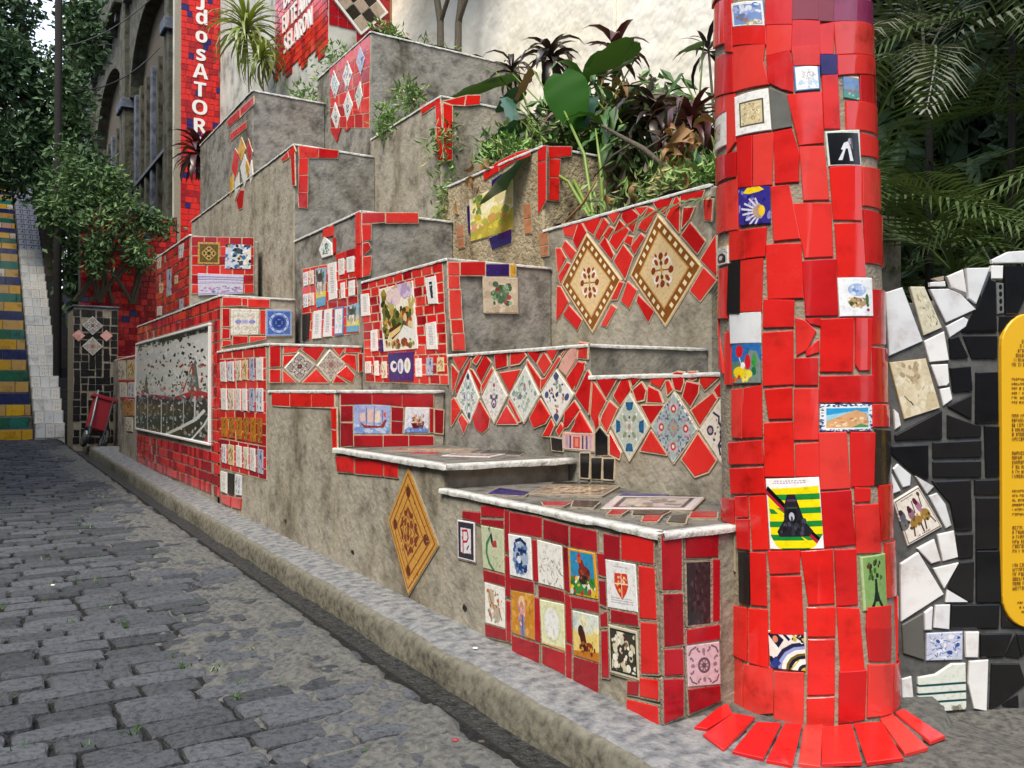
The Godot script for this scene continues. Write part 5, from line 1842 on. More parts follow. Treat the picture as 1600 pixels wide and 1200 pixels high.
const PICS := """
Sea 1 1|f f0f0f0;r 10 12 84 80 7f9ad2;d 1 20 10 12 80 40 12 a9b7e2 dfe4f2 5f7fc0;d 2 16 12 50 40 30 9 a07a78 6d7f9c;d 3 12 50 70 40 20 8 e8e0d0 c0b060
Sketch 1 1|f eef0f2;b 0 0 100 100 8 5f86b8;s 4 40 25 30 50 45 12 b9b4b8 9a98a4;d 5 8 15 60 70 30 9 b9d6ea
Coast 1 1|f 5f86a4;r 0 0 100 45 6b8fc0;r 0 45 100 10 7d8fa0;d 3 20 5 50 90 20 7 b05060 5a8a7a 7a6a70;r 0 72 100 28 4f9a8c;d 6 16 5 72 90 24 7 9fd0b0 4f7f7a
Frame 1 1|f f2f2f0;r 17 20 66 60 5a564a;r 21 24 58 52 d8c9a0;s 7 60 26 28 46 42 8 b89a68 f0e6c8 8a7a50
Scene 1 1|f e6e2dc;r 14 22 62 54 b9b0a4;d 8 30 16 24 56 48 7 8a7468 c0a898 70584c
Figure 1 1|f d9e2dc;r 6 6 88 88 0a0a0c;p e8e8f0 28,82 40,82 52,50 58,50 62,84 72,84 66,44 60,30 48,34 38,52 44,54;e 66 30 6 9 b0a8b8;l 606070 5 70,22 72,50
Shell 1 1|f 37308a;d 11 26 0 0 100 100 12 4a46a4 8a86c8 2a2470;p f2d020 18,20 34,8 72,8 84,16 70,20 40,24;l d8d4e4 5 74,68 14,58;l d8d4e4 5 74,68 18,72;l d8d4e4 5 74,68 28,86;l d8d4e4 5 74,68 40,96;l d8d4e4 5 74,68 56,98;l d8d4e4 5 74,68 24,46;l d8d4e4 5 74,68 40,36;l d8d4e4 5 74,68 58,36;p b89a84 52,58 70,48 84,62 76,84 60,84 50,72;e 76 66 9 13 f0c830
Nine 1 1|f e6e4e0;s 12 12 10 10 80 25 20 302c30;e 50 62 34 28 28242a;e 50 60 16 12 dcd8d6;r 60 60 24 30 28242a
Village 1 1|f f1f3f6;e 50 32 26 16 9fb8e2;e 44 30 12 9 6f90cc;d 13 12 30 24 44 20 8 b4c6e8 d8e2f2;p b08a5a 22,62 40,50 66,54 80,66 60,76 30,74;d 14 26 24 50 56 26 6 7a5a34 c8a878 3f5a34 e0c8a0;e 78 56 6 14 3f6a38;e 80 82 5 4 b02848
Balloon 1 1|f 5f7f72;r 0 0 100 46 2f6fb4;p 7a8a84 58,40 70,20 90,24 100,50 100,100 20,100 30,70;e 34 22 13 15 d8202c;l e8e8e8 3 34,38 40,52;e 34 72 24 14 f0d020;e 46 56 8 8 f2f2ee;e 62 48 9 18 d8202c;e 82 46 7 16 3f9a48;e 80 70 7 10 1f6f48;e 62 76 14 10 e8d848;d 15 10 10 82 50 12 7 e07030 f2e060 d04030
Stamp 1 1|f e8eef2;d 16 60 1 1 98 9 3 3a5a94 28306a;d 17 60 1 91 98 8 3 3a5a94 28306a;d 18 26 1 8 7 84 3 3a5a94 28306a;d 19 26 92 8 7 84 3 3a5a94 28306a;r 12 16 76 68 2f9fd8;p 9fd0e8 12,40 50,28 88,30 88,50 12,60;p dca878 12,62 40,38 62,22 84,36 88,84 12,84;d 20 24 16 50 68 30 6 e8c090 c88a60 f0d8b0;p 4f9a58 54,84 70,72 88,78 88,84;r 0 46 5 8 e8eef2
Flag 2 2|f f4f4f4;t 21 14 5 60 6 2 b8a8c0;p f0e010 5,16 96,14 98,78 84,94 72,100 26,100 14,92 6,80;r 20 24 77 8 20883c;r 5 42 92 8 20883c;r 5 60 93 8 20883c;r 6 78 92 8 20883c;p 20883c 24,96 76,96 68,100 30,100;p f0e010 20,42 5,32 5,60 34,50;p 20883c 6,43 14,44 22,50 8,50;l 101010 7 5,16 95,90;l b0203c 5 2,20 92,92;p f0e010 60,80 88,94 80,100;p f4f4f4 0,80 6,80 14,92 26,100 0,100;p f4f4f4 100,76 98,78 84,94 72,100 100,100;p 25252d 40,24 54,24 60,40 68,60 82,74 74,81 22,81 18,74 32,58 34,38;e 47 52 9 11 1a1a20;e 46 54 5 6 b8bcc8;e 46 57 2 4 40404a;l 5a3a5a 3 40,32 54,32;l 3a4a3a 3 38,42 56,42;d 23 20 26 60 46 18 5 34343e 1c1c22 444452
Eiffel 1 1|f 86ad66;r 0 0 10 100 b8cc9c;b 0 0 100 100 4 9cbc7c;p 16261a 48,44 56,44 58,66 66,82 80,96 70,98 58,84 48,84 38,98 26,96 40,82 46,66;d 24 20 28 12 50 34 6 2c4a24 1f3418 4a6a34;e 26 20 5 4 7a2c20;e 70 16 4 4 44301c
Arcs 1 1|f e9e7e2;e 100 100 86 76 26244a;e 100 100 76 66 8fa0d8;e 100 100 66 58 f0eee8;e 100 100 54 48 6a5c1c;e 100 100 47 42 181830;e 100 100 38 34 f4f2ec;e 100 100 22 20 20203a;e 100 100 14 12 c8b838;p 181a3a 0,10 20,0 46,22 30,44;e 22 22 8 9 d88a6a;l f0eee8 6 0,26 26,48;l 20203a 7 40,0 60,20;l 20203a 8 66,0 96,20;d 25 16 70 4 28 20 6 20203a f0f0ee c8b838;p 2a3a86 0,80 22,66 34,84 14,100;e 6 74 7 7 181830;e 0 100 16 14 3a4c9c;l c8b838 3 0,4 20,8;l c8b838 3 60,96 84,70
Marks 1 1|f d2cdb6;s 26 26 20 20 70 70 14 3c3a34 6a6656 a8a48c;d 27 14 10 10 80 80 8 c0baa0 e2dec8 b0a888
Chain 1 1|f 707474;e 50 12 28 9 141618;e 50 36 28 9 141618;e 50 60 28 9 141618;e 50 84 28 9 141618
Cream 2 2|f d8cdb0;d 28 60 0 0 100 100 16 e0d8c0 d2c6a8 cabd9c dcd2b8;d 29 16 20 0 60 40 7 bfa88a a89678;l 4a4a44 2 16,62 26,74;l 4a4a44 3 28,74 32,80;s 30 9 20 20 70 60 10 b0a488 8f8672;b 0 0 100 100 2 a07848
Horses 2 2|f e4dcd2;b 3 3 94 94 2 5a5048;t 31 20 8 50 5 1 70665c;t 32 28 90 44 5 1 70665c;e 8 56 14 12 6a6a6c;e 40 62 17 12 9a7a3c;e 72 58 17 13 9a7a3c;l 4a3c2c 4 30,70 26,88;l 4a3c2c 4 50,70 52,88;l e8e4e0 4 40,72 42,92;l 4a3c2c 4 62,68 60,86;l 4a3c2c 4 84,68 90,82;l e8e4e0 4 72,70 72,90;e 34 42 9 13 8a6a78;e 64 36 9 14 a87890;e 32 32 6 8 4a2430;e 62 24 7 8 5a2030;l 3c3428 3 44,44 52,20;l 3c3428 3 74,40 84,14;e 84 14 5 5 4a3c2c;e 10 40 8 12 5c5c64;e 8 30 6 6 3a3038;d 33 18 10 50 80 20 4 6a5430 b89048 44382c
Swirl 1 1|f c4cbe0;s 34 60 8 8 84 84 22 2c4490 4866b4 dfe4f0;d 35 20 8 8 84 84 8 33509c e6eaf4
Stripes 1 1|f dde2da;r 0 40 100 5 184a50;r 0 58 100 5 184a50;r 0 76 100 5 184a50;d 36 14 0 92 100 8 8 7a786c 9a9888
LetterP 1 1|f e9e7ec;b 6 5 88 90 14 34303c;e 46 40 24 22 e9e7ec;p e9e7ec 24,30 70,30 66,80 30,84;l c02838 6 34,82 34,26 58,24 64,42 56,52 36,54;l 28242c 5 56,72 66,62;d 37 10 8 8 84 84 4 807888 a8283a
Snake 1 1|f c9cfae;l 3f7a58 8 38,4 46,20 26,40 22,62 32,84 52,98;l 5f9a70 3 40,6 48,20 30,42 26,62 36,82;p 2c3230 40,10 48,10 58,40 54,46 46,36;p b0403c 50,34 68,28 72,44 56,46;s 38 12 44 66 44 20 8 88907c a8ac90;d 39 6 40 6 40 18 5 b8bea0
Face 1 1|f eef0f2;e 54 52 34 42 a8b8d0;d 40 30 24 14 60 76 10 24407c 3c60a0 e4eaf2 6c88b8;l 1c2c5c 8 34,14 56,8 78,18;l 1c2c5c 8 46,34 78,36;d 41 12 36 70 44 22 7 20386c 4c70ac
Town 1 1|f eeece6;s 42 46 8 40 84 34 10 8c8a86 b8b4ac 605e5c;s 43 10 10 86 80 6 10 605e5c;d 44 12 12 44 76 24 8 d8d4cc e6e2da;s 45 8 20 12 60 20 8 c8c4bc
Rooster 1 1|f e0a020;r 7 5 86 90 2f8fc0;p 3c8a3c 7,60 93,56 93,95 7,95;d 46 40 8 60 84 34 7 d8e0d0 c03040 e8c840 2f6f38 f0f0e0;e 56 48 22 15 7a2c24;p 8a2c20 34,24 52,20 64,44 44,56;e 40 22 8 8 c85828;p d82020 32,16 40,4 50,16;e 50 64 14 10 2c2a24;d 47 14 40 40 36 26 5 5a241c b04830 2a2018;p e8b030 30,24 24,26 32,28
Shield 1 1|f efeff0;p d8401c 30,26 72,24 74,50 66,66 52,80 38,66 28,50;d 48 16 34 30 34 34 5 f0b060 f4dcc0 b02818;l f4e0c8 3 52,26 52,74;l f4e0c8 3 30,48 72,46;t 49 22 10 56 6 1 b8b8bc;t 50 14 76 72 14 3 a8a8b0
Fish 1 1|f efece6;e 34 34 16 22 c8b49a;e 62 70 18 22 b8b0a0;l 7a6a5a 4 20,16 36,48 70,56 84,82;d 51 28 16 12 70 80 7 c06848 8a9a88 d8b088 60584c;s 52 16 20 14 60 70 14 6a6458 c88060
Saint 1 1|f c8892c;d 53 30 4 4 90 90 11 d89c40 b87a28 e0a850;p e0a090 30,20 66,20 62,64 38,60;e 48 22 13 14 f0c8a0;p 7a86b8 40,50 58,48 62,98 42,98;l 5a5a90 4 50,52 52,96;e 48 30 8 9 c88a70;d 54 12 30 34 36 40 6 d87868 e8c0b0 9098c0
Oval 1 1|f e4e4bc;e 50 48 38 40 d4dcae;e 50 48 33 36 e8eae0;e 50 48 27 30 eeeef0;d 55 26 4 6 92 88 4 cdd49c e8e8c8;p d8b070 0,96 100,92 100,100 0,100
Gaucho 1 1|f e8d07c;r 0 0 100 26 d4dcd0;d 56 26 4 4 90 34 14 dce4dc b8ccc8 f0e8c0;e 34 42 12 14 3c2018;p 4a2018 26,44 48,40 62,84 38,86;e 66 72 15 10 8a3c1c;p c07820 0,88 100,78 100,100 0,100;d 57 20 20 60 70 26 6 6a3018 d8a040 a05824;s 58 14 40 24 50 20 8 d8b860 f0e090
Pebble 1 1|f 3c3a30;d 59 60 4 4 92 92 9 e8e2cc dcd6bc d0c8a8 f0ece0;d 60 12 8 8 84 84 6 5a2420 2c2a24 8a6a4c;b 0 0 100 100 6 c8c4ac;b 6 6 88 88 4 28261f
Coal 1 1|f 2b2a2c;d 61 80 0 0 100 100 6 38373a 1f1e20 444248 302c34
Flower 1 1|f d3bcc4;e 50 50 19 19 5c545c;e 50 50 13 13 d3bcc4;e 50 50 7 7 5c545c;o 62 4 7c7078;d 63 2 47 20 6 4 5 7c7078;e 50 16 5 6 8a7e86;e 50 84 5 6 8a7e86;e 16 50 6 5 8a7e86;e 84 50 6 5 8a7e86;l 6a6068 4 6,24 12,12 26,6;l 6a6068 4 94,24 88,12 74,6;l 6a6068 4 6,76 12,88 26,94;l 6a6068 4 94,76 88,88 74,94
Tan 2 1|f a8927a;b 0 0 100 100 8 8c7c70;d 64 60 8 10 84 80 8 c0a88c 907a64 b49c80 7a6858;o 65 6 6a5444 d0b898
Rose 2 1|f b4a4a8;b 0 0 100 100 9 d0c4c6;b 11 11 78 78 5 3a3638;d 66 50 18 18 64 64 8 a89880 c4b49a 6a6258 907c74
Gold 2 2|f d29a44;r 0 0 100 4 b8802e;l 8a5420 2 6,6 94,6 94,94 6,94 6,6;l 8a5420 2 14,14 86,14 86,86 14,86 14,14;l 8a5420 2 24,24 76,24 76,76 24,76 24,24;l 9a6428 2 31,31 69,31 69,69 31,69 31,31;l 9a6428 2 38,38 62,38 62,62 38,62 38,38;l 8a5420 2 44,44 56,44 56,56 44,56 44,44;e 20 20 6 6 6a2e18;e 80 80 6 6 6a2e18;e 80 20 6 6 6a2e18;e 20 80 6 6 6a2e18;l 6a2e18 4 44,44 56,56;d 67 70 4 4 92 92 1.6 7a3c1c 8a4c22 e8bc6c;o 68 6 8a4420 7a3818
Ship 2 1|f a9b4e0;r 0 70 100 30 8fb0e0;d 69 40 0 66 100 30 9 b8d0f0 7f9cd8 c8d4f0;d 70 20 0 0 100 50 12 b8bee4 9aa8dc;p 9a3c24 14,56 30,70 74,72 84,50 90,50 82,78 28,80;p e8c8b8 16,30 30,26 32,54 18,56;p e4c4bc 36,16 52,14 54,58 38,60;p f0dcc8 58,22 70,18 72,60 58,60;l 5a2c28 1.5 34,10 34,70;l 5a2c28 1.5 55,8 55,72;l 5a2c28 1.5 76,18 78,60;p d85040 78,30 86,22 86,46
Boat 1 1|f e4e8f0;r 0 78 100 22 6f8fd0;d 71 24 0 0 100 80 12 dce2ee f0f2f6 d0d8ea;p 6a2028 24,62 80,60 74,82 34,82;p d0a888 32,30 46,26 52,60 34,62;p c8b4a0 52,34 66,32 68,58 54,60;d 72 24 26 28 52 40 6 b88870 e8d0b8 8a5848;d 73 10 0 78 100 20 8 a0b8e0 4f70b8
Bk1 1 1|f ece8e4;d 74 20 20 14 60 70 8 c8b4b8 a88c90 e8dcd8;l c05068 4 30,20 34,80
Bk2 1 1|f e4e6ea;d 75 20 14 14 70 70 9 8a94b4 c0c6d8 6a6a80;s 76 10 20 20 60 60 14 544c60
Bk3 1 1|f e8e0d0;d 77 24 10 10 80 80 9 b89878 d8c4a4 8a6a54;s 78 6 20 20 60 60 12 5a3c30
Bk4 1 1|f e2cfa4;d 79 24 10 10 80 80 10 c89a50 8a5a38 e8dcc0 a87840
Bk5 1 1|f a9b4cc;d 80 24 6 6 88 88 11 5f74a4 c8d0e0 3c4a70 d8a8a0
Bk6 1 1|f f0eeea;s 81 22 24 16 50 66 8 4a4448 a09498 c06a60;d 82 6 20 50 60 30 7 c8b8b0
Och1 1 1|f b8782a;d 83 26 4 4 92 92 10 d89838 8a4c1c c88430 6a5a24
Och2 1 1|f a8682c;d 84 26 4 4 92 92 10 c8902c 7a3c1c d0a040 8a6a2c
Geo1 1 1|f 9a9690;o 85 22 3c3c44 d8d4cc 6a6468 5a3c3c c8c0b8;b 0 0 100 100 6 c8c4bc;e 50 50 10 10 4a3034;e 50 50 5 5 a85858
Geo2 1 1|f a8a298;o 86 22 6a6c6c d0c8bc 8a7c70 9a5c54 c0b8a8;b 0 0 100 100 6 d0ccc0;e 50 50 9 9 a8605c
Lace 1 1|f e4e2da;o 87 10 c4bfae d0cab8;e 26 50 12 8 8f8fc8;e 50 50 12 8 a8a8d4;e 76 50 12 8 8f8fc8;b 6 6 88 88 3 ccc6b4;d 88 24 10 14 80 22 5 c8c2ac;d 89 24 10 66 80 22 5 c8c2ac
Blue 1 1|f 4668ac;b 0 0 100 100 7 8aa4d8;e 50 50 38 38 b8c8e8;e 50 50 30 30 4062ac;e 50 50 24 24 24408c;o 90 6 6c8ccc 34549c;e 50 50 10 10 20387c
OrnG 1 1|f 6a5020;b 0 0 100 100 9 c0a050;p c8a858 50,14 86,50 50,86 14,50;p 4a3418 50,22 78,50 50,78 22,50;p b08c44 50,32 68,50 50,68 32,50;p 3c2814 50,40 60,50 50,60 40,50;o 91 8 3a2a14 d0b468 7c6428
Collage 1 1|f d4d8e0;d 92 50 0 0 100 100 13 8fb0d8 c8d0e8 2c3038 e8e4c8 5f9a9c 484c58 f0f0f0;d 93 22 0 0 100 100 9 181c24 c0a058 3f70a8
Textile 2 1|f d4d0e0;r 0 14 100 6 9a90c0;r 0 26 100 5 8f88b8;r 0 44 100 4 b8a8cc;d 94 40 6 62 88 26 5 7a78a8 c88ab0 9a9ac8;t 95 4 38 92 10 2 a49cc4;r 0 90 100 6 a8a0cc
Plaque 2 2|f e0c494;b 0 0 100 100 3 e8d0a0;b 4 4 92 92 12 8a5424;d 96 1 0 0 1 1 1 8a5424;r 10 7 6 6 f0e0b8;r 22 7 6 6 f0e0b8;r 34 7 6 6 f0e0b8;r 46 7 6 6 f0e0b8;r 58 7 6 6 f0e0b8;r 70 7 6 6 f0e0b8;r 82 7 6 6 f0e0b8;r 10 87 6 6 f0e0b8;r 22 87 6 6 f0e0b8;r 34 87 6 6 f0e0b8;r 46 87 6 6 f0e0b8;r 58 87 6 6 f0e0b8;r 70 87 6 6 f0e0b8;r 82 87 6 6 f0e0b8;r 7 20 6 6 f0e0b8;r 7 32 6 6 f0e0b8;r 7 44 6 6 f0e0b8;r 7 56 6 6 f0e0b8;r 7 68 6 6 f0e0b8;r 87 20 6 6 f0e0b8;r 87 32 6 6 f0e0b8;r 87 44 6 6 f0e0b8;r 87 56 6 6 f0e0b8;r 87 68 6 6 f0e0b8;b 16 16 68 68 2 c89a58;e 50 50 22 22 e8d4ae;e 50 32 5 4 f4f0ec;e 50 68 5 4 f4f0ec;e 32 50 4 5 f4f0ec;e 68 50 4 5 f4f0ec;l 9a6a3c 2 38,38 62,62;l 9a6a3c 2 62,38 38,62;e 38 38 4 5 8a3c20;e 62 62 4 5 8a3c20;e 62 38 4 5 8a3c20;e 38 62 4 5 8a3c20;e 50 36 3 5 9a4424;e 50 64 3 5 9a4424;e 36 50 5 3 9a4424;e 64 50 5 3 9a4424;e 44 44 3 3 7a4424;e 56 56 3 3 7a4424;e 50 50 3 3 d0a050;e 30 44 3 2 9a4424;e 70 56 3 2 9a4424;e 44 30 2 3 9a4424;e 56 70 2 3 9a4424
Azul1 1 1|f dfe2e0;o 98 16 8fb0a8 a8b8c8 5c6c84 c8d8d0;e 14 14 9 9 3c4a68;e 86 86 10 10 34405c;e 50 50 14 14 a8bcc4;e 50 50 7 7 e8ece8;b 0 0 100 100 6 e8e8e4
Azul2 1 1|f e2e0dc;o 99 14 8aa89c a8a4b4 c0c8c4;e 62 62 14 14 5c5470;e 62 62 8 8 dcd4dc;e 64 64 4 4 3c2444;e 40 60 8 5 4c4a6c;e 60 40 5 8 4c4a6c;e 28 28 6 6 a8485c;b 0 0 100 100 6 e8e6e0
Azul3 1 1|f d8dcd4;d 100 34 10 10 80 80 8 98b4a4 c4d4c8 a8b8b0 8c949c;s 101 14 14 14 70 70 14 6c7480 9cb8a8;e 40 66 8 7 707a88;e 34 34 5 5 b07078;b 0 0 100 100 6 e6e8e2
Azul4 1 1|f e8e4de;d 102 20 20 20 60 60 7 6c5a70 c09a80 3c4468 a84850 8a9a8c;e 12 12 12 12 50587c;e 88 88 12 12 484a78;e 84 22 8 10 4a5488;e 20 80 8 10 4a5488;d 103 10 10 10 80 80 5 2c345c;b 0 0 100 100 4 ecece8
Weave 2 1|f d8b4b0;r 0 0 100 14 d89a90;r 10 14 10 86 b89aa8;r 24 14 6 86 54486c;r 36 20 22 70 c85048;r 42 30 10 50 e08a78;r 64 14 5 86 4c4468;r 76 14 6 86 6a5880;r 88 14 6 86 c0a0b8;r 0 94 100 6 e4d0c8
Star 1 1|f b8c2b8;b 0 0 100 100 6 d4d8d0;p 1f4a78 4,24 24,4 32,18 24,24 18,32;p 1f4a78 96,24 76,4 68,18 76,24 82,32;p 1f4a78 4,76 24,96 32,82 24,76 18,68;p 1f4a78 96,76 76,96 68,82 76,76 82,68;e 20 20 9 9 2a6490;e 80 80 9 9 2a6490;e 80 20 9 9 2a6490;e 20 80 9 9 2a6490;l e8e8e0 5 50,12 50,88;l e8e8e0 5 12,50 88,50;e 50 26 5 9 8a9078;e 50 74 5 9 8a9078;e 26 50 9 5 8a9078;e 74 50 9 5 8a9078;e 50 50 11 11 c8c8bc;e 50 50 6 6 b08a88;e 36 36 3 3 3a3c48;e 64 64 3 3 3a3c48
Floral 1 1|f a4b4b4;b 0 0 100 100 5 c8d0cc;o 104 26 6a7494 c8b4bc 5a6488 8fb4a4 a08898;e 24 24 8 8 c03c44;e 76 76 8 8 c03c44;e 76 24 8 8 c03c44;e 24 76 8 8 c03c44;e 24 24 4 4 e8d8d0;e 76 76 4 4 e8d8d0;e 76 24 4 4 e8d8d0;e 24 76 4 4 e8d8d0;e 50 50 10 10 8aa890;e 50 50 5 5 c88078
Scroll 1 1|f e6dfd2;b 0 0 100 100 4 ece8de;e 26 74 11 11 4c4058;e 26 74 6 6 b8a8b8;l 3c3a50 5 6,40 24,34 34,44 44,40 50,54 62,58 66,78 84,88;l 3c3a50 5 40,6 34,24 44,34 40,44 54,50 58,62 78,66 88,84;e 74 26 11 11 4c4058;d 105 12 20 20 60 60 5 4a4058 8a98a0
Painting 2 3|f eeeae4;r 8 6 84 88 e0d6b4;d 106 60 24 6 66 40 12 f4e4b0 c0ac64 e8d4a8 a8b070 f0ead0;e 66 34 18 16 f4ecd8;d 107 30 30 4 60 20 10 b8a0c8 d8c4dc e8d0d0;r 8 6 10 74 4c4420;d 108 26 8 8 12 70 7 6a6428 2c3018 a8903c;d 109 40 12 40 76 26 9 6a7434 8a3c24 3c4820 c89a48;p 4a3818 22,66 60,56 62,68 30,82;p e8c88c 22,72 58,62 60,68 26,80;d 110 24 60 46 28 30 7 b04838 4c5c34 7c8a54 e0c890;p e8e8e4 50,76 66,62 92,70 92,86 44,90;d 111 30 10 84 80 10 6 c89858 7a4c28 a83c30 8a8a48
Text 1 1|f eeecea;t 112 30 14 40 70 12 9a96a0;s 113 3 20 20 60 60 10 b08088
Vert 1 2|f ecebe8;r 40 18 26 10 20242c;r 40 32 26 46 2c3440;s 114 14 36 20 34 60 6 8a9098 20242c
Navy 2 2|f 2c2470;e 24 48 14 20 e8e6ec;e 28 46 8 9 2c2470;e 52 48 12 26 dcdce8;r 46 36 8 30 8a88b0;e 78 46 12 26 e8e6ec;e 78 46 4 16 c8c090;d 115 8 10 76 80 16 6 3c348c 1c1858
Leafy 1 1|f c8baa4;d 116 20 4 4 92 92 14 d8ccb8 b8a890;e 52 46 22 26 5a7a5c;d 117 30 26 16 52 60 9 3c5c40 7a9a78 4a6a50 a04848 8fae90;e 40 34 6 6 8a3c3c
Tall 1 2|f 8fb4d0;r 0 40 100 34 c8b8a4;d 118 20 10 10 80 36 14 2c5a58 3c7a6c e0d8c8;r 0 62 100 14 d8d048;r 0 76 100 24 5fa4cc;d 119 20 20 40 60 26 10 8a8a84 e8dcd0 b0a898;e 50 26 24 12 1c443c
Tea 1 1|f efefec;d 120 14 26 30 50 50 9 6aa49c c8d8d4;p 2c7a70 46,38 64,34 70,60 50,66;e 60 50 8 8 8fb4ac;l 2c6a64 4 30,80 70,84
Ochre 1 1|f c89838
Field 2 1|f f0e6a4;d 121 60 0 0 100 60 12 f4ecb8 e8d880 dccf98 f8f0d0;d 122 40 0 45 100 50 11 c8b840 d0a05c a8b050 e0d070 d89880;p b8a43c 0,80 60,62 100,70 100,100 0,100;d 123 30 0 70 100 30 9 d8cc50 a0a840 c0b048;p 8a9a48 14,0 22,40 30,46 24,0;d 124 10 10 0 20 40 6 a88848 6a8444
Mural 6 3|f dfe1df;r 0 0 100 6 2c3432;d 130 60 0 0 100 9 2.4 2c3432 6a726e e8eae8;d 131 160 2 12 96 44 2.4 f0f2f0 fafaf8 e8eae9 dde0de;s 132 70 8 14 88 38 2 1c201e 3c423e 24282a 5a605e;d 133 16 40 12 50 36 1.6 202422 303634;p 5c625f 15,58 20,36 24,58;p 6a706d 74,60 83,26 88,58;l b03838 1.5 70,56 80,32 82,56;s 137 30 66 30 24 28 4 a83838 b8bcba 8a908c;p b83838 0,62 30,59 60,61 84,54 100,58 100,63 0,65;d 134 80 0 50 100 12 2.2 b0b4b2 c85050 e0e2e0 7a807c;r 0 63 100 37 3a3e3c;s 138 60 2 60 96 5 3 7a7e7c a0a4a2 2a2e2c;d 135 240 0 64 100 36 2 202422 4c524e 2c302e 707672 8a908c;s 139 160 0 64 100 34 2.2 1c1e1c 9ca09e c8caC8 343836;r 22 64 1.2 34 d0d4d2;r 42 64 1.6 34 d8dad8;r 58 66 0.8 26 9aa09c;r 70 64 1 24 c0c4c2;r 82 60 1.6 20 dcdedc;r 10 66 0.8 28 8a908c;r 30 66 0.7 28 707672;r 50 66 0.7 28 8a908c;l e8eae8 2.6 46,100 66,90 84,80 92,72;p a84444 90,100 100,84 100,100;l e4e6e4 1.6 78,100 92,84 98,74;d 140 60 0 10 100 88 1 1c201e f0f0ee
"""

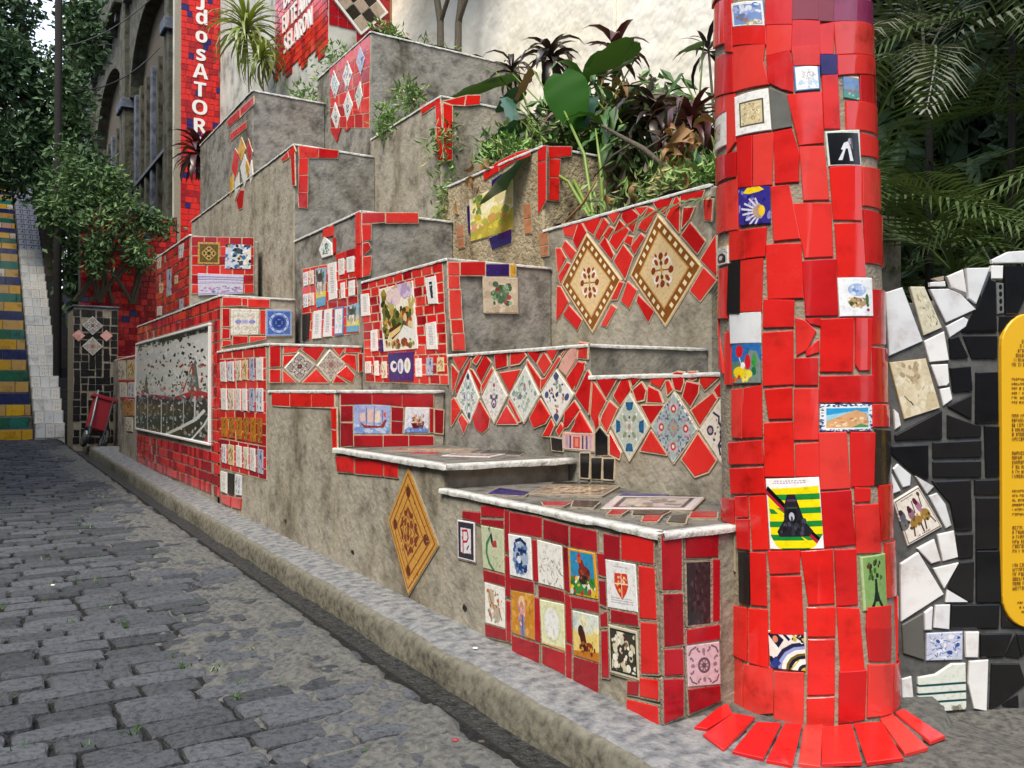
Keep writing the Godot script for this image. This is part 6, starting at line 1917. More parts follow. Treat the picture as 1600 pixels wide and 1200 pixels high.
const DATA := {
	"pillar": [
		["cyl", 0.000, """
r -1355,2293 -959,2271 -945,2131 -1412,2158
r -934,2268 -798,2254 -787,2087 -919,2100
ptSea -795,2241 -306,2210 -307,2130 -767,2162
r -279,2209 30,2193 8,2121 -286,2133
m 40,2193 328,2188 320,2129 28,2134
m 335,2188 521,2190 499,2125 335,2125
m 547,2191 878,2205 863,2140 528,2127
m 908,2207 1702,2257 1701,2178 892,2140
r -756,2158 -307,2128 -302,2074 -761,2105
r 34,2130 335,2121 326,2050 15,2049
r -762,2102 -315,2071 -344,2021 -280,1948 -761,1957
r -271,2126 7,2115 -12,2041 -279,2037
r -280,2031 -23,2035 8,1979 1,1914 -115,1926 -271,1953
r 12,2046 325,2047 318,1990 31,1992
ptSketch 19,1989 325,1984 324,1914 33,1910
n 340,2018 546,2021 529,1962 348,1961
r 531,2120 1702,2172 1698,2078 556,2026
r 341,2109 510,2119 488,2025 341,2024
r 560,2018 1697,2069 1697,2019 563,1963
s 357,1954 537,1958 547,1798 370,1797
ptCoast 624,1957 871,1966 877,1891 626,1893
r 916,1972 1696,2011 1696,1921 914,1889
r 661,1881 1696,1912 1695,1824 656,1799
ptFrame -763,1937 -281,1936 -250,1803 -746,1809
g -253,1930 -73,1903 -37,1857 -24,1807 -227,1804
r -48,1901 330,1903 334,1753 68,1748
r -1392,2113 -800,2084 -782,1958 -1379,1989
r -1392,1981 -766,1947 -759,1795 -915,1769 -919,1908 -1388,1917
ptScene -1667,1908 -927,1911 -918,1796 -1671,1808
ptFigure 364,1785 846,1801 855,1689 393,1680
r 873,1790 1695,1799 1693,1747 887,1727
r 73,1740 340,1738 376,1581 103,1580
r -731,1804 -513,1797 -528,1641 -714,1647
r -479,1796 -237,1792 -270,1637 -485,1640
r -213,1794 -25,1797 51,1721 35,1638 -214,1639
"""],
		["cyl", 0.000, """
r -1407,1778 -767,1760 -775,1686 -946,1692 -1396,1697
r -979,1675 -760,1677 -749,1516 -955,1521
r -1332,1680 -989,1674 -977,1522 -1350,1527
ptShell -725,1648 -286,1632 -289,1516 -716,1523
r -268,1627 -71,1625 -34,1567 31,1465 -245,1463
s 416,1675 836,1685 816,1524 445,1520
r 882,1685 1449,1701 1426,1579 880,1572
r -12,1567 398,1565 401,1409 95,1406 34,1503
r 876,1554 1376,1556 1411,1401 899,1396
r 1433,1552 1693,1567 1692,1403 1491,1398
r -912,1513 -630,1505 -648,1419 -909,1422
r -615,1505 -352,1503 -376,1419 -624,1420
s -337,1449 43,1445 48,1285 -330,1286
s 459,1503 817,1510 856,1352 476,1346
ptNine -1350,1474 -951,1478 -944,1413 -1361,1417
k -945,1411 -721,1408 -748,1250 -973,1256
r -1339,1406 -961,1399 -998,1240 -1368,1248
r -704,1411 -404,1410 -440,1250 -719,1253
r 65,1391 430,1396 439,1231 90,1230
ptVillage 452,1342 966,1348 967,1230 468,1225
r 997,1310 1579,1318 1500,1153 963,1146
r -385,1281 -51,1274 -66,1198 -401,1200
"""],
		["cyl", 0.000, """
w -930,1247 -449,1244 -452,1153 -912,1156
ptBalloon -910,1154 -449,1151 -452,1026 -900,1025
r -1669,1250 -1390,1243 -1375,1188 -1670,1203
r -1109,1187 -948,1192 -939,1025 -1074,1025
r -1674,1180 -1342,1179 -1105,1059 -1555,1102
s -411,1178 -72,1181 -83,1024 -417,1020
r -23,1219 71,1211 177,1181 77,1128 -19,1113
r 89,1217 231,1218 229,1200 130,1206
r 176,1143 209,1151 206,1120 85,1110 79,1123
s 258,1214 634,1219 600,1062 233,1062
r 686,1219 934,1222 873,1067 706,1066 662,1081
r -42,1098 189,1099 181,1022 -49,1022
r 224,1043 915,1046 897,969 216,970
r 960,1132 1524,1133 1555,968 931,969
r -930,1003 -744,1007 -748,855 -919,857
r -694,1007 -461,1017 -462,862 -719,857
s -395,1003 -98,1009 -106,921 -355,918
r -58,1005 186,1007 170,858 -72,856
ptStamp 205,961 877,963 870,881 196,879
r 904,958 1687,954 1687,889 901,895
s -1013,831 -471,847 -453,780 -989,768
s -412,900 -101,906 -102,745 -418,741
r -60,839 169,844 172,747 -69,746
r 198,874 491,876 515,713 194,709
r 562,876 910,872 863,717 554,717
b 947,882 1479,875 1439,710 907,716
"""],
		["cyl", 0.000, """
s -992,749 -454,764 -437,690 -970,675
ptFlag -419,732 174,745 203,531 -383,518
r -1412,641 -927,651 -936,578 -1348,574
r -888,662 -684,670 -680,610 -869,603
r -871,591 -671,598 -670,508 -855,504
s -638,671 -435,678 -413,518 -607,511
r 199,696 522,702 555,545 216,538
r 594,709 796,705 790,672 596,670
r 586,657 919,656 946,514 590,518
r 968,710 1412,709 1527,544 992,548
v -1677,546 -936,573 -926,428 -1353,420
k -845,487 -672,495 -686,336 -825,336
s -645,496 -454,501 -452,344 -641,339
s -407,509 -62,520 -68,458 -382,445
s -36,518 286,527 289,371 30,365
r 326,525 560,526 560,366 335,364
ptEiffel 604,504 1011,507 1036,344 637,342
r 1046,533 1683,521 1681,353 1072,370
s -376,432 -55,443 -45,274 -391,263
s -1034,309 -728,318 -743,158 -1037,158
s -680,319 -445,328 -444,157 -686,157
r -1398,311 -1065,307 -1069,156 -1465,149
s 15,351 294,355 284,274 14,270
s 334,355 574,349 620,166 354,166
r 700,350 1101,343 1095,278 690,294
r 1380,355 1682,341 1668,139 1321,164
"""],
		["cyl", 0.000, """
ptArcs -432,269 -8,279 -26,163 -411,157
s 19,256 276,260 258,103 -3,96
r 680,288 1111,275 1078,179 709,195
r -1437,132 -842,152 -824,-9 -1384,-11
r -779,139 -399,155 -403,21 -783,-14
r -356,146 -56,155 -77,2 -376,-1
r -11,81 257,90 240,6 -19,-2
r 339,164 636,165 598,24 315,16
r 689,179 1090,165 1058,21 655,30
r 1119,159 1664,139 1501,22 1089,27
"""],
	],
	"ring": [
		["y", 0.006, """
r 1843,1898 1988,1951 2036,1960 1994,1902 1858,1871
r 1819,1839 1991,1889 2017,1836 1794,1742
r 1807,1714 1998,1801 2045,1759 1840,1643
r 1844,1626 2061,1749 2090,1720 1874,1574
r 1901,1566 2093,1706 2137,1684 1930,1529
s 1953,1533 2131,1671 2214,1641 2045,1485
s 2062,1474 2234,1640 2307,1606 2162,1441
"""],
		["y", 0.006, """
r 2339,1627 2394,1627 2282,1445 2198,1453
r 2424,1634 2465,1637 2397,1465 2330,1463
"""],
	],
	"bw": [
		["bw", 0.000, """
w -128,1372 -68,1390 4,1216 -115,1168
ptMarks -40,1394 12,1395 77,1261 10,1235
w 33,1386 101,1389 147,1371 201,1324 92,1279
w 34,1409 87,1414 90,1398 35,1397
t 44,1422 83,1431 82,1418 62,1415
w 96,1430 155,1454 167,1378 112,1394
w 169,1459 255,1463 203,1343 177,1360
w 93,1265 158,1296 174,1288 165,1266 106,1230
w 12,1215 84,1247 101,1154 32,1148
w 264,1489 326,1518 393,1524 392,1484 266,1480
w 262,1470 306,1471 304,1429 263,1428
ptChain 282,1412 309,1413 310,1313 285,1309
k 313,1471 392,1473 391,1369 362,1312 315,1311
k 260,1450 260,1428 278,1422 282,1250 152,1248 205,1324
k 296,1300 354,1301 310,1265 293,1251
k 104,1224 136,1233 173,1164 109,1162
k 158,1233 284,1235 283,1163 188,1162
"""],
		["bw", 0.000, """
ptCream -117,1145 17,1159 69,996 -63,959
w 36,1137 96,1140 101,1080 93,1071 64,1068
w 68,1057 104,1063 113,1025 82,1005
k 107,1127 182,1133 188,1055 118,1049
k 204,1112 285,1115 287,948 202,946
k 100,1001 185,1037 184,959
k -95,907 74,987 74,896 -94,893
k 97,971 199,938 220,935 220,900 97,899
w -100,991 -86,979 -77,939 -95,928
k 43,881 220,887 220,834 43,833
k 43,818 220,818 219,767 43,770
k 235,935 290,932 289,768 240,767
k -108,870 23,874 23,765 -26,781 -106,845
w -87,813 -40,776 -43,744 -68,738 -103,798
w -110,781 -79,727 -106,718
w -22,772 43,737 19,715
w 28,706 56,715 86,678 108,609 89,600
ptHorses -105,693 -14,741 73,605 -53,546
k 40,755 180,758 185,592 125,591 105,683 56,736
k 198,755 289,755 289,707 197,709
k 203,696 289,694 288,525 202,525
k 128,576 188,577 188,501 137,497
w 57,579 117,589 132,503 77,492
w -17,536 44,563 66,494 33,486
"""],
		["bw", 0.000, """
w -78,488 -15,522 77,383 -76,302
w 42,468 134,483 81,403
k 139,483 191,486 187,356 167,357 97,404
w 94,395 166,354 88,357
k 202,520 288,518 293,348 202,352
w 9,325 36,342 31,268 11,269
w 50,347 101,347 97,267 44,275
k 109,344 287,339 283,261 106,270
g -73,289 0,323 5,172 -68,197
ptSwirl 16,257 149,256 148,163 15,168
w 159,254 208,252 204,169 162,172
k 216,243 335,240 302,166 216,169
k 352,237 385,235 385,172 370,162
k 312,166 348,231 365,158
ptStripes -17,115 48,122 107,153 157,152 160,-1 47,-1 -17,16
w -74,112 -41,118 -30,12 -69,5
w 174,156 243,157 236,-11 191,0 170,83
k 258,143 362,137 380,86 380,65 286,7 251,-4
k 299,4 356,30 358,-5
k 297,342 306,288 336,265 385,257 385,258 297,263
"""],
	],
	"B1": [
		["x", 1.782, """
ptLetterP -3257,454 -3110,461 -3107,297 -3253,291
d -3210,497 -3062,506 -3062,459 -3110,464 -3210,466
d -3055,536 -2884,544 -2884,509 -3055,494
d -3055,481 -2884,497 -2884,465 -3055,459
ptSnake -3055,456 -2884,462 -2877,292 -3037,287
d -2873,538 -2845,538 -2842,378 -2870,378
d -2870,362 -2841,362 -2834,207 -2864,210
d -2861,190 -2833,191 -2830,36 -2856,38
d -2837,535 -2618,540 -2618,468 -2837,456
d -2604,536 -2453,533 -2451,463 -2604,466
d -2441,532 -2294,535 -2291,468 -2441,462
ptFace -2845,450 -2689,458 -2679,302 -2833,294
ptTown -2646,456 -2492,457 -2481,306 -2636,300
ptRooster -2451,456 -2302,462 -2283,311 -2441,299
ptShield -2245,451 -2096,459 -2084,311 -2234,296
d -2681,451 -2653,453 -2639,303 -2673,303
d -2484,456 -2456,456 -2443,302 -2475,305
d -2292,463 -2251,466 -2242,394 -2283,394
d -2281,375 -2245,379 -2238,295 -2276,299
d -2256,533 -2174,534 -2174,459 -2251,453
s -2165,544 -2011,558 -2011,474 -2163,463
d -3037,277 -2877,284 -2872,243 -3032,234
d -2834,284 -2674,296 -2670,256 -2830,241
d -2636,292 -2481,299 -2476,262 -2636,249
d -2438,289 -2283,302 -2280,268 -2432,253
d -2216,292 -2086,303 -2081,270 -2216,250
ptFish -3027,231 -2873,237 -2869,81 -3020,69
ptSaint -2827,237 -2670,250 -2665,84 -2821,75
ptOval -2628,242 -2479,255 -2473,92 -2614,85
ptGaucho -2426,245 -2283,256 -2280,103 -2419,93
ptPebble -2229,242 -2086,252 -2076,101 -2220,88
d -2664,240 -2636,242 -2625,86 -2659,86
d -2471,293 -2441,288 -2431,126 -2464,133
d -3024,60 -2869,75 -2864,34 -3020,16
d -2821,63 -2636,76 -2639,-11 -2817,3
d -2614,76 -2473,85 -2473,9 -2612,12
d -2466,120 -2435,120 -2435,-4 -2464,-4
d -2422,86 -2283,98 -2286,-10 -2422,-8
d -2274,262 -2238,282 -2235,234 -2272,223
d -2268,210 -2235,218 -2229,68 -2265,62
s -2080,457 -2008,462 -1999,308 -2076,296
s -2071,283 -1996,296 -1990,146 -2069,126
s -2076,109 -1990,127 -1990,68 -2073,55
d -2133,84 -2081,95 -2083,54 -2135,44
s -2138,25 -1993,46 -1990,-10 -2138,-14
"""],
		["z", -1.977, """
d 1773,566 1855,561 1855,394 1777,403
d 1781,389 1858,381 1862,227 1785,232
d 1785,221 1857,212 1861,136 1787,145
d 1782,132 1861,120 1861,10 1785,1
d 1873,559 2012,554 2008,480 1873,490
ptCoal 1873,476 1977,469 1976,274 1879,282
d 1988,472 2017,469 2016,277 1987,278
d 1876,268 2016,264 2016,220 1876,225
ptFlower 1874,220 2013,212 2018,77 1881,93
d 1881,84 2016,73 2020,26 1887,10
"""],
		["y", 0.575, """
ptTan 1962,2983 2207,3208 2450,3004 2169,2767
ptRose 1928,2459 2198,2708 2468,2497 2180,2268
d 1939,2413 1987,2383 1891,2307 1851,2332
d 1942,2245 1991,2214 1898,2132 1857,2157
d 2152,2234 2225,2188 2124,2090 2046,2139
b 1989,2356 2097,2288 2001,2226 1925,2285
n 1959,3214 1982,3014 1915,2944 1820,3072
d 1853,2730 1949,2670 1858,2598 1808,2650
n 2288,2777 2426,2647 2363,2604 2227,2731
b 1975,2691 2038,2613 1926,2507 1878,2572
b 2313,3301 2535,3107 2481,3056 2244,3237
b 2293,2689 2471,2511 2508,2456 2569,2515
b 2021,2195 2064,2168 1943,2050 1912,2096
"""],
	],
	"B2": [
		["x", 1.782, """
s -4695,633 -4424,641 -4424,561 -4669,550
s -4409,641 -4038,654 -4038,577 -4408,558
s -4023,653 -3858,658 -3861,582 -4022,576
ptGold -3741,638 -3437,316 -3739,40 -3969,363
"""],
		["y", 0.675, """
ptTan 2070,4471 2425,4185 2268,4015 1904,4316
d 2013,4147 2098,4038 2025,3950 1944,4081
b 2410,4072 2560,3903 2367,3683 2252,3887
ptRose 2140,3957 2328,3759 2157,3629 2007,3846
"""],
	],
	"B3": [
		["x", 1.782, """
s -5910,992 -5528,992 -5528,904 -5909,907
s -5512,992 -5113,994 -5113,907 -5511,904
s -5099,994 -4722,997 -4721,910 -5098,907
s -4772,904 -4693,905 -4688,789 -4759,791
s -4759,782 -4688,780 -4682,664 -4745,666
"""],
		["z", -4.708, """
d 1808,992 1996,994 1996,930 1809,926
d 2001,994 2188,989 2188,914 2001,929
d 2193,987 2397,982 2397,907 2193,909
d 1809,918 1880,918 1880,829 1809,829
d 1809,820 1880,818 1883,691 1809,687
ptShip 1888,924 2118,917 2110,751 1890,758
d 2123,908 2198,902 2195,826 2123,832
d 2123,823 2195,819 2192,750 2123,752
ptBoat 2216,907 2370,901 2365,751 2206,755
d 2375,896 2397,895 2397,755 2376,755
d 1888,747 2065,742 2065,676 1890,685
d 2072,742 2230,738 2230,670 2072,676
d 2237,738 2397,729 2401,660 2237,665
d 2408,891 2468,885 2463,743 2408,750
"""],
	],
	"B4": [
		["x", 1.782, """
bg -7595,1356 -6054,1319 -6034,381 -7317,367 5 12
ptBk1 -7345,1241 -7151,1243 -7138,1077 -7308,1083
ptBk2 -7094,1238 -6917,1239 -6909,1079 -7075,1084
ptBk3 -6863,1237 -6705,1239 -6698,1084 -6845,1086
ptBk4 -6669,1234 -6519,1238 -6523,1086 -6658,1091
ptBk5 -6470,1243 -6347,1243 -6345,1076 -6459,1083
ptBk6 -6291,1241 -6128,1242 -6127,1077 -6280,1081
ptBk6 -7307,1024 -7132,1023 -7118,851 -7281,851
ptBk3 -7075,1023 -6898,1022 -6896,855 -7062,852
ptBk1 -6860,1022 -6703,1022 -6701,856 -6843,856
ptBk6 -6657,1022 -6537,1021 -6535,856 -6645,857
ptBk5 -6478,1024 -6345,1024 -6343,856 -6467,858
ptBk2 -6289,1023 -6117,1023 -6116,856 -6278,856
ptOch1 -7292,788 -7106,793 -7104,633 -7279,634
ptOch2 -7050,795 -6885,799 -6883,635 -7037,633
ptOch1 -6831,797 -6675,804 -6673,636 -6819,633
ptOch2 -6624,802 -6486,806 -6484,634 -6613,635
ptOch1 -6437,807 -6296,811 -6304,633 -6426,634
ptOch2 -6250,809 -6138,812 -6145,632 -6239,633
ptBk2 -7278,570 -7138,575 -7136,422 -7264,423
ptBk4 -7081,578 -6904,580 -6902,420 -7068,419
ptBk6 -6829,584 -6683,583 -6681,422 -6817,422
ptBk3 -6622,583 -6493,586 -6492,422 -6610,423
ptBk1 -6445,586 -6313,587 -6311,419 -6434,423
ptBk5 -6248,588 -6114,588 -6112,417 -6237,416
ptBk6 -7311,345 -7124,350 -7122,181 -7297,183
b -7079,349 -6902,356 -6911,192 -7077,185
ptBk2 -6848,357 -6681,360 -6690,210 -6846,198
r -7285,154 -6987,166 -6997,90 -7284,91
r -6954,166 -6679,184 -6704,102 -6964,91
"""],
		["z", -6.005, """
ptGeo1 1890,1165 1993,1280 2110,1192 1999,1065
ptGeo2 2128,1186 2223,1303 2339,1201 2230,1072
r 1790,1312 1858,1320 1859,1178 1790,1172
r 1790,1151 1859,1152 1859,1066 1790,1066
r 1886,1320 2019,1324 1975,1280 1886,1269
r 1886,1250 1964,1255 1907,1194 1882,1179
r 2036,1325 2197,1335 2122,1220 2016,1296
r 1882,1146 1970,1065 1884,1064
r 2122,1161 2212,1066 2022,1065
r 2244,1319 2342,1327 2296,1262
r 2351,1322 2467,1331 2457,1292 2339,1285
r 2348,1269 2417,1265 2426,1152 2309,1239
r 2447,1277 2474,1278 2474,1153 2448,1144
r 2348,1187 2411,1120 2395,1070 2275,1125
r 2248,1066 2272,1113 2346,1067
"""],
	],
	"B5": [
		["z", -7.353, """
r 1799,1779 1947,1782 1948,1722 1794,1709
r 1957,1780 1996,1780 1996,1723 1957,1721
r 2006,1778 2182,1781 2183,1715 2006,1711
ptLace 1866,1687 2095,1693 2090,1485 1866,1472
ptBlue 2157,1697 2378,1703 2377,1484 2157,1472
r 1796,1686 1851,1689 1852,1542 1796,1539
r 1796,1521 1852,1518 1852,1444 1792,1437
r 1797,1421 1862,1423 1862,1395 1795,1374
r 1881,1461 2000,1463 2000,1414 1881,1391
r 2021,1460 2150,1465 2150,1449 2022,1415
r 2107,1687 2148,1689 2148,1489 2107,1487
"""],
	],
	"B6": [
		["z", -8.525, """
bg 1792,2464 2381,2509 2377,1962 1794,1921 5 6
ptOrnG 1851,2414 2056,2427 2051,2218 1851,2208
ptCollage 2111,2421 2353,2431 2348,2196 2101,2183
ptTextile 1851,2119 2280,2133 2275,1950 1857,1909
"""],
		["x", 1.782, """
ptBk4 -10045,2175 -9813,2157 -9811,2056 -10010,2062
ptBk5 -9624,2272 -9378,2255 -9374,1990 -9587,1991
ptBk4 -9200,2169 -9040,2156 -9056,2076 -9199,2080
ptBk5 -8970,1905 -8795,1895 -8805,1799 -8968,1807
ptBk2 -9006,2443 -8761,2431 -8812,2301 -9004,2315
ptBk3 -10154,2503 -9884,2480 -9948,2336 -10151,2348
ptBk1 -10143,1933 -9874,1917 -9885,1823 -10128,1835
"""],
	],
	"B7": [
		["x", 1.782, """
ptBk3 -13028,1421 -12404,1412 -12398,1170 -12978,1177
ptBk4 -12208,1406 -11652,1395 -11647,1161 -12202,1167
ptBk1 -12870,1118 -12298,1120 -12293,929 -12822,926
ptBk2 -12143,1118 -11628,1114 -11624,927 -12138,924
ptOch1 -12592,890 -11694,897 -11690,698 -12526,684
ptBk3 -12326,658 -11797,671 -11793,497 -12321,486
r -13073,1478 -11653,1439 -11652,1401 -13028,1431
r -12978,1161 -11647,1152 -11646,1122 -12977,1129
r -12780,920 -11641,927 -11641,903 -12779,895
"""],
	],
	"E1": [
		["x", 3.259, """
ptPlaque -4296,1980 -3962,1657 -4238,1361 -4562,1690
ptPlaque -3644,1986 -3303,1656 -3583,1359 -3881,1674
r -4566,2082 -4398,2055 -4443,1976 -4531,2004
r -4382,2056 -4358,2060 -4302,1989 -4396,1898 -4441,1958
r -4333,2054 -4145,2060 -4231,1964 -4283,1995
r -4128,2049 -4081,2004 -4174,1920 -4216,1948
r -4102,2073 -3963,2067 -4032,1998
r -4069,1986 -4035,1969 -4093,1916 -4130,1943
r -3949,2057 -3871,2058 -3812,2012 -3857,1917 -3959,2022
r -3838,2057 -3732,2044 -3790,2006
r -3719,2038 -3651,2004 -3746,1907 -3810,1938
r -3979,2009 -3891,1936 -4009,1835 -4072,1896
r -3689,2073 -3517,2064 -3586,1974 -3649,2018
r -3495,2060 -3470,2028 -3475,1858 -3574,1957
r -3463,2059 -3285,2050 -3302,2018 -3460,2025
r -3440,1988 -3356,1976 -3392,1920 -3454,1878
r -3291,2001 -3226,1992 -3238,1884 -3282,1894
r -3390,1897 -3281,1783 -3335,1725 -3454,1840
r -3204,1800 -3200,1592 -3310,1690
r -3292,1646 -3204,1571 -3317,1474 -3391,1537
r -4115,1931 -4033,1814 -4051,1787 -4165,1894
r -3903,1907 -3857,1892 -3874,1846 -3936,1876
r -3944,1860 -3858,1775 -3927,1655 -4030,1775
r -3788,1900 -3757,1877 -3846,1790 -3872,1837
r -4631,1935 -4579,1927 -4520,1854 -4609,1767
r -4524,1968 -4409,1880 -4457,1831 -4559,1934
r -4506,1826 -4467,1809 -4581,1698 -4602,1750
r -4617,1685 -4579,1677 -4492,1572 -4562,1505 -4624,1460
r -4485,1549 -4349,1447 -4396,1388 -4545,1494
r -4055,1549 -3979,1646 -3941,1635 -4003,1546
r -3962,1533 -3904,1638 -3824,1580 -3892,1484
r -3811,1551 -3679,1451 -3725,1391 -3822,1517
r -4055,1517 -4012,1492 -4106,1390 -4153,1403
"""],
	],
	"D2": [
		["x", 2.481, """
ptAzul1 -4411,1130 -4282,963 -4393,817 -4556,961
ptAzul2 -4113,1115 -3982,975 -4118,826 -4250,969
ptAzul3 -3797,1134 -3667,981 -3815,835 -3953,980
ptAzul4 -3518,1108 -3374,987 -3515,837 -3650,991
r -4602,1208 -4407,1207 -4515,1122
r -4615,1162 -4527,1110 -4602,985
r -4380,1191 -4391,1152 -4547,985 -4566,1007
r -4308,1205 -4241,1215 -4315,1156 -4358,1174
r -4218,1206 -4156,1162 -4261,1057 -4313,1122
r -4391,1130 -4360,1122 -4263,1039 -4277,996
r -4142,1134 -4123,1118 -4252,993 -4255,1031
r -4111,1210 -3984,1211 -3984,1140 -4100,1127
r -3946,1209 -3813,1209 -3794,1187 -3857,1149 -3946,1142
r -4055,1101 -3850,1114 -3953,997
r -3786,1165 -3658,1062 -3663,1011 -3781,1141
r -3781,1205 -3643,1215 -3702,1145
r -3689,1143 -3628,1199 -3564,1140 -3628,1085
r -3613,1211 -3499,1214 -3552,1155
r -3654,1060 -3618,1064 -3498,1171 -3482,1162 -3639,1021 -3657,1006
r -3472,1184 -3411,1219 -3449,1194 -3480,1167
o -3465,1156 -3395,1214 -3347,1212 -3349,1158 -3433,1077 -3496,1115
r -3330,1234 -3265,1226 -3269,1156 -3338,1163
r -3338,1142 -3284,1133 -3386,1007 -3432,1062
r -3256,1090 -3236,1059 -3257,903 -3361,987
r -4614,949 -4580,960 -4499,893 -4614,794
r -4530,836 -4491,864 -4418,816 -4465,754
r -4357,852 -4277,945 -4167,851 -4186,798 -4250,766 -4324,786
r -3990,922 -3878,829 -4090,822
r -3956,961 -3845,844 -3867,839 -3965,943
r -3663,961 -3574,881 -3615,842 -3720,814 -3759,862
r -3564,861 -3541,829 -3581,776 -3639,777
r -3448,898 -3370,954 -3326,914 -3426,829 -3458,823
r -3317,900 -3229,809 -3400,807
r -3521,806 -3482,844 -3459,822 -3498,782
"""],
		["x", 2.481, """
ptWeave -3462,798 -3219,804 -3219,722 -3462,720
k -3564,772 -3471,766 -3464,709 -3555,710
k -3322,707 -3249,711 -3256,594 -3322,592
k -3235,690 -3159,695 -3165,598 -3235,595
k -3145,692 -3066,697 -3072,602 -3145,599
k -3204,805 -3170,834 -3114,794 -3114,713 -3204,704
"""],
	],
	"D1": [
		["x", 2.481, """
ptStar -2957,992 -2828,850 -2961,697 -3082,844
ptFloral -2673,998 -2540,848 -2679,704 -2812,851
ptScroll -2407,976 -2297,854 -2408,721 -2527,847
r -3204,1064 -3038,1068 -3123,973
r -3002,1068 -2975,1070 -2952,1007 -3024,939 -3070,981
r -2962,1071 -2869,1072 -2938,1024
r -2936,1006 -2880,1039 -2850,1006 -2863,965 -2911,957
r -2829,1073 -2717,1066 -2740,1039 -2758,1015 -2817,1037
r -2835,1022 -2770,1001 -2747,955 -2842,956
r -2879,939 -2741,941 -2818,860
r -2727,1042 -2706,1045 -2683,1010 -2715,987
r -2692,1071 -2658,1080 -2620,1076 -2620,1034 -2636,1003 -2669,1010
r -2590,1079 -2549,1078 -2546,1053 -2567,1047 -2590,1053
r -2525,1063 -2423,1057 -2500,1007 -2525,1037
r -2601,1040 -2533,1028 -2538,994 -2581,941 -2624,979
r -2574,925 -2454,994 -2433,972 -2526,865
r -2447,1006 -2403,1042 -2403,981 -2427,980
r -2818,833 -2721,738 -2886,745
r -2537,832 -2439,732 -2480,685 -2554,660 -2630,724
r -3098,818 -3019,728 -3031,698 -3098,715
r -3361,1112 -3288,1138 -3294,1103 -3361,1013
r -3357,980 -3264,1097 -3239,1065 -3258,895
r -3222,1046 -3128,958 -3213,851 -3240,886
r -3154,891 -3099,954 -3045,925 -3120,815 -3164,865
r -3361,863 -3324,906 -3229,810 -3361,805
r -3211,850 -3184,886 -3178,847 -3202,825
"""],
	],
	"D3": [
		["x", 2.481, """
bg -6042,1813 -4738,1802 -4656,1040 -5956,1071 9 12
ptPainting -5692,1723 -5148,1727 -5071,1278 -5610,1279
ptText -6032,1720 -5887,1715 -5857,1552 -6017,1556
ptText -5843,1439 -5732,1443 -5717,1289 -5837,1288
n -5691,1364 -5623,1366 -5623,1279 -5690,1282
ptVert -4971,1723 -4821,1721 -4789,1545 -4917,1553
ptText -4960,1431 -4821,1436 -4795,1262 -4938,1267
ptBk1 -5942,1218 -5842,1219 -5836,1134 -5942,1133
ptBk6 -5772,1219 -5704,1219 -5698,1112 -5772,1114
ptBk3 -5650,1210 -5565,1210 -5557,1094 -5649,1093
ptNavy -5539,1265 -5140,1261 -5139,1068 -5518,1072
ptBk6 -5105,1214 -5019,1214 -5014,1095 -5100,1096
ptBk5 -4949,1214 -4862,1213 -4862,1102 -4948,1101
ptBk4 -4799,1209 -4713,1211 -4707,1123 -4799,1122
"""],
		["z", -4.672, """
r 2481,1787 2553,1791 2557,1714 2481,1709
r 2567,1794 2739,1810 2739,1727 2567,1715
n 2749,1796 2916,1809 2916,1735 2749,1723
y 2926,1805 2966,1808 2966,1738 2926,1735
r 2484,1702 2554,1707 2559,1633 2484,1628
r 2489,1617 2565,1624 2574,1452 2495,1443
r 2500,1437 2579,1440 2585,1363 2506,1356
r 2512,1349 2591,1355 2596,1255 2517,1253
ptLeafy 2730,1714 2976,1724 2981,1504 2739,1495
"""],
	],
	"D4": [
		["x", 2.481, """
bg -7360,2068 -6139,2004 -6061,1435 -7377,1449 6 8
r -6840,2328 -6610,2329 -6610,2245 -6833,2259
ptTea -6931,2178 -6804,2268 -6644,2188 -6626,2092 -6857,2097
r -6603,2222 -6559,2222 -6558,2104 -6602,2085
r -6541,2084 -6349,2083 -6349,2034 -6541,2040
d -6321,2085 -6161,2080 -6151,2029 -6320,2030
r -6134,2339 -6050,2341 -6043,2101 -6133,2102
r -6133,2094 -6043,2093 -6033,1846 -6123,1847
ptBk2 -7331,2031 -7219,2029 -7210,1911 -7314,1911
ptBk3 -7187,2028 -7070,2025 -7062,1906 -7178,1911
ptTall -7024,2028 -6767,2010 -6783,1703 -6985,1700
ptText -6724,2034 -6551,2027 -6516,1735 -6701,1736
ptBk1 -6490,2044 -6365,2037 -6365,1910 -6476,1910
ptText -6311,2030 -6163,2025 -6163,1905 -6301,1912
ptBk6 -6440,1846 -6358,1847 -6351,1724 -6423,1723
ptBk6 -6269,1843 -6150,1842 -6150,1725 -6268,1728
ptBk2 -7330,1843 -7217,1839 -7209,1725 -7313,1723
ptBk3 -7186,1840 -7061,1833 -7053,1726 -7177,1729
ptCoal -7345,1669 -7157,1668 -7183,1452 -7344,1440
ptText -7061,1674 -6855,1671 -6890,1441 -7090,1444
ptText -6801,1666 -6631,1663 -6640,1443 -6836,1447
ptSketch -6563,1666 -6373,1662 -6389,1441 -6572,1445
ptTall -6309,1657 -6083,1661 -6076,1447 -6308,1455
"""],
		["z", -6.037, """
r 2484,2326 2665,2346 2665,2278 2484,2247
r 2677,2347 2941,2376 2941,2301 2677,2273
r 2484,2237 2555,2244 2552,2135 2491,2117
r 2491,2100 2533,2110 2552,2072 2491,2010
r 2491,1999 2556,2010 2552,1919 2542,1871 2491,1855
"""],
	],
	"D5": [
		["x", 2.481, """
r -7962,3164 -7782,3189 -7744,3130 -7923,3133
r -7772,3190 -7608,3206 -7554,3143 -7726,3130
r -7680,3148 -7585,3146 -7561,2840 -7633,2855
"""],
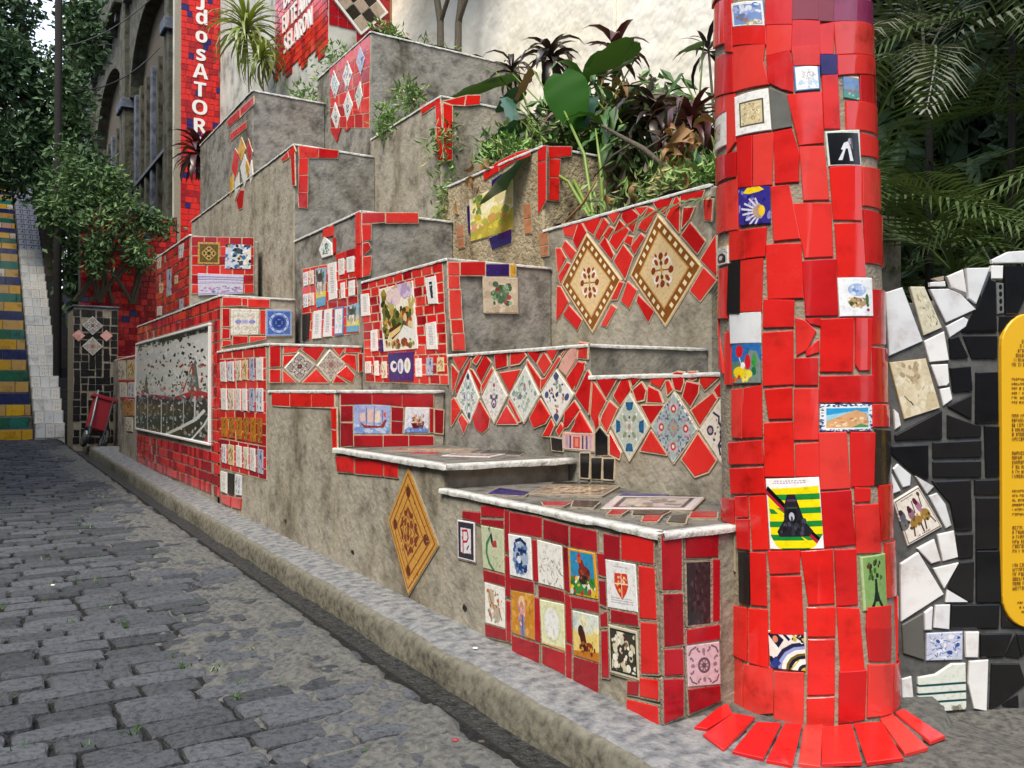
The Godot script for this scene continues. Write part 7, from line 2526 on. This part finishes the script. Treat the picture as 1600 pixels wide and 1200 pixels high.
		["z", -7.600, """
r 2521,3208 2701,3211 2701,3127 2526,3102
r 2707,3212 2892,3219 2884,3150 2707,3128
r 2526,3093 2604,3107 2603,2962 2520,2944
r 2523,2937 2603,2953 2602,2802 2517,2792
r 2517,2784 2600,2794 2600,2658 2524,2656
"""],
	],
	"E2": [
		["x", 3.259, """
s -5560,2634 -5349,2665 -5349,2595 -5555,2570
s -5338,2664 -5133,2672 -5133,2618 -5338,2598
s -5116,2674 -4933,2653 -4933,2598 -5116,2618
r -4835,2646 -4740,2632 -4746,2540 -4841,2550
r -4841,2542 -4746,2531 -4746,2273 -4836,2193
n -5444,2545 -5305,2568 -5294,2479 -5439,2444
n -5294,2566 -5144,2562 -5144,2517 -5283,2500
n -5817,2424 -5748,2424 -5728,2152 -5797,2224
n -5485,2128 -5175,2150 -5179,2048 -5439,2039
"""],
		["x", 3.259, """
q -5022,2293 -4934,2284 -4923,2185 -5011,2190
q -5016,2182 -4923,2176 -4917,2079 -4994,2087
q -4832,2062 -4728,2057 -4717,1975 -4816,1977
q -4816,1968 -4717,1966 -4712,1901 -4800,1907
q -5980,2295 -5881,2293 -5866,2200 -5973,2204
q -5973,2194 -5866,2190 -5859,2114 -5951,2118
"""],
		["x", 3.259, """
ptField -5772,2465 -5150,2501 -5150,2140 -5752,2144
"""],
		["z", -4.775, """
s 3292,2639 3484,2666 3477,2605 3298,2563
s 3298,2557 3390,2567 3380,2444 3298,2439
s 3298,2431 3380,2438 3377,2287 3296,2283
"""],
	],
	"E3": [
		["x", 3.259, """
s -6629,3416 -6262,3398 -6262,3353 -6598,3346
s -6348,3390 -6257,3345 -6234,3137 -6327,3174
s -6327,3165 -6234,3128 -6220,2867 -6310,2894
"""],
		["z", -6.249, """
s 3271,3358 3482,3442 3467,3360 3355,3346
s 3490,3446 3620,3469 3612,3398 3475,3361
s 3271,3345 3355,3337 3355,3117 3277,3104
s 3277,3094 3355,3106 3351,2893 3286,2877
"""],
	],
	"E4": [
		["x", 3.259, """
bg -8817,4434 -7717,4417 -7734,3523 -8790,3796 5 6
ptAzul1 -8675,4372 -8513,4172 -8627,4055 -8769,4249
ptAzul2 -8627,4022 -8489,3834 -8579,3708 -8743,3902
ptAzul4 -8292,4350 -8162,4179 -8291,4040 -8423,4228
ptAzul2 -8269,4034 -8140,3852 -8289,3731 -8400,3925
ptBk5 -7956,4382 -7834,4217 -7934,4092 -8058,4258
ptAzul3 -7954,4036 -7893,3877 -7994,3764 -8077,3930
r -8781,3785 -8466,3712 -8579,3591
r -8377,3681 -8224,3650 -8302,3637
"""],
	],
	"D6": [
		["x", 2.481, """
r -9970,4046 -9430,4038 -9416,3943 -9885,3961
r -9398,4036 -8892,4016 -8891,3941 -9384,3943
r -9828,3866 -9146,3833 -9176,3769 -9793,3785
y -9350,3711 -9174,3549 -9348,3454 -9504,3602
w -9223,3502 -9038,3301 -9232,3157 -9392,3395
r -9609,3653 -9425,3531 -9566,3311 -9755,3457
r -9083,3628 -8933,3459 -9039,3351 -9143,3542
y -9142,3424 -9020,3297 -9110,3233 -9185,3366
w -9619,3287 -9456,3357 -9422,3178 -9617,3094
r -9389,3154 -9232,3123 -9292,2948 -9451,2959 -9550,3081
y -9823,3364 -9687,3389 -9685,3230 -9821,3167
w -8962,3383 -8902,3206 -8989,3141 -9050,3287
"""],
	],
}
